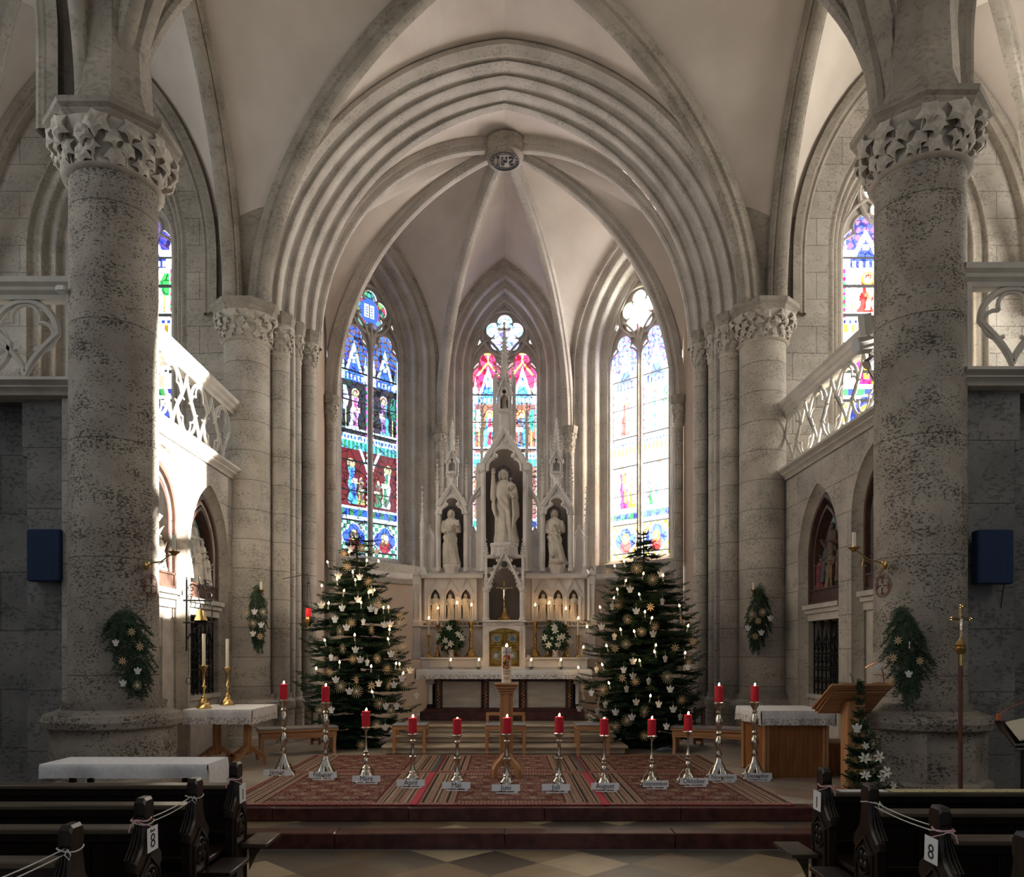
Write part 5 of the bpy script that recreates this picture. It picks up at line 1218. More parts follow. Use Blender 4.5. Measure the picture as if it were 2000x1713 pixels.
# exposition niche over the tabernacle
YT = 12.14
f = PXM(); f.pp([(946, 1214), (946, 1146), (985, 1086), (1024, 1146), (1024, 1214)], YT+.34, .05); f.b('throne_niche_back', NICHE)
for x in (948, 1022): f = PXM(); f.rect(x-3, x+3, 1128, 1212, YT+.06, .30); f.b('throne_niche_wall', WH_ST)
for x in (949.5, 1020.5): colonnette(x, 1148, 1213, 5.2, YT)
f = PXM()
L = [(959, 1150)]
for i in range(7):
    t0 = PI*.02+i*(PI*.46)/7
    xx, yy = 985-26*math.cos(t0)*(1-.0*i), 1148-42*math.sin(t0)*1.0
    L += [(xx, yy), (xx+3.6, yy+1.2 if i < 5 else yy+3)]
L += [(985, 1101)]; Rr = [(1970-x, y) for x, y in reversed(L[:-1])]
f.prism([P(x, y, YT-.02) for x, y in [(951, 1150)]+L+[(985, 1078), (951, 1140)]], (0, .08, 0)); f.prism([P(x, y, YT-.02) for x, y in [(985, 1078), L[-1]]+Rr+[(1019, 1150), (1019, 1140)]], (0, .08, 0))
f.tube([P(x, y, YT-.03) for x, y in ((953, 1142), (985, 1077), (1017, 1142))], .024, 5)
crockets(f, (953, 1142), (985, 1077), YT, 5, .030, -1); crockets(f, (1017, 1142), (985, 1077), YT, 5, .030, 1); finial(f, 985, 1080, YT, .022)
f.rect(944, 1026, 1083, 1090, YT+.12, .1, b=.006)
f.b('throne_gable', WH_ST)
f = PXM(); f.lath(0, 1, [], 3) if False else None
c = P(985, 1103-.5, YT-.04); f.ball(c, (.055, .015, .055), 14); o = f.b('medallion', mat('dark_enamel', (.03, .055, .05), .3)); o['label'] = 'small dark green enamel roundel'
f = PXM(); f.tube([P(985, 1102.5, YT-.05)+Vector((.055*math.cos(t), 0, .055*math.sin(t))) for t in np.linspace(0, 2*PI, 17)[:-1]], .006, 5, closed=True); f.b('medallion_rim', BRASS)
for x in (949, 1021): pinnacle(x, 1052, 1082, 1150, 6.0, YT-.0, 'throne_pinnacle', 5)
# tabernacle
f = PXM(); f.rect(941, 1027, 1211, 1215, YT-.14, .5, b=.006); f.rect(943, 1025, 1215, 1222, YT-.10, .4, b=.006)
for k in range(16): f.ball(P(946+k*5.1, 1219, YT-.11), (.017, .012, .014), 5)
f.rect(943, 953.5, 1222, 1303, YT-.08, .4); f.rect(1015.5, 1026, 1222, 1303, YT-.08, .4); f.rect(943, 1026, 1302, 1309, YT-.11, .4, b=.005)
for i in range(18):
    for x in (948.2, 1020.8): f.ball(P(x+(-1)**i*1.6, 1229+i*4, YT-.08), (.014, .008, .016), 5)
pth = path(31, -1233, -1225.5, -1302, 8); L = [(985+x, -z) for x, z in pth]
L = [(954+62*i/12, 1234-8*math.sin(PI*i/12)) for i in range(13)]
f.prism([P(x, y, YT-.09) for x, y in [(953, 1222)]+[(1017, 1222)]+[(x, y) for x, y in reversed(L)]], (0, .1, 0))
f.tube([P(x, y, YT-.095) for x, y in [(954.5, 1302)]+L+[(1015.5, 1302)]], .009, 5); f.b('tabernacle_surround', WH_ST)
for q in (1, -1):
    f = PXM(); xa, xb = (955.5, 984.6)
    f.prism([P(mx(x, q), y, YT-.04) for x, y in [(xa, 1302), (xb, 1302), (xb, 1227)]+[(xb-(xb-xa)*i/6, 1226+8*(1-math.cos(PI/2*i/6))*.9) for i in range(1, 7)]], (0, .05, 0))
    for y0_, y1_ in ((1236, 1261), (1265, 1298)):
        for (ax, ay), (bx, by) in (((958, y0_), (982, y0_)), ((982, y0_), (982, y1_)), ((982, y1_), (958, y1_)), ((958, y1_), (958, y0_))):
            f.tube([P(mx(ax, q), ay, YT-.045), P(mx(bx, q), by, YT-.045)], .006, 4)
    for y_ in (1263.2, 1300): 
        for k in range(7): f.ball(P(mx(957.5+k*4.2, q), y_, YT-.045), .007, 5)
    d = f.b('tabernacle_door', noisy('gilt_door', (.26, .15, .03), (.46, .29, .08), 14, .35, .1, metal=1)); d['label'] = 'gilded double door leaf with two gem roundels'
    for yc in (1247, 1281):
        g = PXM(); c = P(mx(969.5, q), yc, YT-.055)
        for R_ in (.056, .045): g.tube([c+Vector((R_*math.cos(t), 0, R_*math.sin(t))) for t in np.linspace(0, 2*PI, 17)[:-1]], .005, 5, closed=True)
        o = g.build('roundel_rim', SILV, d)
        g = PXM(); g.ball(c, (.035, .014, .035), 8 if yc > 1260 else 4); g.build('roundel_gem', mat('blue_gem', (.10, .20, .38) if yc < 1260 else (.5, .5, .48), .15), d)
# ------------------------------------------------------------ statues
UX, VF = Vector((1, 0, 0)), Vector((0, -1, 0))
f = M(); c = P(985, 1061, YC+.06); h = 1.20
hd, hands = figure(f, c, h, UX, VF, seed=3, arms=((.50, .90, .12), (.28, .67, .17)), beard=True, w=.98, n=72, swag=1)
# mantle folds swept across the body
for k in range(5):      # loose end of the mantle falling from each forearm, in pleats with a stepped hem
    a = k*.022; f.tube([c+Vector((.125+a*.6, -.11+a, .67*h)), c+Vector((.135+a, -.115+a, .52*h)), c+Vector((.150+a*.9, -.12+a, .36*h)), c+Vector((.135+a*.8, -.125+a, (.20+.035*k)*h)), c+Vector((.13+a*.8, -.125+a, (.185+.035*k)*h))], [.010, .016, .019, .020, .006], 8)
for k in range(4):
    a = k*.020; f.tube([c+Vector((-.155-a*.3, -.10+a, .62*h)), c+Vector((-.165-a*.4, -.10+a, .52*h)), c+Vector((-.150-a*.6, -.11+a, (.36+.03*k)*h)), c+Vector((-.145-a*.6, -.11+a, (.34+.03*k)*h))], [.012, .018, .018, .005], 8)
st = thing('christ_statue', 'large pale statue of a blessing bearded man holding an orb, in the middle niche', 'statue', c); f.build('body', WH_ST2, st, smooth=.9)
g = M(); halo(g, hd+Vector((0, .055, .03)), .12, UX, Vector((0, 0, 1))); o = g.build('halo', GREYD, st); o['label'] = 'dark ring halo'
g = M(); oc = hands[1]+Vector((.0, -.03, .065)); g.ball(oc, .07, 16); g.tube([oc+Vector((0, 0, .06)), oc+Vector((0, 0, .15))], .006, 5); g.tube([oc+Vector((-.03, 0, .125)), oc+Vector((.03, 0, .125))], .006, 5)
g.tube([oc+Vector((.071*math.cos(t), .071*math.sin(t), 0)) for t in np.linspace(0, 2*PI, 17)[:-1]], .006, 5, closed=True); g.build('orb', WH_ST2, st)
YS = 12.46
for q, lab, arms in ((1, 'pale statue holding an open book and long sword, in the left altar niche', ((.20, .60, .15), (.30, .66, .15))), (-1, 'pale statue bowing with crossed forearms, in the right altar niche', ((.12, .55, .13), (.05, .66, .15)))):
    c = P(mx(882.5, q), 1103, YS+.06); h = .90; f = M()
    hd, hands = figure(f, c, h, UX, VF, seed=8+q, arms=arms, beard=False, w=.98, lean=-.03 if q > 0 else -.05, n=60, swag=1)
    f.lathe([(.13, 0), (.13, .02), (.10, .035)], 14, c-Vector((0, 0, .015)))
    st = thing('saint_statue', lab, 'statue', c, 'side statues of the high altar'); f.build('body', WH_ST2, st, smooth=.9)
    g = M(); halo(g, hd+Vector((0, .05, .02)), .10, UX, Vector((0, 0, 1))); g.build('halo', GREYD, st)
    if q > 0:
        g = M(); b = hands[1]+Vector((0, -.02, .05)); g.bbox(b.x-.07, b.x+.06, b.y-.02, b.y+.03, b.z-.04, b.z+.06, .006); g.build('open_book', WH_ST2, st)
        g = M(); a = hands[0]+Vector((0, -.02, .03)); g.tube([a, c+Vector((-.01, -.14, .02))], [.012, .004], 4); g.tube([a+Vector((-.05, 0, -.05)), a+Vector((.05, 0, -.05))], .009, 5); g.ball(a+Vector((0, 0, .02)), .014, 6); g.build('sword', WH_ST2, st)
    else:
        g = M(); g.tube([c+Vector((-.11, -.08, .16)), c+Vector((-.10, -.13, .05)), c+Vector((0, -.15, .03)), c+Vector((.08, -.12, .06))], [.02, .045, .05, .03], 8); g.ball(c+Vector((-.09, -.12, .14)), (.05, .04, .035), 8); g.build('beast_at_feet', WH_ST2, st)
TER = WH_ST2
for i, (x, nm) in enumerate(((850, 'leftmost'), (880, 'middle'), (910, 'rightmost'), (1060, 'leftmost'), (1090, 'middle'), (1120, 'rightmost'))):
    c = P(x, 1210, YR+.03); f = M(); figure(f, c, .42, UX, VF, seed=30+i, arms=((.15+.1*(i % 3), .58), (.3-.1*(i % 2), .62)), beard=i in (0, 1, 3, 5), w=1.1, n=24)
    st = thing('niche_figure', '%s small saint of the three in the lower %s niches' % (nm, 'left' if i < 3 else 'right'), 'statue', c, 'small saints in the lower niches'); f.build('body', TER, st, smooth=.9)
c = P(985, 800, YC+.14); f = M(); figure(f, c, .27, UX, VF, seed=44, arms=((.2, .6), (.3, .7)), beard=True, n=20); f.lathe([(.05, -.01), (.05, .01)], 10, c)
st = thing('niche_figure', 'tiny statue high in the spire tower niche', 'statue', c); f.build('body', WH_ST2, st, smooth=.9)
# crucifix standing in the throne niche
c = P(985, 1212, YT+.14); t = thing('crucifix', 'gilded standing crucifix inside the niche above the tabernacle', 'crucifix', c)
f = M(); f.lathe([(.09, 0), (.10, .015), (.07, .03), (.075, .06), (.04, .11), (.03, .17), (.035, .20), (.012, .23)], 6, c)
for k in range(6): f.ball(c+Vector((.08*math.cos(k*1.05), .08*math.sin(k*1.05), .03)), .02, 6)
f.build('foot', GOLD, t)
f = M(); f.tube([c+Vector((0, 0, .2)), c+Vector((0, 0, .62))], .012, 6); f.tube([c+Vector((-.11, 0, .52)), c+Vector((.11, 0, .52))], .012, 6)
for p in ((0, .63), (-.12, .52), (.12, .52)): f.ball(c+Vector((p[0], 0, p[1])), .022, 6)
f.build('cross', GOLD, t)
f = M(); k = c+Vector((0, -.018, 0)); f.tube([k+Vector((.005, 0, .28)), k+Vector((-.008, -.01, .36)), k+Vector((0, 0, .42)), k+Vector((0, 0, .49))], [.009, .015, .020, .022], 8)
for s in (-1, 1): f.tube([k+Vector((0, 0, .495)), k+Vector((s*.05, 0, .51)), k+Vector((s*.10, 0, .535))], [.012, .008, .006], 6)
f.ball(k+Vector((-.004, -.004, .535)), .018, 8); f.build('corpus', SILV, t)
# altar cloth with lace border
def cloth(name, label, x0, x1, y0, y1, z, drop, group=None, mats=None, hem=.05, cat='tablecloth', sides=(1, 1, 1, 1), fr=9, seed=1, lace_h=.1):
    """cloth lying on a rectangle with a hanging, gently waving edge; sides = front, right, back, left"""
    t = thing(name, label, cat, ((x0+x1)/2, (y0+y1)/2, z), group); rnd = random.Random(seed); f = M(); l = M()
    top = [(x0, y0, z+.006), (x1, y0, z+.006), (x1, y1, z+.006), (x0, y1, z+.006)]
    f.box(x0, x1, y0, y1, z+.001, z+.006)
    pts = []; nrm = []
    edges = (((x0, y0), (x1, y0), (0, -1), sides[0]), ((x1, y0), (x1, y1), (1, 0), sides[1]), ((x1, y1), (x0, y1), (0, 1), sides[2]), ((x0, y1), (x0, y0), (-1, 0), sides[3]))
    for (a, b, n, on) in edges:
        L = math.hypot(b[0]-a[0], b[1]-a[1]); k = max(4, int(L/.03)); d = drop*on
        if d <= 0: continue
        rows = [[], [], [], [], [], []]
        for i in range(k+1):
            s_ = i/k; x, y = a[0]+(b[0]-a[0])*s_, a[1]+(b[1]-a[1])*s_; w = .012*math.sin(s_*L*fr*2+seed)+.008*math.sin(s_*L*fr*4.7+seed*2)
            cdrop = d*(1+.10*(1 if i in (0, k) else 0))
            for j, q in enumerate((0, .02, .25, .55, .56, 1)):
                o = .004+.010*min(1, q*8)+w*q*1.2
                zz = z+.006-cdrop*q
                if j == 5: zz -= .006*abs(math.sin(i*1.3))
                rows[j].append((x+n[0]*o, y+n[1]*o, zz))
        f.loft(rows[:4] if lace_h else rows, 0, False)
        if lace_h: l.loft(rows[3:], 0, False)
    f.build('linen', CLOTH, t, smooth=1.2)
    if lace_h: o = l.build('lace_border', LACE, t, smooth=1.2); o['label'] = 'white lace edging'
    return t
cloth('altar_cloth', 'long white altar cloth with lace border over the high altar table', Xp(813, 11.55), Xp(1156, 11.55), 11.54, 12.15, Zp(1309, 11.55), .135, sides=(1, 1, 0, 1), seed=4)
# ------------------------------------------------------------ lettering
def text_mesh(name, txt, size, mt, parent, loc, rot=(PI/2, 0, 0), label=None, depth=.0006, bend=0, xs=1):
    cu = bpy.data.curves.new(name, 'FONT'); cu.body = txt; cu.size = size; cu.align_x = 'CENTER'; cu.align_y = 'CENTER'; cu.extrude = depth; cu.offset = 0
    cu.resolution_u = 3
    o = bpy.data.objects.new(name+'_tmp', cu); C.objects.link(o); dg = bpy.context.evaluated_depsgraph_get(); dg.update()
    me = bpy.data.meshes.new_from_object(o.evaluated_get(dg)); me.name = name
    bpy.data.objects.remove(o); bpy.data.curves.remove(cu)
    if bend or xs != 1:
        for v in me.vertices:
            v.co.x *= xs
            if bend: a = v.co.x/bend; z = v.co.z; v.co.x = (bend+z)*math.sin(a); v.co.z = (bend+z)*math.cos(a)-bend
    me.materials.clear(); me.materials.append(mt)
    n = bpy.data.objects.new(name, me); C.objects.link(n)
    n.rotation_euler = rot; n.location = Vector(loc)-(rootloc(parent) if parent is not None else Vector((0, 0, 0)))
    if parent is not None: n.parent = parent; KIDS.setdefault(parent.name, []).append(n)
    if label: n['label'] = label
    return n
# ------------------------------------------------------------ rugs
def rug(label, x0, x1, y0, y1, seed, skew=0):
    cs = .011; W, H = int((x1-x0)/cs), int((y1-y0)/cs); v, u = np.mgrid[0:H, 0:W]; x = u*cs; y = v*cs; w = x1-x0; h = y1-y0
    red = np.array((.15, .036, .032)); cream = np.array((.36, .28, .21)); dark = np.array((.035, .022, .02)); tan = np.array((.19, .115, .08)); rose = np.array((.23, .085, .07))
    col = np.zeros((H, W, 3)); col[:] = red; rng = np.random.default_rng(seed)
    ex = np.minimum(x, w-x); ey = np.minimum(y, h-y)
    # long stripes near the two sides
    inner = ex > .36
    col[~inner] = tan
    k = ex/.36*26; ki = k.astype(int)
    for i, c in enumerate((red, rose, tan, dark, tan, cream, tan, rose, rose, tan, dark, cream, dark, tan, rose, rose, tan, cream, tan, dark, cream, tan, rose, rose, dark, red)): col[(~inner) & (ki == i)] = c
    dots = (~inner) & np.isin(ki, (2, 7, 8, 14, 15, 22, 23)) & (((y/.03).astype(int)+(x/.02).astype(int)) % 2 == 0); col[dots] = cream
    # end borders with small motifs
    end = (ey < .22)
    e2 = end & inner; col[e2] = rose
    m = e2 & ((np.sin(x*95)*np.sin(ey*95)) > .25); col[m] = cream; m = e2 & ((np.sin(x*95+1.6)*np.sin(ey*95+1.6)) > .5); col[m] = dark
    end3 = (ey < .10) & ~inner; m = end3 & ((np.sin(x*120)*np.sin(ey*110)) > .1); col[end3] = rose; col[m] = cream
    col[inner & (abs(ey-.22) < .012)] = dark
    # field with rows of medallions
    fd = inner & (ey > .24)
    px_, py_ = .30, .20; fx = (x+.5*px_*((np.floor((y-.24)/py_)) % 2))/px_ % 1-.5; fy = ((y-.24)/py_) % 1-.5
    d = np.sqrt((fx*1.0)**2+(fy*.8)**2)
    col[fd & (d < .40)] = dark*1.3; col[fd & (d < .33)] = rose; col[fd & (d < .22)] = tan; col[fd & (d < .12)] = cream; col[fd & (abs(d-.36) < .02)] = cream*.8
    nz = rng.random((H, W)); col[fd & (nz > .90)] = cream*.7; col[fd & (nz < .12)] = dark
    col *= (.8+.4*rng.random((H, W)))[..., None]
    col[(ex < .022) | (ey < .012)] = (.23, .02, .03)
    t = thing('oriental_rug', label, 'rug', (x0, y0, FZ+.004), 'oriental rugs covering the chancel floor')
    b = M(); b.box(x0, x1, y0, y1, FZ+.0045, FZ+.0135); b.build('backing', mat('rug_backing', (.16, .03, .03), .95), t)
    o = colour_grid('pile', np.ones((H, W), bool), col, cs, 0, 0, Vector((0, 0, 0)), Vector((1, 0, 0)), Vector((0, 1, 0)), 0, RUGM, t)
    me = o.data; n = len(me.vertices); co = np.empty(n*3); me.vertices.foreach_get('co', co); co = co.reshape(-1, 3)
    co[:, 1] = co[:, 2]; co[:, 2] = .0105+.0022*np.random.default_rng(seed).random(n); co[:, 0] *= w/(W*cs); co[:, 1] *= h/(H*cs); me.vertices.foreach_set('co', co.ravel()); me.update()
    return t
RUGM = attr_mat('rug_pile', .95)
YF0, YM, YB = 6.83, 8.73, 10.27
for i, (x0, x1, nm) in enumerate(((-2.54, -.84, 'left'), (-.80, .88, 'middle'), (.92, 2.58, 'right'))):
    rug('red patterned oriental rug, %s one of the front row along the step edge' % nm, x0, x1, YF0, YM, 2+i)
    rug('red patterned oriental rug, %s one of the back row before the altar steps' % nm, x0+.01, x1, YM+.03, YB, 12+i)
for x0, x1, nm in ((-.84, -.80, 'left'), (.88, .92, 'right')):
    f = M(); f.box(x0-.012, x1+.012, YF0, YM, FZ+.014, FZ+.018); tag(f.build('carpet_tape', mat('crimson_tape', (.42, .025, .05), .8), loc=(x0, YF0, FZ)), 'narrow crimson strip over the %s joint between front row rugs' % nm, 'tape', 'crimson strips over the rug joints')
    f = M(); f.box(x0-.012, x1+.012, YM+.03, YB, FZ+.014, FZ+.018); tag(f.build('carpet_tape', GREYD, loc=(x0, YM, FZ)), 'narrow dark strip over the %s joint between back row rugs' % nm, 'tape', 'dark strips over the rug joints')
# ------------------------------------------------------------ flames and candles
def flame(M_, c, h, r, lean=0):
    M_.lathe([(r*.25, 0), (r*.8, h*.15), (r, h*.32), (r*.75, h*.6), (r*.3, h*.85), (r*.04, h)], 8, c)
    for i in range(len(M_.v)-48, len(M_.v)): x, y, z = M_.v[i]; M_.v[i] = (x+lean*(z-c[2]), y, z)
    return M_
def candle(name, label, c, r, h, mt, lit=True, fh=.035, group=None, cat='candle', fr_=.010):
    t = thing(name, label, cat, c, group)
    f = M(); f.lathe([(r, 0), (r, h-.004), (r*.92, h), (r*.55, h-.006), (.002, h-.008)], 20, c); f.build('wax', mt, t)
    f = M(); f.tube([Vector(c)+Vector((0, 0, h-.008)), Vector(c)+Vector((.001, 0, h+.006))], .0015, 5); f.build('wick', INK, t)
    if lit: f = M(); flame(f, Vector(c)+Vector((.001, 0, h+.002)), fh, fr_, .12); f.build('flame', FLAME, t)
    return t
def cstick(name, label, c, prof, mt, foot=0, group=None, n=18, pan=None):
    t = thing(name, label, 'candlestick', c, group); f = M(); k = foot or 0; rows = []
    zs = prof[-1][1]
    for (r, z) in prof:
        rows.append([(c[0]+r*(1+k*max(0, 1-z/(zs*.3))*math.cos(3*q+PI/2))*math.cos(q), c[1]+r*(1+k*max(0, 1-z/(zs*.3))*math.cos(3*q+PI/2))*math.sin(q), c[2]+z) for q in [2*PI*i/n for i in range(n)]])
    cut = next(i for i, p in enumerate(prof) if p[1] > zs*.26)
    f.loft(rows[:cut+1], 0, True, True); f.build('foot', mt, t, smooth=.9)
    f = M(); f.loft(rows[cut:], 0, True, True); f.build('stem', mt, t, smooth=.9)
    f = M(); R_ = pan or prof[-1][0]*1.0; f.lathe([(R_*.3, -.02), (R_*.8, -.008), (R_, .004), (R_*.97, .008), (R_*.5, .0), (.004, 0)], 18, (c[0], c[1], c[2]+zs)); f.build('drip_pan', mt, t, smooth=.9)
    return t
PA = [(.118, 0), (.122, .012), (.105, .035), (.085, .07), (.066, .12), (.05, .17), (.034, .215), (.022, .245), (.032, .27), (.036, .285), (.02, .31), (.026, .34), (.042, .38), (.046, .41), (.03, .455), (.017, .48), (.034, .497), (.037, .512), (.018, .535), (.025, .56), (.040, .605), (.042, .64), (.026, .69), (.017, .71), (.033, .73), (.02, .75), (.03, .775), (.048, .80), (.054, .83)]
PB = [(.105, 0), (.11, .012), (.09, .03), (.075, .055), (.058, .09), (.046, .12), (.03, .14), (.045, .152), (.03, .17), (.018, .185), (.03, .2), (.033, .235), (.018, .26), (.03, .275), (.036, .29), (.02, .305), (.026, .325), (.015, .34), (.012, .42), (.009, .50), (.014, .545), (.03, .57), (.05, .58)]
PC = [(.085, 0), (.09, .012), (.085, .05), (.062, .07), (.07, .10), (.05, .125), (.035, .15), (.045, .165), (.03, .185), (.028, .31), (.04, .325), (.045, .345), (.03, .36), (.034, .375), (.022, .40), (.018, .50), (.03, .515), (.035, .53), (.022, .545), (.03, .57), (.055, .60)]
MON = [('Jänner', 554, 1336, 1366, 1515, 541, 1520, 'A'), ('Februar', 636, 1341, 1371, 1522, 630, 1529, 'A'), ('März', 715, 1389, 1419, 1530, 715, 1539, 'B'), ('April', 806, 1402, 1432, 1538, 802, 1547, 'C'),
       ('Mai', 893, 1404, 1434, 1543, 891, 1552, 'C'), ('Juni', 990, 1402, 1432, 1548, 988, 1555, 'C'), ('Juli', 1092, 1400, 1431, 1547, 1086, 1555, 'C'), ('August', 1180, 1404, 1435, 1545, 1182, 1553, 'B'),
       ('September', 1273, 1405, 1436, 1540, 1281, 1548, 'B'), ('Oktober', 1344, 1396, 1427, 1535, 1356, 1543, 'B'), ('November', 1404, 1340, 1371, 1527, 1412, 1534, 'A'), ('Dezember', 1474, 1340, 1370, 1522, 1481, 1529, 'A')]
for i, (nm, xc, yt, yb, yf, xs_, ys, ty) in enumerate(MON):
    Y = (EYE-FZ)*F/(yf-CY); on_rug = 0.0142 if i not in (0, 11) else .001
    z0 = FZ+on_rug; zb = Zp(yb, Y); zt = Zp(yt, Y); X = Xp(xc, Y); pr = dict(A=PA, B=PB, C=PC)[ty]; zs = zb-.014-z0; k = zs/pr[-1][1]
    desc = dict(A='tall baroque', B='slender footed', C='column-stemmed')[ty]
    t = cstick('silver_candlestick', '%s silver candlestick behind the card reading %s' % (desc, nm), Vector((X, Y, z0)), [(r*(k if ty != 'A' else 1), z*k) for r, z in pr], SILV, .38 if ty == 'A' else .28, 'silver candlesticks of the twelve months', 24, .056)
    ft = [ch for ch in KIDS[t.name] if ch.name.startswith('foot')][0]; f = M()
    for a in (PI/6, 5*PI/6, 3*PI/2):
        R_ = pr[0][0]*1.05; d = Vector((math.cos(a), math.sin(a), 0)); b0 = Vector((X, Y, z0)); f.ball(b0+d*R_+Vector((0, 0, .014)), (.017, .017, .013), 8); f.tube([b0+d*R_+Vector((0, 0, .02)), b0+d*(R_*1.02)+Vector((0, 0, .045)), b0+d*(R_*.80)+Vector((0, 0, .06)), b0+d*(R_*.72)+Vector((0, 0, .10)), b0+d*(R_*.40)+Vector((0, 0, .16))], [.010, .014, .010, .012, .006], 7)
    f.build('scroll_feet', SILV, t, smooth=.9)
    f = M(); f.tube([(X, Y, z0+zs), (X, Y, z0+zs+.012)], .007, 6); f.build('spike', GREYD, t)
    candle('pillar_candle', 'lit red pillar candle above the card reading %s' % nm, Vector((X, Y, zb)), .043, zt-zb, WAXR, True, .034 if i not in (4, 7) else .014, 'red candles of the twelve months', fr_=.011)
    # name card on clear stand
    Yc = Y-.13; cw = (55 if nm != 'September' else 50)*Yc/F; zc = z0+.048; Xc = Xp(xs_, Yc); 
    cd = thing('name_card', 'white card lettered %s standing before its candlestick' % nm, 'sign', (Xc, Yc, z0), 'month name cards')
    f = M(); f.prism([(Xc-cw/2, Yc, z0+.022), (Xc+cw/2, Yc, z0+.022), (Xc+cw/2, Yc+.015, z0+.085), (Xc-cw/2, Yc+.015, z0+.085)], (0, .002, 0)); o = f.build('card', CARD, cd)
    f = M(); f.box(Xc-cw*.35, Xc+cw*.40, Yc-.01, Yc+.03, z0, z0+.006); f.box(Xc+cw*.30, Xc+cw*.42, Yc-.012, Yc-.006, z0, z0+.03); f.build('clear_foot', GLASSC, cd)
    text_mesh('lettering', nm, .068 if len(nm) < 8 else .058, INK, cd, (Xc, Yc+.006, z0+.054), (PI/2-.23, 0, 0), xs=(1.0 if len(nm) < 6 else .95))
# ------------------------------------------------------------ altar candles, flowers
for i, (x, yt, yb, yf, big) in enumerate(((837, 1210, 1240, 1284, 0), (855, 1190, 1220, 1284, 0), (892, 1180, 1211, 1284, 0), (920, 1184, 1215, 1284, 1), (1045, 1184, 1215, 1284, 1), (1072, 1180, 1211, 1284, 0), (1105, 1191, 1220, 1284, 0), (1129, 1210, 1241, 1284, 0))):
    Y = 12.30 if big or i in (0, 7) else 12.36; z0 = Zp(1284, 12.13)+.002; zb = Zp(yb, Y); zt = Zp(yt, Y); H = zb-z0-.008; X = Xp(x, Y); nm = 'left' if i < 4 else 'right'
    od = ('outermost', 'second', 'third', 'innermost')[i if i < 4 else 7-i]
    kk = 1.35 if big else .8
    pr = [(r*kk, z*H) for r, z in ((.085, 0), (.088, .02), (.06, .05), (.045, .12), (.03, .2), (.02, .25), (.03, .27), (.028, .29), (.018, .31), (.017, .48), (.03, .50), (.03, .53), (.017, .55), (.016, .74), (.026, .76), (.018, .80), (.024, .9), (.045, 1.0))]
    cstick('altar_candlestick', '%s gilded candlestick, %s on the %s side of the altar shelf' % ('heavy tall' if big else 'slim', od, nm), Vector((X, Y, z0)), pr, GOLD, .18, 'gilded altar candlesticks', 14, .042*(1.25 if big else 1))
    candle('altar_candle', 'lit slim white candle, %s on the %s side of the altar shelf' % (od, nm), Vector((X, Y, zb)), .016 if not big else .018, zt-zb, WAXW, True, .05, 'tall white altar candles', fr_=.013)
for i, x in enumerate((880, 935, 1037, 1095)):
    Y = 11.85; z0 = Zp(1309, 11.55)+.007; X = Xp(x, Y); nm = ('outer left', 'inner left', 'inner right', 'outer right')[i]
    f = M(); f.lathe([(.035, 0), (.03, .006), (.01, .012), (.01, .02), (.05, .03), (.055, .036), (.04, .034), (.003, .033)], 16, (X, Y, z0)); tag(f.build('candle_dish', GREYD, loc=(X, Y, z0)), 'small black candle dish on the lace cloth, %s one' % nm, 'candle holder', 'black candle dishes on the altar')
    candle('stump_candle', 'short lit white candle on the altar cloth, %s one' % nm, Vector((X, Y, z0+.035)), .030, Zp(1291, Y)-z0-.035, WAXW, True, .045, 'short white candles on the altar table', fr_=.013)
def flower(M_, c, s, nrm, rnd, m=0, mc=1, n=6):
    nrm = Vector(nrm).normalized(); a = nrm.orthogonal().normalized(); b = nrm.cross(a); c = Vector(c)
    for i in range(n):
        t = 2*PI*i/n+rnd.uniform(-.15, .15); d = a*math.cos(t)+b*math.sin(t); e = nrm.cross(d); L = s*rnd.uniform(.85, 1.1)
        p = [c, c+d*L*.45+e*L*.22+nrm*L*.15, c+d*L*.8+e*L*.15+nrm*L*.12, c+d*L-nrm*L*.05, c+d*L*.8-e*L*.15+nrm*L*.12, c+d*L*.45-e*L*.22+nrm*L*.15, c+d*L*.5+nrm*L*.06]
        M_.add(p, [(0, 1, 6), (1, 2, 6), (2, 3, 6), (3, 4, 6), (4, 5, 6), (5, 0, 6)], m)
    for k in range(4): M_.ball(c+nrm*s*.12+a*s*.05*math.cos(k*1.6)+b*s*.05*math.sin(k*1.6), s*.06, 5, mc)
def spray_leaves(M_, c, n, R, rnd, s=.045, shape=lambda z: 1, m=0):
    for i in range(n):
        while True:
            d = Vector((rnd.uniform(-1, 1), rnd.uniform(-1, 1), rnd.uniform(-1, 1)))
            if .1 < d.length < 1: break
        d = d.normalized()*(.55+.45*rnd.random()); k = shape(d.z); p = Vector(c)+Vector((d.x*R[0]*k, d.y*R[1]*k, d.z*R[2])); o = d.normalized()
        a = o.orthogonal().normalized(); a.rotate(Matrix.Rotation(rnd.uniform(0, 6.3), 3, o)); b = o.cross(a); t = (o*.7+a*.5).normalized(); L = s*rnd.uniform(.7, 1.4)
        M_.add([p, p+t*L*.5+b*L*.22, p+t*L, p+t*L*.5-b*L*.22, p+t*L*.5+o*L*.1], [(0, 1, 4), (1, 2, 4), (2, 3, 4), (3, 0, 4)], m)
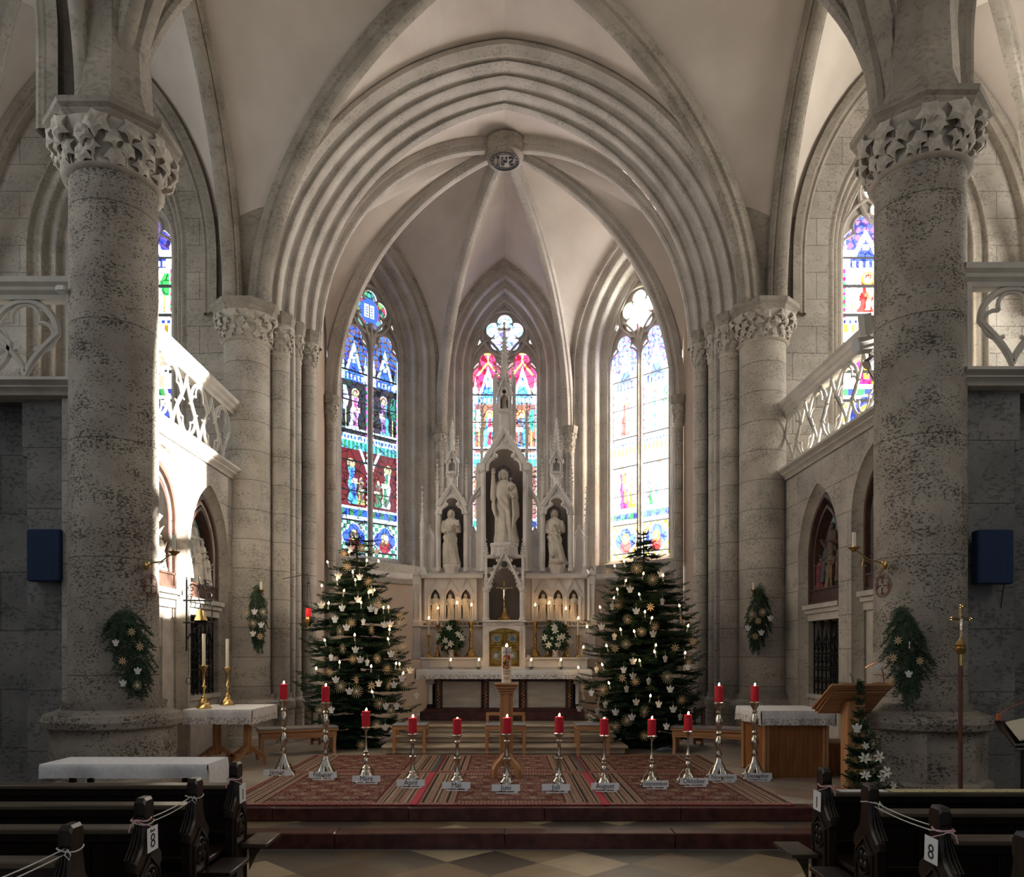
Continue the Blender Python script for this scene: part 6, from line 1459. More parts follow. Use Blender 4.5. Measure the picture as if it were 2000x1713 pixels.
for i, (x, nm, y0) in enumerate(((881, 'left', 1222), (1085, 'right', 1228))):
    Y = 12.28; z0 = Zp(1284, 12.13)+.002; X = Xp(x, Y); rnd = random.Random(50+i)
    t = thing('flower_arrangement', 'white lilies and dark leaves in a pale vase on the %s of the tabernacle' % nm, 'flowers', (X, Y, z0))
    f = M(); f.lathe([(.05, 0), (.055, .01), (.045, .04), (.055, .09), (.06, .12), (.05, .115)], 16, (X, Y, z0)); f.build('vase', mat('pink_white_china', (.72, .60, .58), .3), t)
    cz = z0+.32; shp = (lambda z: 1.0-.55*z if z > -.3 else 1.1) if i == 0 else (lambda z: 1.0-.25*z)
    f = M(); spray_leaves(f, (X, Y, cz), 900, (.20, .16, .25), rnd, .055, shp); f.ball((X, Y, cz), (.11, .09, .16), 10); f.build('foliage', LEAFG, t, smooth=0)
    f = M()
    for (dx, dy) in (((-24, 24), (-2, 38), (15, 27), (-10, 16), (1, 10), (-8, 4), (22, 20)), ((-2, 33), (-22, 21), (12, 22), (-4, 40), (4, 9), (-14, 8), (26, 14), (5, 21), (-8, 20)))[i]:
        flower(f, (X+dx*Y/F, Y-.17, z0+.12+dy*Y/F*1.1), .062 if abs(dx) != 8 else .035, (dx*.02, -1, .15), rnd)
    f.build('lilies', [PETAL, mat('stamen', (.55, .4, .12))], t, smooth=0)
f = M(); X = Xp(1032, 12.2); z0 = Zp(1284, 12.13)+.001; f.prism([(X-.03, 12.2, z0), (X+.03, 12.2, z0), (X+.03, 12.215, z0+.035), (X-.03, 12.215, z0+.035)], (0, .003, 0)); tag(f.build('small_card', CARD, loc=(X, 12.2, z0)), 'tiny blank white card propped right of the tabernacle', 'card')
# ------------------------------------------------------------ paschal candle on wooden stand
Y = 8.45; X = Xp(989, Y); zt = Zp(1334, Y)
t = thing('candle_stand', 'light wooden pillar stand with flaring cap and curved feet', 'stand', (X, Y, FZ+.014))
f = M(); hw = .135
for a, z0, z1 in ((1.0, zt-.025, zt), (.86, zt-.06, zt-.025), (.70, zt-.09, zt-.06), (.56, zt-.12, zt-.09)):
    f.bbox(X-hw*a, X+hw*a, Y-hw*a, Y+hw*a, z0, z1, .006)
f.build('cap', WOODH, t)
f = M(); 
for dx, dy in ((-.045, 0), (.045, 0), (0, -.045), (0, .045)): f.bbox(X+dx-.028, X+dx+.028, Y+dy-.028, Y+dy+.028, FZ+.13, zt-.12, .005)
f.build('post', WOODL, t)
for k in range(4):
    a = PI/4*0+k*PI/2+.0; d = Vector((math.cos(a+PI/4), math.sin(a+PI/4), 0)); e = Vector((-d.y, d.x, 0)); b = Vector((X, Y, 0)); f = M()
    if k >= 0:
        prof = [(.03, .28), (.03, .16), (.08, .13), (.14, .10), (.17, .0), (.21, 0), (.21, .10), (.17, .155), (.10, .20)]
        f.prism([b+d*r-e*.02+Vector((0, 0, FZ+.014+z)) for r, z in prof], e*.04); f.build('foot', WOODL, t)
z0 = zt+.001; r = 9.3*Y/F; hC = Zp(1264, Y)-z0
c = Vector((X, Y, z0)); t = candle('paschal_candle', 'thick white easter candle painted with a cross over a golden sun', c, r, hC, WAXW, True, .04, fr_=.014)
def on(du, z, rr=None, off=.0009): a = -PI/2+du/r; q = (rr or r)+off; return Vector((X+q*math.cos(a), Y+q*math.sin(a), z))
def patch(name, poly, mt, off, lab=None, n=1):
    f = M(); P2 = [on(u, z, off=off) for u, z in poly]; cx = sum(u for u, z in poly)/len(poly); cz = sum(z for u, z in poly)/len(poly)
    m_ = [on(cx+(u-cx)*.5, cz+(z-cz)*.5, off=off) for u, z in poly]; k = len(poly)
    f.add([on(cx, cz, off=off)]+m_+P2, [(0, 1+i, 1+(i+1) % k) for i in range(k)]+[(1+i, k+1+i, k+1+(i+1) % k, 1+(i+1) % k) for i in range(k)]); return f.build(name, mt, t)
zy = lambda py: Zp(py, Y-r)
sz = zy(1293); S = r/9.3
ell = lambda cx, cz, a, b, n=22: [(cx+a*math.cos(q), cz+b*math.sin(q)) for q in [2*PI*i/n for i in range(n)]]
patch('painted_sun', ell(0, sz, r*1.05, 14*Y/F*1.02), mat('orange_wax', (.62, .13, .03), .5), .0008)
patch('sun_core', ell(-r*.12, sz-.005, r*.72, 11*Y/F), mat('yellow_wax', (.75, .38, .05), .5), .0014)
patch('red_petals', ell(r*.62, sz+.045, r*.3, .03, 9), mat('crimson_wax', (.45, .02, .03), .5), .002)
f = M(); lil = mat('lilac_wax', (.35, .25, .38), .5)
for pts in ([(0, zy(1265)), (0, zy(1305))], [(-r*.95, zy(1274)), (-.02, zy(1274)), (.02, zy(1274)), (r*.95, zy(1274))]):
    for o_ in (-.004, .004):
        q = [(u+(o_ if pts[0][0] == pts[-1][0] else 0), z+(o_ if pts[0][0] != pts[-1][0] else 0)) for u, z in pts]
        seg = [on(q[0][0]+(q[-1][0]-q[0][0])*i/10, q[0][1]+(q[-1][1]-q[0][1])*i/10, off=.002) for i in range(11)]; f.tube(seg, .0022, 5)
f.build('painted_cross', lil, t)
f = M()
for u0, z0_, u1, z1_ in ((-r*.8, zy(1306), 0, zy(1292)), (-.02, zy(1299), -.01, zy(1289)), (0, zy(1296), .035, zy(1292)), (-.01, zy(1300), .03, zy(1298)), (-.02, zy(1298), -.035, zy(1293))):
    seg = [on(u0+(u1-u0)*i/5, z0_+(z1_-z0_)*i/5, off=.003) for i in range(6)]; f.tube(seg, [.002, .004, .005, .006, .005, .002], 5)
f.build('painted_twig', INK, t)
RW = mat('red_lettering', (.45, .03, .05), .6)
for txt, py, s_ in (('Gottes', 1310.5, .036), ('Leben', 1315.5, .036), ('2020', 1325, .036)):
    o = text_mesh('lettering', txt, s_, RW, t, (X, Y-r-.0012, zy(py)), bend=r, xs=.9, depth=.0004)
# ------------------------------------------------------------ stools, chair, benches
def stool(label, x0, x1, yt, yf, depth, back=None, cat='stool', name='wooden_stool'):
    Yf = (EYE-FZ)*F/(yf-CY); Xa, Xb = Xp(x0, Yf), Xp(x1, Yf); zt = Zp(yt, Yf); t = thing(name, label, cat, ((Xa+Xb)/2, Yf+depth/2, FZ))
    f = M(); f.bbox(Xa, Xb, Yf, Yf+depth, zt-.012, zt, .005); f.build('seat', mat('grey_felt', (.28, .28, .30), .95), t)
    f = M(); f.bbox(Xa+.0, Xb-.0, Yf+.005, Yf+depth-.005, zt-.07, zt-.0125, .006); f.build('seat_frame', WOODH, t)
    for xx in (Xa+.005, Xb-.05):
        for yy in (Yf+.01, Yf+depth-.055):
            f = M(); top = zt-.071; f.bbox(xx, xx+.045, yy, yy+.045, FZ+.014 if yf < 1474.5 or True else FZ, top, .004); f.build('leg', WOODL, t)
            f = M(); f.bbox(xx-.001, xx+.046, yy-.001, yy+.046, FZ+.045, FZ+.06, .002) if yy < Yf+.02 else None
            if yy < Yf+.02: f.build('foot_band', mat('pale_band', (.55, .38, .2), .5), t)
    if back:
        zk = Zp(back, Yf+depth); f = M(); f.bbox(Xa+.005, Xb-.005, Yf+depth-.045, Yf+depth-.012, zk-.045, zk, .005); f.build('back_rail', WOODH, t)
        for xx in (Xa+.005, Xb-.045): f = M(); f.bbox(xx, xx+.04, Yf+depth-.045, Yf+depth-.012, zt+.0, zk-.045, .004); f.build('back_post', WOODL, t)
    return t
stool('light wooden stool with grey pad, left of the altar steps', 765, 832, 1416, 1476, .42)
stool('light wooden stool with grey pad, right of the altar steps', 1126, 1192, 1416, 1477, .42)
stool('light wooden low-backed chair with grey pad behind the easter candle', 947, 1028, 1416, 1477, .45, 1391, 'chair', 'low_chair')
def bench(label, q):
    # long low bench standing askew against the chancel respond
    t = thing('wooden_bench', label, 'bench', (0, 0, 0), 'side benches of the chancel'); L = 1.05; D = .34; H = .375
    f = M(); f.bbox(-L/2, L/2, -D/2, D/2, H-.03, H, .006); f.build('seat', mat('grey_bench_pad', (.25, .22, .21), .9), t, world=False)
    f = M(); f.bbox(-L/2, L/2, -D/2, D/2, H-.055, H-.0305, .004); f.bbox(-L/2+.03, L/2-.03, -D/2+.02, D/2-.02, H-.12, H-.07, .004); f.bbox(-L/2+.02, L/2-.02, -D/2+.03, -D/2+.05, H-.15, H-.055, .003); f.build('apron', WOODH, t)
    for s in (-1, 1):
        f = M(); x = s*(L/2-.05)
        f.prism([(x-.02, y, z) for y, z in ((-D/2+.01, .0), (-D/2+.04, .10), (-D/2+.02, .2), (-D/2+.03, H-.12), (D/2-.03, H-.12), (D/2-.02, .2), (D/2-.04, .1), (D/2-.01, 0), (D/2-.06, 0), (D/2-.1, .03), (-D/2+.1, .03), (-D/2+.06, 0))], (.04, 0, 0)); f.build('end_panel', WOODL, t)
    return t
b1 = bench('low wooden bench with curved ends, left before the chancel arch', 1); b1.location = (Xp(577, 10.35), 10.45, FZ); b1.rotation_euler = (0, 0, .42)
b2 = bench('low wooden bench with curved ends, right before the chancel arch', -1); b2.location = (Xp(1395, 10.3), 10.45, FZ); b2.rotation_euler = (0, 0, -.42)
for ch in list(KIDS.get(b1.name, []))+list(KIDS.get(b2.name, [])):
    for v in ch.data.vertices: pass
# ------------------------------------------------------------ tables
def trestle(label, x0, x1, y0, y1, zt):
    t = thing('trestle_table', label, 'table', ((x0+x1)/2, (y0+y1)/2, FZ)); f = M(); f.bbox(x0, x1, y0, y1, zt-.03, zt, .006); f.build('tabletop', WOODH, t)
    ym = (y0+y1)/2
    for xx in (x0+.16, x1-.16):
        for dy in (-.04, .04): f = M(); f.bbox(xx-.03, xx+.03, ym+dy-.03, ym+dy+.03, FZ+.12, zt-.03, .004); f.build('post', WOODL, t)
        f = M(); h = (y1-y0)/2-.03
        prof = [(-h, 0), (-h+.05, 0), (-h+.07, .09), (-.10, .16), (.10, .16), (h-.07, .09), (h-.05, 0), (h, 0), (h, .10), (.12, .22), (-.12, .22), (-h, .10)]
        f.prism([(xx-.02, ym+a, FZ+z) for a, z in prof], (.04, 0, 0)); f.build('foot', WOODL, t)
        f = M(); f.prism([(xx+a*.55, ym-.02, FZ+z) for a, z in prof], (0, .04, 0)); f.build('cross_foot', WOODL, t)
    return t
YL0, YL1 = 9.05, 9.95; zt = Zp(1386, 9.1)
trestle('light wooden trestle table against the left gallery wall', -3.72, -3.02, YL0, YL1, zt)
cloth('table_cloth', 'white lace-edged cloth on the trestle table by the left wall', -3.78, -2.97, YL0-.03, YL1+.03, zt+.001, .17, seed=5)
for i, (x, yt, yb, yf, nm) in enumerate(((398, 1239, 1301, 1380, 'nearer'), (444, 1249, 1305, 1373, 'farther'))):
    Y = (9.2, 9.8)[i]; X = (Xp(x, Y)); z0 = zt+.008; zb = Zp(yb, Y); H = zb-z0
    pr = [(r, z*H) for r, z in ((.095, 0), (.10, .02), (.085, .04), (.065, .12), (.05, .2), (.03, .24), (.034, .27), (.018, .3), (.016, .46), (.034, .49), (.034, .52), (.016, .55), (.018, .8), (.024, .88), (.05, .97), (.056, 1))]
    cstick('brass_candlestick', 'brass candlestick on the left lace-covered table, %s one' % nm, Vector((X, Y, z0)), pr, BRASS, .0, 'brass candlesticks on the left table', 6, .058)
    candle('tall_candle', 'tall unlit ivory candle, in the %s brass candlestick by the left wall' % nm, Vector((X, Y, zb+.006)), .021, Zp(yt, Y)-zb, WAXW, False, group='unlit candles on the left table')
# pine altar-like table on the right
zt = Zp(1389, 8.42); x0, x1 = 2.84, 3.56; y0, y1 = 8.42, 9.25
t = thing('pine_table', 'boxy orange pine table in front of the right grille', 'table', ((x0+x1)/2, (y0+y1)/2, FZ))
f = M(); f.bbox(x0, x1, y0, y1, zt-.04, zt, .006); f.build('tabletop', WOODT, t)
f = M(); f.box(x0+.03, x1-.03, y0+.02, y1-.02, FZ, zt-.041); f.build('panelled_body', WOODT, t)
for xx, yy in ((x0, y0), (x0, y1-.07), (x1-.07, y0)):
    f = M(); f.bbox(xx, xx+.03, yy-.01, yy+.06, FZ, zt-.041, .008); f.bbox(xx+.032, xx+.062, yy-.014, yy+.064, FZ, zt-.041, .008); f.build('corner_post', WOODL, t)
cloth('table_cloth', 'white lace-edged cloth on the boxy pine table', x0-.04, x1+.04, y0-.04, y1+.02, zt+.001, .155, seed=8)
# low shelf beside it
f = M(); f.bbox(3.6, 3.95, 8.6, 9.1, FZ, FZ+.36, .008); f.bbox(3.62, 3.93, 8.58, 8.6, FZ+.05, FZ+.31, .005); tag(f.build('small_cupboard', WOODT, loc=(3.78, 8.85, FZ)), 'low brown cupboard half hidden right of the pine table', 'cupboard')
# low white table in front of the left pillar
zt = .82; x0, x1 = -3.25, -2.16; y0, y1 = 5.48, 5.82
t = thing('folding_table', 'long dark-legged table in front of the left pillar, under a plain white cloth', 'table', ((x0+x1)/2, (y0+y1)/2, 0)); f = M(); f.bbox(x0, x1, y0, y1, zt-.03, zt, .006); f.build('tabletop', WOODD, t)
for xx in (x0+.12, x1-.16):
    for yy in (y0+.03, y1-.07): f = M(); f.bbox(xx, xx+.04, yy, yy+.04, 0, zt-.03, .004); f.build('leg', WOODD, t)
cloth('plain_tablecloth', 'plain white cloth on the long table in front of the left pillar', x0-.05, x1+.05, y0-.03, y1+.02, zt+.001, .095, seed=9, lace_h=0, sides=(1, 2.6, 1, 1.6), fr=4)
# ------------------------------------------------------------ sanctuary lamp, hymn racks, blue boxes
Y = 10.9; X = Xp(602, Y); z = Zp(1215, Y); t = thing('sanctuary_lamp', 'hanging brass lamp with glowing ruby glass beside the left chancel shafts', 'lamp', (X, Y, z))
f = M(); f.lathe([(.004, -.10), (.012, -.085), (.008, -.07), (.03, -.05), (.05, -.02), (.075, .0), (.08, .02), (.06, .035), (.05, .04), (.042, .07), (.046, .075)], 6, (X, Y, z)); f.build('bowl', BRASS, t)
f = M(); f.lathe([(.035, .07), (.038, .075), (.038, .19), (.035, .195), (.02, .196)], 16, (X, Y, z)); f.build('ruby_glass', REDGL, t)
f = M(); ht = Zp(1140, Y)
for a in (0, 2.1, 4.2): f.tube([(X+.075*math.cos(a), Y+.075*math.sin(a), z+.03), (X+.01*math.cos(a), Y+.01*math.sin(a), ht)], .003, 4)
f.lathe([(.02, 0), (.03, .01), (.006, .05), (.01, .07)], 10, (X, Y, ht)); f.tube([(X, Y, ht+.06), (X, Y, ht+.14), (-3.42, 11.83, ht+.16)], .006, 5); f.build('chains', GREYD, t)
for x0, x1, q, nm in ((606, 624, -1, 'left'), (1357, 1374, 1, 'right')):
    Y = 11.55; X0, X1 = Xp(x0, Y), Xp(x1, Y); z0, z1 = Zp(1441, Y)-.02, Zp(1382, Y); t = thing('hymn_rack', 'narrow wooden rack holding printed sheets beside the %s fir tree' % nm, 'rack', ((X0+X1)/2, Y, z0))
    f = M(); f.bbox(X0, X0+.02, Y, Y+.1, FZ, z1, .003); f.bbox(X1-.02, X1, Y, Y+.1, FZ, z1, .003); f.bbox(X0+.0205, X1-.0205, Y+.06, Y+.09, FZ+.05, z1-.03, .003); f.build('frame', WOODT, t)
    f = M(); f.prism([(X0+.028, Y+.03, z0+.08), (X1-.028, Y+.03, z0+.08), (X1-.028, Y+.055, z1-.08), (X0+.028, Y+.055, z1-.08)], (0, .003, 0)); f.build('sheet', CARD, t)
    f = M()
    for i in range(7): f.box(X0+.036, X1-.038, Y+.03+.025*i/7-.001, Y+.031+.025*i/7, z0+.10+i*.04, z0+.107+i*.04)
    f.build('printed_lines', GREYP, t)
for x0, x1, y0, y1, Y, nm in ((51, 117, 1033, 1135, 7.70, 'left'), (1911, 1981, 1034, 1140, 7.36, 'right')):
    X0, X1 = Xp(x0, Y), Xp(x1, Y); z0, z1 = Zp(y1, Y), Zp(y0, Y); t = thing('covered_loudspeaker', 'blue cloth-covered box fixed to the pier beyond the %s pillar' % nm, 'loudspeaker', ((X0+X1)/2, Y+.1, z0), 'blue boxes on the outer piers')
    f = M(); f.bbox(X0, X1, Y, Y+.12, z0, z1, .012); f.build('blue_cover', BLUE, t)
    f = M(); f.box(X0+.06, X1-.06, Y+.12, Y+.20, z0+.08, z1-.08); f.build('wall_bracket', GREYD, t)
    f = M(); xx = X1 if nm == 'right' else X0
    f.tube([(xx, Y+.11, z0+.2), (xx+.015*(1 if nm == 'right' else -1), Y+.12, z0+.1), (xx, Y+.16, z0-.02), (xx+.01, Y+.22, z0-.25)]+([(xx+.012, Y+.22, .6)] if nm == 'right' else []), .005, 5); f.build('cable', INK, t)
# ------------------------------------------------------------ wall candle arms
def sconce(label, a, c, ych, ybot, Ya, Yc, group=None):
    A = P(*a, Ya); Cc = P(c, ybot, Yc); t = thing('wall_sconce', label, 'wall sconce', A, group); f = M()
    d = (Cc-A); 
    f.tube([A, A+Vector((d.x*.25, d.y*.3, .02)), A+Vector((d.x*.55, d.y*.6, -.02+d.z*.4)), A+Vector((d.x*.85, d.y*.85, d.z*.75)), Cc-Vector((0, 0, .02))], .008, 6); 
    f.tube([A+Vector((d.x*.45, d.y*.5, 0)), A+Vector((d.x*.7, d.y*.7, .03)), A+Vector((d.x*.75, d.y*.75, -.03)), A+Vector((d.x*.6, d.y*.6, -.03))], .005, 5); f.build('arm', BRASS, t)
    f = M(); f.ball(A, (.035, .035, .05), 10); f.ball(A, (.02, .05, .03), 8); f.build('rosette', BRASS, t)
    f = M(); f.lathe([(.01, -.04), (.03, -.02), (.05, -.004), (.056, .004), (.02, .0), (.018, .02)], 14, Cc); f.build('drip_pan', BRASS, t)
    h = Zp(ych, Yc)-Cc.z-.002
    candle('arm_candle', 'unlit ivory candle standing on the '+label, Cc+Vector((0, 0, .002)), .018 if h < .2 else .021, h, WAXW, False, group='unlit candles on wall arms')
sconce('brass arm on the left pillar', (287, 1105), 340, 1045, 1078, 7.60, 7.35, 'brass candle arms')
sconce('brass arm on the right pillar', (1727, 1103), 1668, 1040, 1070, 7.45, 7.20, 'brass candle arms')
sconce('brass arm above the left respond spray', (508, 1172), 510, 1136, 1153, 11.42, 11.22, 'brass candle arms')
sconce('brass arm above the right respond spray', (1474, 1170), 1472, 1138, 1153, 11.42, 11.22, 'brass candle arms')
# ------------------------------------------------------------ bell bracket on the left
Yb = 9.70; t = thing('bell_bracket', 'black scrolled iron bracket carrying a small bell, on the left gallery wall', 'bracket', (-4.04, Yb, 1.9)); X0 = -4.04
def bp_(x, py, yy=Yb): return Vector((X0+x, yy, Zp(py, yy)))
f = M()
f.tube([bp_(.02, 1127), bp_(.02, 1272)], .012, 4)
for py in (1173, 1216): f.tube([bp_(-.02, py), bp_(.36, py)], .013, 5)
f.tube([bp_(.02, 1250), bp_(.10, 1232), bp_(.20, 1222), bp_(.28, 1217)], .009, 5); f.tube([bp_(.34, 1173), bp_(.34, 1216)], .008, 5)
for k in range(5): xx = .06+.06*k; f.tube([bp_(xx, 1173), bp_(xx+.02, 1180), bp_(xx, 1187)], .006, 4)
f.build('frame', IRON, t)
f = M()
def spiral(cx, py, r0, turns, sg=1, ph=0):
    return [bp_(cx, py)+Vector((sg*r0*(1-i/26)*math.cos(ph+i*turns*2*PI/24), 0, r0*(1-i/26)*math.sin(ph+i*turns*2*PI/24))) for i in range(24)]
for cx, py, r0, sg in ((.08, 1149, .055, 1), (.28, 1143, .075, -1), (.07, 1166, .04, 1), (.30, 1164, .05, -1)): f.tube(spiral(cx, py, r0, 1.5, sg, .5), .006, 5)
f.tube([bp_(.18, 1172), bp_(.16, 1158), bp_(.18, 1145), bp_(.18, 1132)], .008, 5); f.ball(bp_(.18, 1129), (.012, .012, .02), 6)
f.tube([bp_(.18, 1150), bp_(.10, 1140), bp_(.06, 1145)], .006, 5); f.tube([bp_(.18, 1150), bp_(.25, 1138), bp_(.30, 1140)], .006, 5)
f.build('scrollwork', IRON, t)
f = M(); f.tube([bp_(.045, 1188), bp_(.05, 1225), bp_(.045, 1320)], .004, 4); f.tube([bp_(.045, 1330)+Vector((.03*math.cos(q), 0, .045*math.sin(q))) for q in np.linspace(0, 2*PI, 13)[:-1]], .005, 5, closed=True); f.build('pull_chain', IRON, t)
bc = bp_(.20, 1212); bl = thing('brass_bell', 'small brass bell hanging in the iron bracket on the left wall', 'bell', bc)
f = M(); f.lathe([(.085, 0), (.08, .012), (.062, .05), (.052, .10), (.045, .125), (.02, .14), (.008, .15)], 20, bc); f.build('bell_body', BRASS, bl)
f = M(); f.tube([bc+Vector((0, 0, .14)), bc+Vector((0, 0, .20))], .008, 5); f.ball(bc+Vector((0, 0, -.01)), .014, 8); f.build('clapper', IRON, bl)
# ------------------------------------------------------------ floodlights and small fittings on the galleries
def flood(label, c, d, r, l, mt, n=8, group=None, lens=None):
    c, d = Vector(c), Vector(d).normalized(); t = thing('floodlight', label, 'floodlight', c, group); f = M(); f.tube([c, c+d*l*.3, c+d*l], [r*.8, r, r], n); f.build('housing', mt, t, smooth=.3)
    f = M(); f.tube([c+d*(l+.0005), c+d*(l+.004)], r*.9, n); f.build('lens', lens or mat('lamp_lens', (.5, .52, .52), .15), t)
    f = M(); f.tube([c, c-Vector((0, 0, r*1.4)), c-Vector((0, 0, r*1.4))-d*.1], .012, 5); f.build('bracket', GREYD, t)
fl = 'floodlights clamped to the galleries'
flood('pale boxy floodlight standing on the right gallery rail', P(1697, 655, 8.6), (-.2, -.2, 1), .10, .22, GREYP, 8, fl)
flood('pale octagonal floodlight hanging under the right gallery rail', P(1708, 672, 8.5), (-1, -.1, -.15), .095, .22, GREYP, 8, fl)
flood('small dark spotlight with bright reflector below the right rail', P(1708, 700, 8.5), (-.9, -.3, -.75), .055, .14, GREYD, 12, fl, mat('reflector', (.6, .6, .6), .1, 1))
flood('pale octagonal floodlight, upper of two on the left gallery', P(300, 705, 8.9), (1, -.2, .1), .075, .18, GREYP, 8, fl)
flood('pale octagonal floodlight, lower of two on the left gallery', P(300, 745, 8.9), (1, -.2, -.1), .07, .18, GREYP, 8, fl)
flood('small grey fitting on the left gallery rail by the window', P(306, 655, 9.1), (.9, -.3, -.5), .05, .13, GREYP, 12, fl)
c = P(122, 567, 7.5); f = M(); f.bbox(c.x-.05, c.x+.05, c.y-.05, c.y+.03, c.z-.03, c.z+.035, .015); tag(f.build('wall_sensor', mat('white_plastic', (.6, .6, .57), .4), loc=c), 'small white plastic sensor on the front rail left of the pillar', 'sensor')
# ------------------------------------------------------------ processional cross, music stand, lectern
Y = 6.9; X = Xp(1876, Y); z0 = FZ+.001; t = thing('processional_cross', 'brass crucifix on a long brown pole before the right pillar', 'cross', (X, Y, z0))
f = M(); f.tube([(X, Y, z0+.02), (X, Y, Zp(1300, Y))], .019, 10); f.build('pole', noisy('brown_pole', (.10, .04, .025), (.16, .07, .04), 6, .4), t)
f = M(); f.lathe([(.085, 0), (.085, .02), (.03, .05), (.022, .07)], 16, (X, Y, z0)); f.build('floor_base', GREYD, t)
f = M(); f.tube([(X, Y, Zp(1300, Y)), (X, Y, Zp(1276, Y))], .02, 10); f.lathe([(.022, 0), (.03, .01), (.05, .04), (.052, .055), (.035, .07), (.045, .085), (.03, .11), (.02, .13), (.012, .15)], 8, (X, Y, Zp(1278, Y))); f.build('knop', BRASS, t)
zc = Zp(1209, Y); f = M(); f.tube([(X, Y, Zp(1255, Y)), (X, Y, Zp(1186, Y))], .013, 6); f.tube([(X-.075, Y, zc), (X+.075, Y, zc)], .013, 6)
for dx, z in ((-.082, zc), (.082, zc), (0, Zp(1185, Y))):
    for a in (0, 2.1, 4.2): f.ball((X+dx+.012*math.cos(a), Y, z+.012*math.sin(a)), .012, 6)
f.build('cross', BRASS, t)
f = M(); k = Vector((X, Y-.02, zc)); f.tube([k+Vector((.004, 0, -.17)), k+Vector((-.006, -.006, -.10)), k+Vector((0, 0, -.05)), k+Vector((0, 0, .0))], [.007, .011, .014, .015], 8); f.ball(k+Vector((0, -.004, .03)), .013, 8)
for s in (-1, 1): f.tube([k, k+Vector((s*.035, 0, .006)), k+Vector((s*.07, 0, .016))], [.008, .006, .005], 6)
f.build('corpus', SILV, t)
Y = 6.0; t = thing('music_stand', 'wooden music stand at the right edge holding an open book', 'stand', (Xp(2003, Y), Y, 0))
A, B, Cc, D = P(1942, 1408, Y+.12), P(2060, 1408, Y+.12), P(2060, 1458, Y-.12), P(1984, 1458, Y-.12)
f = M(); f.prism([A, B, Cc, D], (0, -.01, -.025)); f.tube([D, Cc], .012, 5); f.build('desk', WOODD, t)
f = M(); f.tube([P(1996, 1440, Y), (Xp(1996, Y), Y, .02)], .012, 8); f.build('post', WOODD, t)
f = M(); f.lathe([(.16, 0), (.16, .012), (.02, .03)], 16, (Xp(1996, Y), Y, 0)); f.build('foot', WOODD, t)
n_ = Vector((0, -.015, .03)); bk = [P(1962, 1417, Y+.09)+n_, P(1995, 1412, Y+.10)+n_*1.3, P(2052, 1412, Y+.10)+n_, P(2052, 1452, Y-.10)+n_, P(2000, 1452, Y-.09)+n_*1.3, P(1990, 1452, Y-.10)+n_]
f = M(); f.prism(bk, (0, .004, -.012)); tag(f.build('open_book', mat('book_page', (.55, .50, .38), .8), loc=tuple(bk[0])), 'open book lying on the dark music stand at the right edge', 'book')
f = M(); c = P(1950, 1405, Y+.12); f.bbox(c.x-.016, c.x+.016, c.y-.02, c.y+.01, c.z-.01, c.z+.045, .004); f.tube([c+Vector((0, 0, .03)), c+Vector((.08, 0, .09)), c+Vector((.2, 0, .14))], .003, 5); tag(f.build('reading_light', mat('orange_plastic', (.45, .13, .05), .5), loc=c), 'small orange clip-on reading light on the music stand', 'lamp')
# lectern
Y = 7.55; t = thing('lectern', 'light wooden lectern with steeply sloping top beside the right pillar', 'lectern', (3.3, 7.35, FZ))
def lp(px, py, y): return P(px, py, y)
top = [lp(1612, 1333, 7.20), lp(1744, 1333, 7.20), lp(1722, 1379, 7.62), lp(1594, 1379, 7.62)]
top = [Vector((2.98, 7.24, Zp(1333, 7.24))), Vector((3.63, 7.24, Zp(1333, 7.24))), Vector((3.60, 7.75, Zp(1333, 7.24)-.16)), Vector((3.02, 7.75, Zp(1333, 7.24)-.16))]
zl = Zp(1335, 7.12)
f = M()
def slab(x0, x1, y0, y1, za, zb, th):
    f.prism([(x0, y0, za), (x1, y0, za), (x1, y1, zb), (x0, y1, zb)], (0, 0, -th))
# the desk tips down to the reader on the altar side
for i, (e, th, dz) in enumerate(((0, .02, 0), (.022, .018, -.021), (.044, .018, -.040))): slab(3.02+e, 3.60-e*.6, 7.10+e, 7.56-e, zl+dz, zl+dz-.25, th)
f.build('desk', WOODH, t)
f = M(); f.prism([(3.09, 7.16, zl-.075), (3.55, 7.16, zl-.075), (3.55, 7.50, zl-.26), (3.09, 7.50, zl-.26)], (0, 0, -.012)); f.build('underboard', WOODH, t)
f = M(); f.bbox(3.24, 3.41, 7.26, 7.42, FZ+.06, zl-.17, .008); f.build('post', WOODL, t)
f = M(); f.bbox(3.10, 3.48, 7.12, 7.52, FZ, FZ+.06, .01); f.build('base', WOODH, t)
f = M(); c = Vector((3.52, 7.13, zl)); f.tube([c, c+Vector((-.01, 0, .10)), c+Vector((-.05, -.02, .17)), c+Vector((-.10, -.03, .19)), c+Vector((-.16, -.04, .17)), c+Vector((-.20, -.05, .145))], [.006]*5+[.009], 6); f.box(c.x-.10, c.x+.04, c.y-.015, c.y+.02, zl-.012, zl+.008)
o = f.build('gooseneck_lamp', mat('copper_tube', (.6, .28, .16), .3, .9), t); o['label'] = 'copper coloured gooseneck lamp'
f = M(); c = Vector((3.24, 7.13, zl)); f.tube([c, c+Vector((-.01, 0, .05)), c+Vector((-.04, 0, .10))], .003, 5); f.build('microphone', INK, t)
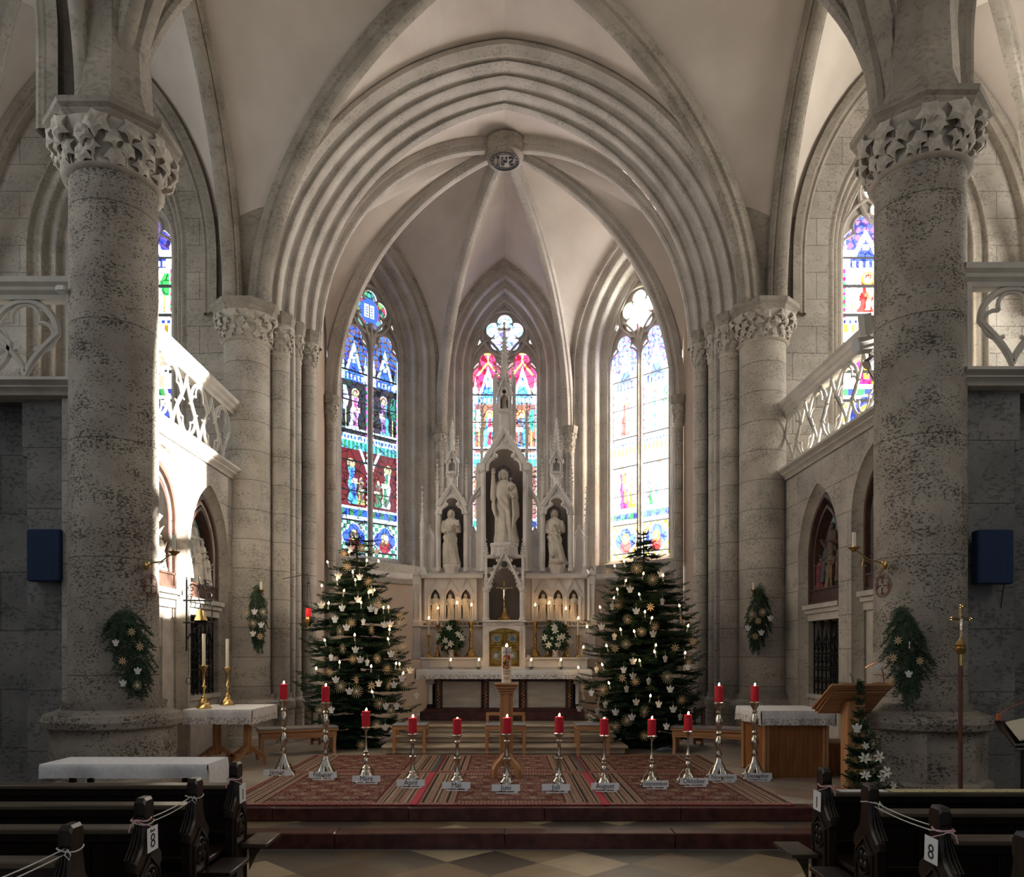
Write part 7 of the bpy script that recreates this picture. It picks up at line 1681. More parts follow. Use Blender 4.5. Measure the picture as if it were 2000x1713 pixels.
# consecrated small things: bag under the right tree
c = P(1300, 1471, 10.55); c.z = FZ; f = M(); f.tube([c+Vector((-.12, 0, .02)), c+Vector((-.05, -.03, .035)), c+Vector((.04, 0, .03)), c+Vector((.13, .02, .03))], [.015, .04, .035, .02], 10, flat=1); f.tube([c+Vector((-.03, -.03, .06)), c+Vector((.03, -.02, .09)), c+Vector((.08, 0, .05))], .008, 5)
for i in range(len(f.v)): f.v[i] = (f.v[i][0], f.v[i][1], FZ+.002+(f.v[i][2]-FZ+.03)*.8)
tag(f.build('cable_bundle', mat('slate_blue', (.08, .12, .17), .6), loc=c), 'dark blue cable bundle lying at the foot of the right fir tree', 'cable')
# ------------------------------------------------------------ fir foliage
def fir_arrays(branches, seed, tw=.055, nl=.022, fan=.42, dens=.012, reps=2, nw=.0030):
    """branches: list of (points list). returns verts, faces of twigs with needles"""
    rng = np.random.default_rng(seed); V = []; Fc = []; nb = 0
    segs = []
    for pts, w in branches:
        pts = [Vector(p) for p in pts]; Ls = [0]
        for a, b in zip(pts[:-1], pts[1:]): Ls.append(Ls[-1]+(b-a).length)
        L = Ls[-1]
        def at(s):
            for i in range(len(Ls)-1):
                if s <= Ls[i+1] or i == len(Ls)-2:
                    k = (s-Ls[i])/max(1e-6, Ls[i+1]-Ls[i]); return pts[i].lerp(pts[i+1], min(k, 1)), (pts[i+1]-pts[i]).normalized()
        s = L*.10
        segs.append((at(L*.6)[0], at(L)[0])); segs.append((at(L*.3)[0], at(L*.65)[0]))
        while s < L:
            p, d = at(s); rem = L-s; tl = min(.30, max(.045, fan*rem+.03))*w
            side = d.cross(Vector((0, 0, 1)))
            if side.length < .1: side = Vector((1, 0, 0))
            side.normalize()
            for sg in (-1, 1):
                dr = (d*.75+side*sg*rng.uniform(.65, 1.0)+Vector((0, 0, rng.uniform(-.12, .10)))).normalized()
                e = p+dr*tl*rng.uniform(.8, 1.15); e.z -= .06*tl; segs.append((p, e))
                if tl > .13:
                    for q in (.35, .6, .8):
                        pp = p.lerp(e, q); s2 = dr.cross(Vector((0, 0, 1))).normalized()
                        for sg2 in (-1, 1): segs.append((pp, pp+(dr*.7+s2*sg2*.75+Vector((0, 0, rng.uniform(-.15, .1)))).normalized()*tl*.38*(1.2-q)))
            s += tw*rng.uniform(.8, 1.2)
    A = np.array([a for a, b in segs]); B = np.array([b for a, b in segs]); out_v = []; out_f = []
    D = B-A; L = np.linalg.norm(D, axis=1); keep = L > .01; A, D, L = A[keep], D[keep], L[keep]; U = D/L[:, None]
    up = np.tile((0, 0, 1.0), (len(U), 1)); S = np.cross(U, up); S /= np.linalg.norm(S, axis=1)[:, None]+1e-9; N = np.cross(S, U)
    cnt = np.maximum(3, (L/dens).astype(int)); idx = np.repeat(np.arange(len(L)), cnt); k = np.concatenate([np.arange(c)/c for c in cnt])
    for rep in range(reps):
        n = len(idx); ang = rng.uniform(-1.25, 1.25, n)+np.where(rng.random(n) < .5, 0, PI)
        side = S[idx]*np.cos(ang)[:, None]+N[idx]*(np.sin(ang)*.75+.12)[:, None]
        base = A[idx]+D[idx]*(k+rng.random(n)/np.repeat(cnt, cnt)*1.0)[:, None]
        tip = base+(side*.85+U[idx]*.62)*nl*rng.uniform(.75, 1.25, n)[:, None]
        wv = np.cross(side, U[idx]); wv = U[idx]*nw
        out_v.append(np.stack([base-wv, base+wv, tip], 1).reshape(-1, 3))
    v = np.concatenate(out_v); f = np.arange(len(v)).reshape(-1, 3)
    return v, f, segs
def tri_mesh(name, v, f, mt, parent):
    v = v-np.array(rootloc(parent)); me = bpy.data.meshes.new(name); me.vertices.add(len(v)); me.vertices.foreach_set('co', v.ravel())
    me.loops.add(f.size); me.loops.foreach_set('vertex_index', f.ravel().astype(np.int32)); me.polygons.add(len(f))
    me.polygons.foreach_set('loop_start', np.arange(0, f.size, 3, dtype=np.int32)); me.polygons.foreach_set('loop_total', np.full(len(f), 3, np.int32)); me.update(calc_edges=True)
    me.materials.append(mt); o = bpy.data.objects.new(name, me); C.objects.link(o); o.parent = parent; KIDS.setdefault(parent.name, []).append(o); return o
def surf(px, py, X, R, Yt):
    Y = Yt
    for _ in range(3):
        z = Zp(py, Y); r = R(z); dx = Xp(px, Y)-X; Y = Yt-(math.sqrt(max(r*r-dx*dx, .0))*.92+.07)
    if abs(dx) > r: Y = Yt-.05
    return Vector((Xp(px, Y), Y, Zp(py, Y)))
def fir_tree(label, px, Yt, prof, ytop, seed, gap, nb, ybot=1462, tips=()):
    X = Xp(px, Yt); zt = Zp(ytop, Yt); t = thing('fir_tree', label, 'christmas tree', (X, Yt, FZ), 'christmas trees flanking the altar'); rnd = random.Random(seed)
    f = M(); f.tube([(X, Yt, FZ), (X+.01, Yt, 1.6), (X, Yt, 2.8), (X, Yt, zt)], [.055, .045, .022, .005], 8); f.build('trunk', BARK, t)
    f = M(); f.lathe([(.16, 0), (.17, .02), (.08, .06), (.07, .14)], 10, (X, Yt, FZ)); f.build('tree_stand', GREYD, t)
    def R(z):
        py = CY-(z-EYE)*F/Yt; xs = [p[0] for p in prof]; rs = [p[1] for p in prof]; return float(np.interp(py, xs, rs))*Yt/F
    br = []; z = Zp(ybot, Yt)+.06; zend = zt-.18; k = 0
    while z < zend:
        r = R(z+.02); n = nb if r > .5 else max(5, int(nb*(.45+.5*r))); ph = rnd.uniform(0, 6)
        for i in range(n):
            a = ph+2*PI*i/n+rnd.uniform(-.18, .18); rr = r*rnd.uniform(.74, 1.06) if i % 3 else r*rnd.uniform(.5, .8)
            while rr > .3 and abs(X+math.cos(a)*rr) < 1.46 and Yt+math.sin(a)*rr > 11.42: rr *= .9
            zz = z+rnd.uniform(-.35, .35)*gap; d = Vector((math.cos(a), math.sin(a), 0)); lift = .10*rr
            o = Vector((X, Yt, zz+.10*rr)); br.append(([o, o+d*rr*.45+Vector((0, 0, -.04*rr)), o+d*rr*.8+Vector((0, 0, -.07*rr)), o+d*rr+Vector((0, 0, .02*rr))], 1))
        z += gap*(1 if r > .3 else .8); k += 1
    for hx, hy, dz in tips:        # a twig for every ornament and light to hang on
        e = surf(hx, hy, X, R, Yt)+Vector((0, 0, dz)); o = Vector((X, Yt, e.z-.02)); L = (e-o).length
        br.append(([o.lerp(e, .25), o.lerp(e, .6)+Vector((0, 0, -.03*L)), o.lerp(e, .85)+Vector((0, 0, -.03*L)), e], .55))
    # leader shoots
    for zz, L in ((zt-.30, .20), (zt-.16, .13)):
        for i in range(5): a = i*1.257+rnd.random(); o = Vector((X, Yt, zz)); br.append(([o, o+Vector((math.cos(a)*L*.7, math.sin(a)*L*.7, .02)), o+Vector((math.cos(a)*L, math.sin(a)*L, .07))], .35))
    br.append(([Vector((X, Yt, zt-.3)), Vector((X, Yt, zt-.1)), Vector((X, Yt, zt))], .12))
    v, fc, segs = fir_arrays(br, seed, tw=.046, dens=.011, nl=.030, reps=3, nw=.0042, fan=.5)
    tri_mesh('needled_branches', v, fc, FIR, t)
    f = M()
    for pts, w in br: f.tube(pts, [.010, .007, .004, .002][:len(pts)], 4)
    o = f.build('branch_wood', BARK, t); o['kind'] = 'stuff'
    return X, R
LS = [(450,40),(455,180),(590,155),(325,220),(350,310),(500,415),(570,560),(545,575),(720,655),(712,705),(380,700),(520,750),(300,760),(740,870),(320,880),(390,955),(560,950),(670,920),(630,1020),(225,1045),(415,1100),(305,1145),(520,1140),(640,1135),(755,1130),(415,1180),(757,1275),(575,1265),(655,1310),(775,1345),(160,1310),(555,1410),(450,1555)]
LA = [(375,185),(555,205),(288,375),(437,383),(345,735),(520,475),(425,540),(315,600),(170,580),(515,605),(550,620),(265,680),(463,697),(610,715),(650,710),(408,890),(440,960),(490,980),(237,945),(655,920),(790,1035),(270,1100),(570,1125),(732,1090),(365,1180),(675,1135),(832,1210),(620,1285),(695,1285),(240,1310),(615,1430),(235,1535)]
LC = [(365,215),(487,235),(485,275),(570,278),(215,285),(390,355),(280,405),(407,410),(173,450),(327,485),(537,480),(500,497),(220,572),(447,567),(603,603),(638,600),(645,755),(637,822),(403,793),(195,830),(297,983),(133,1027),(517,1012),(690,992),(715,995),(740,1060),(527,1190)]
RS = [(237,345),(440,320),(552,400),(375,675),(310,575),(537,590),(565,730),(475,765),(750,680),(833,830),(710,875),(60,920),(135,705),(365,850),(430,1110),(655,1080),(340,1085),(205,1170),(65,1150),(70,1195),(175,1245),(100,1345),(375,1380),(290,1430),(495,1320),(755,1240),(805,975),(495,1490),(290,880)]
RA = [(395,470),(610,360),(620,555),(270,590),(437,620),(195,730),(555,780),(285,800),(415,970),(640,955),(798,1010),(160,1030),(350,1030),(415,1075),(525,1110),(370,1165),(675,1165),(125,1190),(437,1255),(222,1275),(595,1270),(695,1305),(42,1300),(168,1320),(293,1325),(408,1360),(745,1360),(648,1425)]
RC = [(355,280),(288,312),(487,365),(625,378),(363,415),(307,475),(461,510),(280,535),(187,600),(740,590),(499,632),(545,675),(93,735),(797,730),(330,755),(426,768),(67,878),(233,868),(572,865),(567,910),(778,918),(463,972),(203,1000),(35,1020),(249,1128),(535,1218)]
def tipl(st, an, li, ox, oy, sc): return [(ox+x/sc, oy+y/sc, .07) for x, y in st]+[(ox+x/sc, oy+y/sc, .11) for x, y in an]+[(ox+x/sc, oy+y/sc, -.075) for x, y in li]
TL = fir_tree('tall fir tree hung with straw stars, left of the high altar', 697, 11.4, [(1040, 8), (1060, 34), (1085, 46), (1100, 44), (1130, 62), (1160, 76), (1185, 100), (1230, 110), (1265, 122), (1300, 116), (1345, 124), (1385, 122), (1430, 100), (1460, 70)], 1032, 5, .165, 14, tips=tipl(LS, LA, LC, 580, 1020, 3.569))
TR = fir_tree('tall fir tree hung with straw stars, right of the high altar', 1257, 11.4, [(1040, 10), (1060, 26), (1090, 50), (1120, 66), (1150, 82), (1180, 104), (1215, 116), (1250, 122), (1300, 126), (1350, 128), (1400, 122), (1440, 104), (1462, 70)], 1024, 6, .115, 14, tips=tipl(RS, RA, RC, 1120, 1020, 3.568))
# ornaments ------------------------------------------------------------
def star_mesh(M_, rays, R, r=.0026, ends=True, m=0):
    for i in range(rays):
        a = PI*i/rays; d = Vector((math.cos(a), 0, math.sin(a))); o = Vector((0, (i % 3-1)*.004, 0))
        M_.tube([o-d*R, o, o+d*R], r, 4, m)
    M_.ball((0, 0, 0), (.012, .008, .012), 6, m)
    if ends:
        for i in range(rays):
            a = PI*(i+.5)/rays; d = Vector((math.cos(a), 0, math.sin(a)))
            for s in (-1, 1): M_.tube([Vector((0, 0, 0)), d*s*R*.62], r*.8, 4, m)
def star8(M_, R, m=0):
    for i in range(8):
        a = PI/4*i; d = Vector((math.cos(a), 0, math.sin(a))); e = Vector((-d.z, 0, d.x))
        M_.prism([d*R*.12-e*.002, d*R*.55-e*R*.13, d*R, d*R*.55+e*R*.13, d*R*.12+e*.002], (0, .004, 0), m)
def angel_mesh(M_, s=1, m=0):
    pts = [(-.055, .028), (-.048, .045), (-.030, .030), (-.014, .026), (-.016, .045), (-.008, .056), (.008, .056), (.016, .045), (.014, .026), (.030, .030), (.048, .045), (.055, .028), (.046, -.002), (.028, -.012), (.036, -.036), (.020, -.044), (0, -.047), (-.020, -.044), (-.036, -.036), (-.028, -.012), (-.046, -.002)]
    rows = [[(x*s*k, y, z*s*k+ (1-k)*.005) for x, z in pts] for y, k in ((-.006, .88), (-.004, 1), (.004, 1), (.006, .88))]
    M_.loft(rows, m, True, True)
    M_.ball((0, -.003, .046*s), (.013*s, .010, .013*s), 8, m)
protos = {}
def proto(kind, mt, fn):
    f = M(); fn(f); me = f.build('tmp', mt, smooth=.8); d = me.data; bpy.data.objects.remove(me); protos[kind] = d
proto('starA', STRAWL, lambda f: star_mesh(f, 8, .088, .0024, False)); proto('starB', STRAW, lambda f: star_mesh(f, 6, .075, .0028)); proto('starC', STRAW, lambda f: star8(f, .065)); proto('starD', STRAWL, lambda f: star_mesh(f, 7, .07, .0026, False))
proto('angel', PAPER, lambda f: angel_mesh(f, .93))
proto('thread', STRAWL, lambda f: f.tube([(0, 0, .04), (0, 0, .12)], .0012, 4))
proto('tube', mat('light_tube', (.5, .5, .42), .4), lambda f: f.lathe([(.010, -.07), (.010, -.045), (.0065, -.042), (.0065, 0), (.003, .002)], 8))
proto('bulb', FLAME, lambda f: flame(f, Vector((0, 0, .0)), .040, .0125))
ORD = ['topmost', 'second', 'third', 'fourth', 'fifth', 'sixth', 'seventh', 'eighth', 'ninth', 'tenth', 'eleventh', 'twelfth', 'thirteenth', 'fourteenth', 'fifteenth', 'sixteenth', 'seventeenth', 'eighteenth', 'nineteenth', 'twentieth'] + ['twenty-'+x for x in ('first', 'second', 'third', 'fourth', 'fifth', 'sixth', 'seventh', 'eighth', 'ninth')] + ['thirtieth']+['thirty-'+x for x in ('first', 'second', 'third', 'fourth', 'fifth', 'sixth')]
def ordl(i): return 'topmost' if i == 0 else ORD[i]+' from the top'
def place(kind, lst, ox, oy, sc, tree, nm, Yt):
    X, R = tree; pts = sorted(((ox+x/sc, oy+y/sc) for x, y in lst), key=lambda p: p[1])
    for i, (px, py) in enumerate(pts):
        rnd = random.Random(int(px*7+py*13)); loc = surf(px, py, X, R, Yt)
        if kind == 'star':
            k = ('starA', 'starB', 'starD', 'starA', 'starC', 'starB')[rnd.randrange(6)]; desc = {'starA': 'large pale straw star', 'starB': 'golden straw star', 'starC': 'small eight-pointed straw star', 'starD': 'thin-rayed pale straw star'}[k]
            o = bpy.data.objects.new('straw_star', protos[k]); C.objects.link(o); tag(o, '%s on the %s fir tree, %s among its stars' % (desc, nm, ordl(i)), 'star', 'straw stars on the %s fir tree' % nm)
            o.rotation_euler = (rnd.uniform(-.2, .2), 0, rnd.choice((0, 0, 0, .5, -.5, 1.1))); o.location = loc
        elif kind == 'angel':
            o = thing('felt_angel', 'white felt angel on the %s fir tree, %s among its angels' % (nm, ordl(i)), 'angel', loc, 'felt angels on the %s fir tree' % nm, rnd.choice((0, .3, -.3, .8, -.8, .1)))
            for n_, k in (('body', 'angel'), ('hanging_thread', 'thread')):
                c = bpy.data.objects.new(n_, protos[k]); C.objects.link(c); c.parent = o
        else:
            o = thing('candle_light', 'glowing candle light on the %s fir tree, %s among its lights' % (nm, ordl(i)), 'light', loc, 'candle lights on the %s fir tree' % nm); o.rotation_euler = (0, rnd.uniform(-.35, .35), 0)
            for n_, k in (('holder', 'tube'), ('flame', 'bulb')):
                c = bpy.data.objects.new(n_, protos[k]); C.objects.link(c); c.parent = o
for k, l in (('star', LS), ('angel', LA), ('light', LC)): place(k, l, 580, 1020, 3.569, TL, 'left', 11.4)
for k, l in (('star', RS), ('angel', RA), ('light', RC)): place(k, l, 1120, 1020, 3.568, TR, 'right', 11.4)
# ------------------------------------------------------------ hanging fir sprays on pillars and responds
def spray(label, outline, Y, seed, cyl=None, th=.10, group='fir sprays on the columns', dens=.013, tw=.045, nlen=.022):
    """outline: (py, x left, x right) rows; branches droop down and outwards"""
    rnd = random.Random(seed); py0 = outline[0][0]; xm = (outline[0][1]+outline[0][2])/2; top = P(xm, py0, Y); t = thing('fir_spray', label, 'fir spray', top, group); br = []
    for k in range(len(outline)-1):
        ya, la, ra = outline[k]; yb, lb, rb = outline[k+1]
        for q in range(3):
            u = (q+.5)/3; y = ya+(yb-ya)*u; l, r = la+(lb-la)*u, ra+(rb-ra)*u
            n = max(3, int((r-l)/11))
            for i in range(n):
                x = l+(r-l)*(i+.5)/n+rnd.uniform(-3, 3); cx = (l+r)/2; dY = -th*(1-((x-cx)/max(5, (r-l)/2))**2)*rnd.uniform(.4, 1.2)
                b = P(x+(x-cx)*rnd.uniform(.02, .22), y+rnd.uniform(-4, 9), Y+dY-.02); a = P(cx+(x-cx)*.45, y-20-rnd.uniform(0, 12), Y+dY*.3-.01); m_ = (a+b)/2+Vector((0, -.02, .02)); br.append(([a, m_, b], .6))
    v, f, s = fir_arrays(br, seed, tw=tw*.75, dens=dens*.8, nl=nlen*1.15, fan=.45, reps=3, nw=.0036); tri_mesh('needled_twigs', v, f, FIR, t)
    f = M()
    for pts, w in br: f.tube(pts, .0016, 3)
    o = f.build('twig_wood', BARK, t); o['kind'] = 'stuff'; return t
spray('large fir spray with stars and angels on the left pillar', [(1210, 235, 262), (1225, 200, 285), (1250, 200, 298), (1280, 215, 302), (1310, 225, 304), (1335, 235, 300), (1355, 245, 292), (1366, 255, 275)], 7.42, 21, th=.14)
spray('large fir spray with stars and angels on the right pillar', [(1203, 1752, 1765), (1220, 1735, 1790), (1245, 1725, 1806), (1275, 1722, 1815), (1300, 1730, 1825), (1330, 1738, 1812), (1355, 1745, 1798), (1380, 1768, 1785)], 7.24, 22, th=.14)
spray('narrow fir spray on the thick left respond column', [(1166, 498, 508), (1180, 486, 520), (1200, 481, 527), (1225, 482, 525), (1245, 488, 518), (1262, 493, 514), (1274, 500, 514)], 11.32, 23, th=.12)
spray('narrow fir spray on the thick right respond column', [(1165, 1478, 1488), (1180, 1464, 1502), (1205, 1453, 1512), (1228, 1452, 1510), (1246, 1458, 1500), (1262, 1466, 1488), (1274, 1466, 1478)], 11.32, 24, th=.12)
def orn(kind, px, py, Y, lab, grp, sc=1, rz=0):
    k = {'s': 'starC', 'S': 'starB', 'a': 'angel', 'w': 'starD'}[kind]
    o = bpy.data.objects.new('felt_angel' if kind == 'a' else 'straw_star', protos[k]); C.objects.link(o); o.location = P(px, py, Y); o.scale = (sc,)*3; o.rotation_euler = (0, 0, rz); tag(o, lab, 'angel' if kind == 'a' else 'star', grp)
for kd, px, py, l in (('s', 257, 1234, 'straw star at the top'), ('s', 273, 1263, 'straw star at the right edge'), ('s', 239, 1291, 'straw star at the left'), ('w', 268, 1339, 'pale star at the bottom'), ('a', 226, 1256, 'edge-on felt angel at the upper left'), ('a', 269, 1311, 'felt angel at the lower right'), ('a', 240, 1335, 'felt angel at the lower left')):
    orn(kd, px, py, 7.22, l+' of the left pillar fir spray', 'ornaments on the left pillar spray', .68, 1.1 if py == 1256 else 0)
for kd, px, py, l in (('s', 1754, 1251, 'straw star at the top'), ('s', 1745, 1285, 'straw star at the middle left'), ('s', 1797, 1291, 'straw star at the right edge'), ('S', 1740, 1330, 'straw star behind the lectern top at the lower left'), ('a', 1776, 1261, 'edge-on felt angel at the upper right'), ('a', 1775, 1317, 'felt angel at the lower right'), ('a', 1716, 1303, 'felt angel at the far left')):
    orn(kd, px, py, 7.04, l+' of the right pillar fir spray', 'ornaments on the right pillar spray', .68, 1.1 if py == 1261 else 0)
for kd, px, py, l in (('w', 482, 1197, 'pale star at the upper left'), ('w', 514, 1195, 'pale star at the upper right'), ('w', 494, 1217, 'pale star in the middle'), ('a', 497, 1195, 'felt angel at the top'), ('a', 510, 1221, 'felt angel at the middle right'), ('a', 494, 1238, 'felt angel at the lower left'), ('s', 508, 1243, 'straw star at the bottom')):
    orn(kd, px, py, 11.12, l+' of the left respond fir spray', 'ornaments on the left respond spray', .9)
for kd, px, py, l in (('w', 1469, 1200, 'pale star at the upper left'), ('w', 1490, 1196, 'pale star at the upper right'), ('s', 1481, 1213, 'straw star in the middle'), ('a', 1505, 1208, 'felt angel at the right edge'), ('a', 1461, 1227, 'felt angel at the left edge'), ('a', 1487, 1236, 'felt angel at the lower right'), ('s', 1475, 1243, 'straw star at the bottom')):
    orn(kd, px, py, 11.12, l+' of the right respond fir spray', 'ornaments on the right respond spray', .9)
# greenery with white flowers climbing the lectern
rnd = random.Random(77); Yg = 6.98
t = thing('lectern_greenery', 'tall cone of evergreen twigs with white poinsettias in front of the lectern', 'flower arrangement', P(1690, 1530, Yg)*1.0)
br = []
for py, l, r in [(1335, 1674, 1684), (1345, 1674, 1686), (1365, 1668, 1690), (1390, 1664, 1694), (1415, 1660, 1698), (1440, 1655, 1708), (1465, 1650, 1715), (1490, 1648, 1722), (1515, 1644, 1735), (1540, 1648, 1760), (1560, 1650, 1770)]:
    n = max(3, int((r-l)/7))
    for i in range(n*2):
        x = l+(r-l)*(i+.5)/n/2+rnd.uniform(-2, 2); cx = (l+r)/2; a = P(cx+(x-cx)*.3, py+14, Yg+.02); b = P(x, py-4+rnd.uniform(-6, 6), Yg-rnd.uniform(0, .12)); br.append(([a, (a+b)/2+Vector((0, -.01, .01)), b], .45))
v, f, s = fir_arrays(br, 31, tw=.028, dens=.007, nl=.019, fan=.5, reps=3); tri_mesh('evergreen_twigs', v, f, FIR2, t)
f = M(); spray_leaves(f, P(1688, 1480, Yg), 1100, (.17, .09, .42), rnd, .03, lambda z: .9-.35*z); f.build('box_leaves', LEAFG, t, smooth=0)
for px, py, s_ in ((1688, 1481, .062), (1716, 1478, .06), (1690, 1457, .04), (1731, 1508, .06), (1690, 1514, .05), (1722, 1519, .05), (1745, 1535, .04)):
    f = M(); flower(f, P(px, py, Yg-.19), s_, (rnd.uniform(-.3, .3), -1, rnd.uniform(-.1, .5)), rnd); f.build('white_poinsettia', [PETAL, LEAFG], t, smooth=0)
orn('a', 1674, 1423, Yg-.16, 'felt angel hanging in the lectern greenery', 'ornaments on the lectern greenery', .85)
# ------------------------------------------------------------ pews
def pew(label, X, Y, q, L, first=False, zr=.80):
    """q=-1: pew runs to the left of its aisle end, q=+1: to the right"""
    t = thing('church_pew', label, 'pew', (X, Y, 0), 'dark oak pews'); 
    prof = [(-.20, 0), (-.20, .60), (-.235, .615), (-.225, .655), (-.15, .69), (-.10, .735), (-.065, .80), (-.055, .845), (-.07, .86), (-.07, .935), (-.05, .955), (.05, .955), (.07, .935), (.07, .86), (.055, .845), (.065, .80), (.10, .735), (.15, .69), (.225, .655), (.235, .615), (.20, .60), (.20, 0)]
    prof = [(a*(.58 if abs(a) > .08 else .66), z-(.02 if z > .93 else 0)) for a, z in prof]
    f = M(); th = .054; x0 = X; x1 = X+q*th
    rows = []
    for k, xx in ((.94, x0), (1, x0+q*.010), (1, x1-q*.010), (.94, x1)): rows.append([(xx, Y+a*k, z*(.985+.015*(k == 1))) for a, z in prof])
    f.loft(rows, 0, True, True)
    for a in (-.09, .09): f.tube([(x0-q*.004, Y+a, .08), (x0-q*.004, Y+a, .58)], .009, 5)
    f.tube([(x0-q*.004, Y-.09, .58), (x0-q*.004, Y, .66), (x0-q*.004, Y+.09, .58)], .009, 5)
    for s in (-1, 1):
        for o_ in (-.012, .012, .03): f.tube([(x0+q*(.03+o_*.4), Y+s*(.037+abs(o_)*.2), .84), (x0+q*(.03+o_*.6), Y+s*.050, .78), (x0+q*(.03+o_*.8), Y+s*.082, .715), (x0+q*(.03+o_*.8), Y+s*.130, .665)], .0045, 5)
    f.build('carved_end', WOODD, t, smooth=.5)
    f = M(); f.box(X-q*.0, X-q*.001, Y, Y+.001, .1, .11) if False else None
    # quatrefoil carving on the aisle face
    for k in range(4): a = k*PI/2+PI/4; f.ball((x0-q*.008, Y+.032*math.cos(a), .54+.034*math.sin(a)), (.008, .022, .024), 8)
    f.tube([(x0-q*.006, Y+.066*math.cos(a), .54+.070*math.sin(a)) for a in np.linspace(0, 2*PI, 17)[:-1]], .007, 5, closed=True); f.build('carved_rosette', WOODD, t)
    xa, xb = sorted((x1, X+q*L))
    f = M(); f.bbox(xa, xb, Y-.075, Y+.035, zr-.028, zr, .006); o = f.build('top_rail', WOODX, t)
    f = M(); f.box(xa, xb, Y-.0, Y+.02, .10, zr-.0285); f.bbox(xa, xb, Y-.03, Y+.0, .48, .51, .004); f.bbox(xa, xb, Y-.035, Y, zr-.075, zr-.029, .006)
    for i in range(int(L/.5)): xx = X+q*(.3+i*.5); f.bbox(xx-.02, xx+.02, Y-.012, Y, .11, zr-.08, .003)
    f.build('back_panel', WOODD, t)
    f = M(); f.bbox(xa, xb, Y-.38 if first else Y-.20, Y-.02, .40, .43, .006); f.bbox(xa, xb, Y-.16, Y-.02, .12, .15, .005); f.build('book_shelf', WOODD, t)
    # folding seat on the aisle side
    f = M(); xs = sorted((X-q*.01, X-q*.17)); f.bbox(xs[0], xs[1], Y-.02, Y+.30, .40, .425, .004); f.prism([(X-q*.01, Y+.14, .40), (X-q*.12, Y+.14, .40), (X-q*.06, Y+.14, .32), (X-q*.01, Y+.14, .22)], (0, .02, 0)); f.build('aisle_flap_seat', WOODX if first else WOODD, t)
    return t
LP = [(-1.655, 4.80), (-1.655, 4.17), (-1.67, 3.61), (-1.69, 3.04)]; RP = [(1.865, 4.55), (1.865, 3.98), (1.90, 3.40), (1.93, 2.88)]
OP = ('front row', 'second row', 'third row', 'fourth row, nearest the camera')
for i, (x, y) in enumerate(LP): pew('dark carved oak pew in the left block, %s' % OP[i], x, y, -1, 4.2, i == 0)
for i, (x, y) in enumerate(RP): pew('dark carved oak pew in the right block, %s' % OP[i], x, y, 1, 4.2, i == 0)
# pew tags, ribbons and cords
def ptag(label, X, Y, q, txt, sub, tilt=.25, z=.80):
    t = thing('pew_tag', label, 'tag', (X-q*.012, Y-.01, z), 'numbered paper tags on the pews')
    o = Vector((X-q*.022, Y, z)); d = Vector((0, tilt*.2, -1)).normalized(); e = Vector((0, 1, tilt*.2)).normalized(); w, h = .095, .115
    yaw = Matrix.Rotation(q*.06, 3, 'Z'); e = yaw @ e
    f = M(); k = Vector((-q*.001, 0, 0)); f.prism([o-e*w/2, o+e*w/2, o+e*w/2+d*h, o-e*w/2+d*h], k); f.build('paper', CARD, t)
    nrm = e.cross(-d).normalized(); nrm = nrm if nrm.dot(Vector((0, -1, 0))-Vector((q, 0, 0))) > 0 else -nrm
    xax = (-d).cross(nrm).normalized(); rot = Matrix((xax, -d, nrm)).transposed().to_euler()
    text_mesh('number', txt, .095, INK, t, o+d*h*.60+nrm*.0016, rot)
    if sub: text_mesh('small_print', sub, .022, INK, t, o+d*h*.16+nrm*.0016, rot)
    f = M(); a = Vector((X+q*.03, Y, z+.035)); f.tube([a+Vector((.042*math.cos(p), .050*math.sin(p), .004*math.sin(3*p))) for p in np.linspace(0, 2*PI, 17)[:-1]], .0035, 5, closed=True)
    f.tube([a+Vector((0, -.05, 0)), a+Vector((q*.02, -.058, -.015)), a+Vector((q*.03, -.058, -.05))], .003, 5); f.tube([a+Vector((0, -.05, 0)), a+Vector((-q*.03, -.05, -.012)), o+Vector((0, 0, 0))], .0025, 5); f.build('pink_ribbon', PINK, t)
ptag('white paper tag tied to the front left pew end', LP[0][0], LP[0][1]-.02, -1, '1', None)
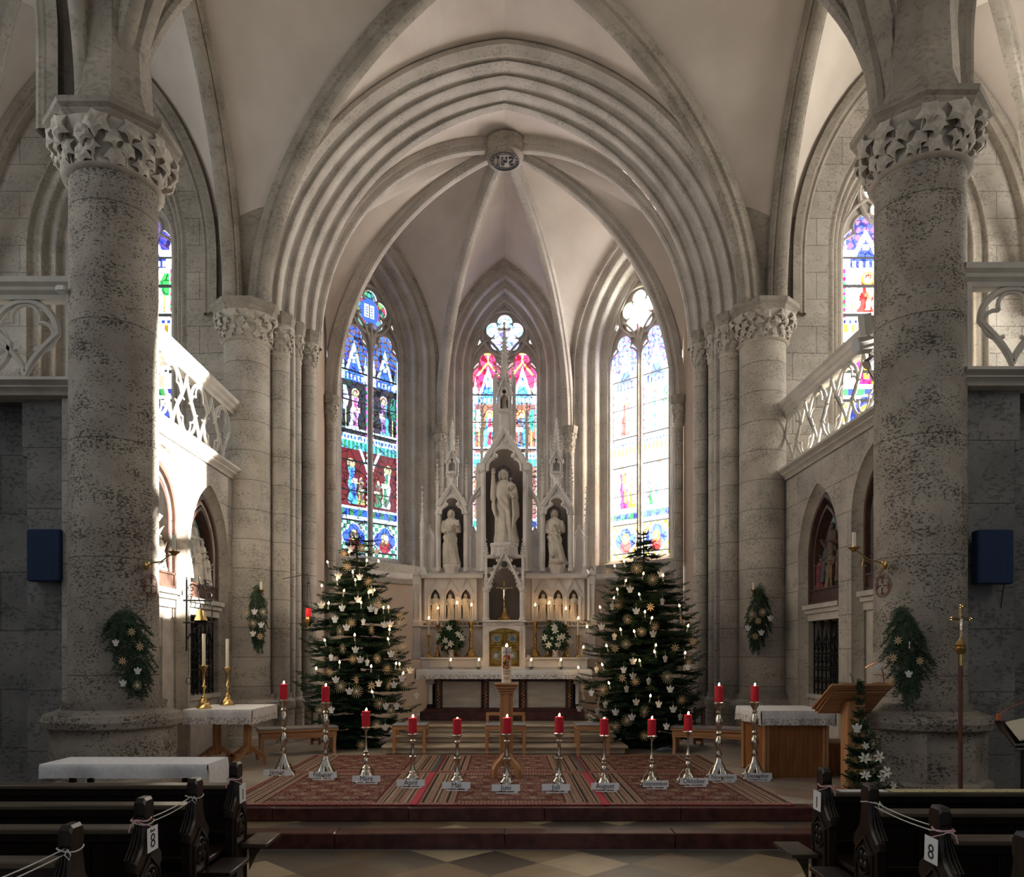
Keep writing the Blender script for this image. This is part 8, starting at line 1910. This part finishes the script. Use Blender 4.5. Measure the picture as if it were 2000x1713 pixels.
ptag('white paper tag marked 8 on the third left pew end', LP[2][0], LP[2][1]-.02, -1, '8', 'Bank')
ptag('white paper tag tied to the front right pew end', RP[0][0], RP[0][1]-.02, 1, '1', None)
ptag('white paper tag marked 8 on the third right pew end', RP[2][0], RP[2][1]-.02, 1, '8', None)
def cord(label, A, B, loops=True):
    t = M(); A, B = Vector(A), Vector(B)
    for o_ in (0, .022):
        pts = [A.lerp(B, i/10)-Vector((0, 0, o_+.012*math.sin(PI*i/10))) for i in range(11)]; t.tube(pts, .0028, 5)
    for c in (A, B): t.tube([c+Vector((.045*math.cos(p), .052*math.sin(p), -.008+.006*math.sin(2*p))) for p in np.linspace(0, 2*PI, 19)[:-1]], .0032, 5, closed=True)
    t.tube([A+Vector((.02, -.055, 0)), A+Vector((.035, -.06, -.02)), A+Vector((.03, -.06, -.04)), A+Vector((.012, -.06, -.02)), A+Vector((.02, -.055, 0))], .0025, 5)
    return tag(t.build('white_cord', CORDM, loc=tuple(A)), label, 'cord', 'white cords between pew ends')
cord('white cord from the second to the third left pew end', (LP[1][0]-.03, LP[1][1], .845), (LP[2][0]-.03, LP[2][1], .825))
cord('white cord from the fourth left pew end toward the left edge', (LP[3][0]-.03, LP[3][1], .845), (LP[3][0]-.08, LP[3][1]-.7, .835))
cord('white cord from the second to the third right pew end', (RP[1][0]+.03, RP[1][1], .85), (RP[2][0]+.03, RP[2][1], .835))
f = M(); x0, x1 = RP[0][0]+.10, RP[0][0]+4.1; y = RP[0][1]; f.box(x0+.30, x1, y-.072, y+.03, .8005, .803); f.box(x0, x0+.28, y-.06, y+.02, .8005, .8025, 1)
for i in range(44): xx = x0+.36+i*.085; f.prism([(xx, y-.072, .8032), (xx+.012, y-.072, .8032), (xx+.03, y-.058, .8032), (xx+.016, y-.058, .8032)], (0, 0, .0003), 2)
tag(f.build('barrier_tape', [mat('pale_yellow_tape', (.42, .37, .20), .5), mat('white_tape', (.55, .56, .6), .5), INK], loc=(x0, y, .80)), 'pale yellow tape with slanted dark marks along the front right pew rail', 'tape')
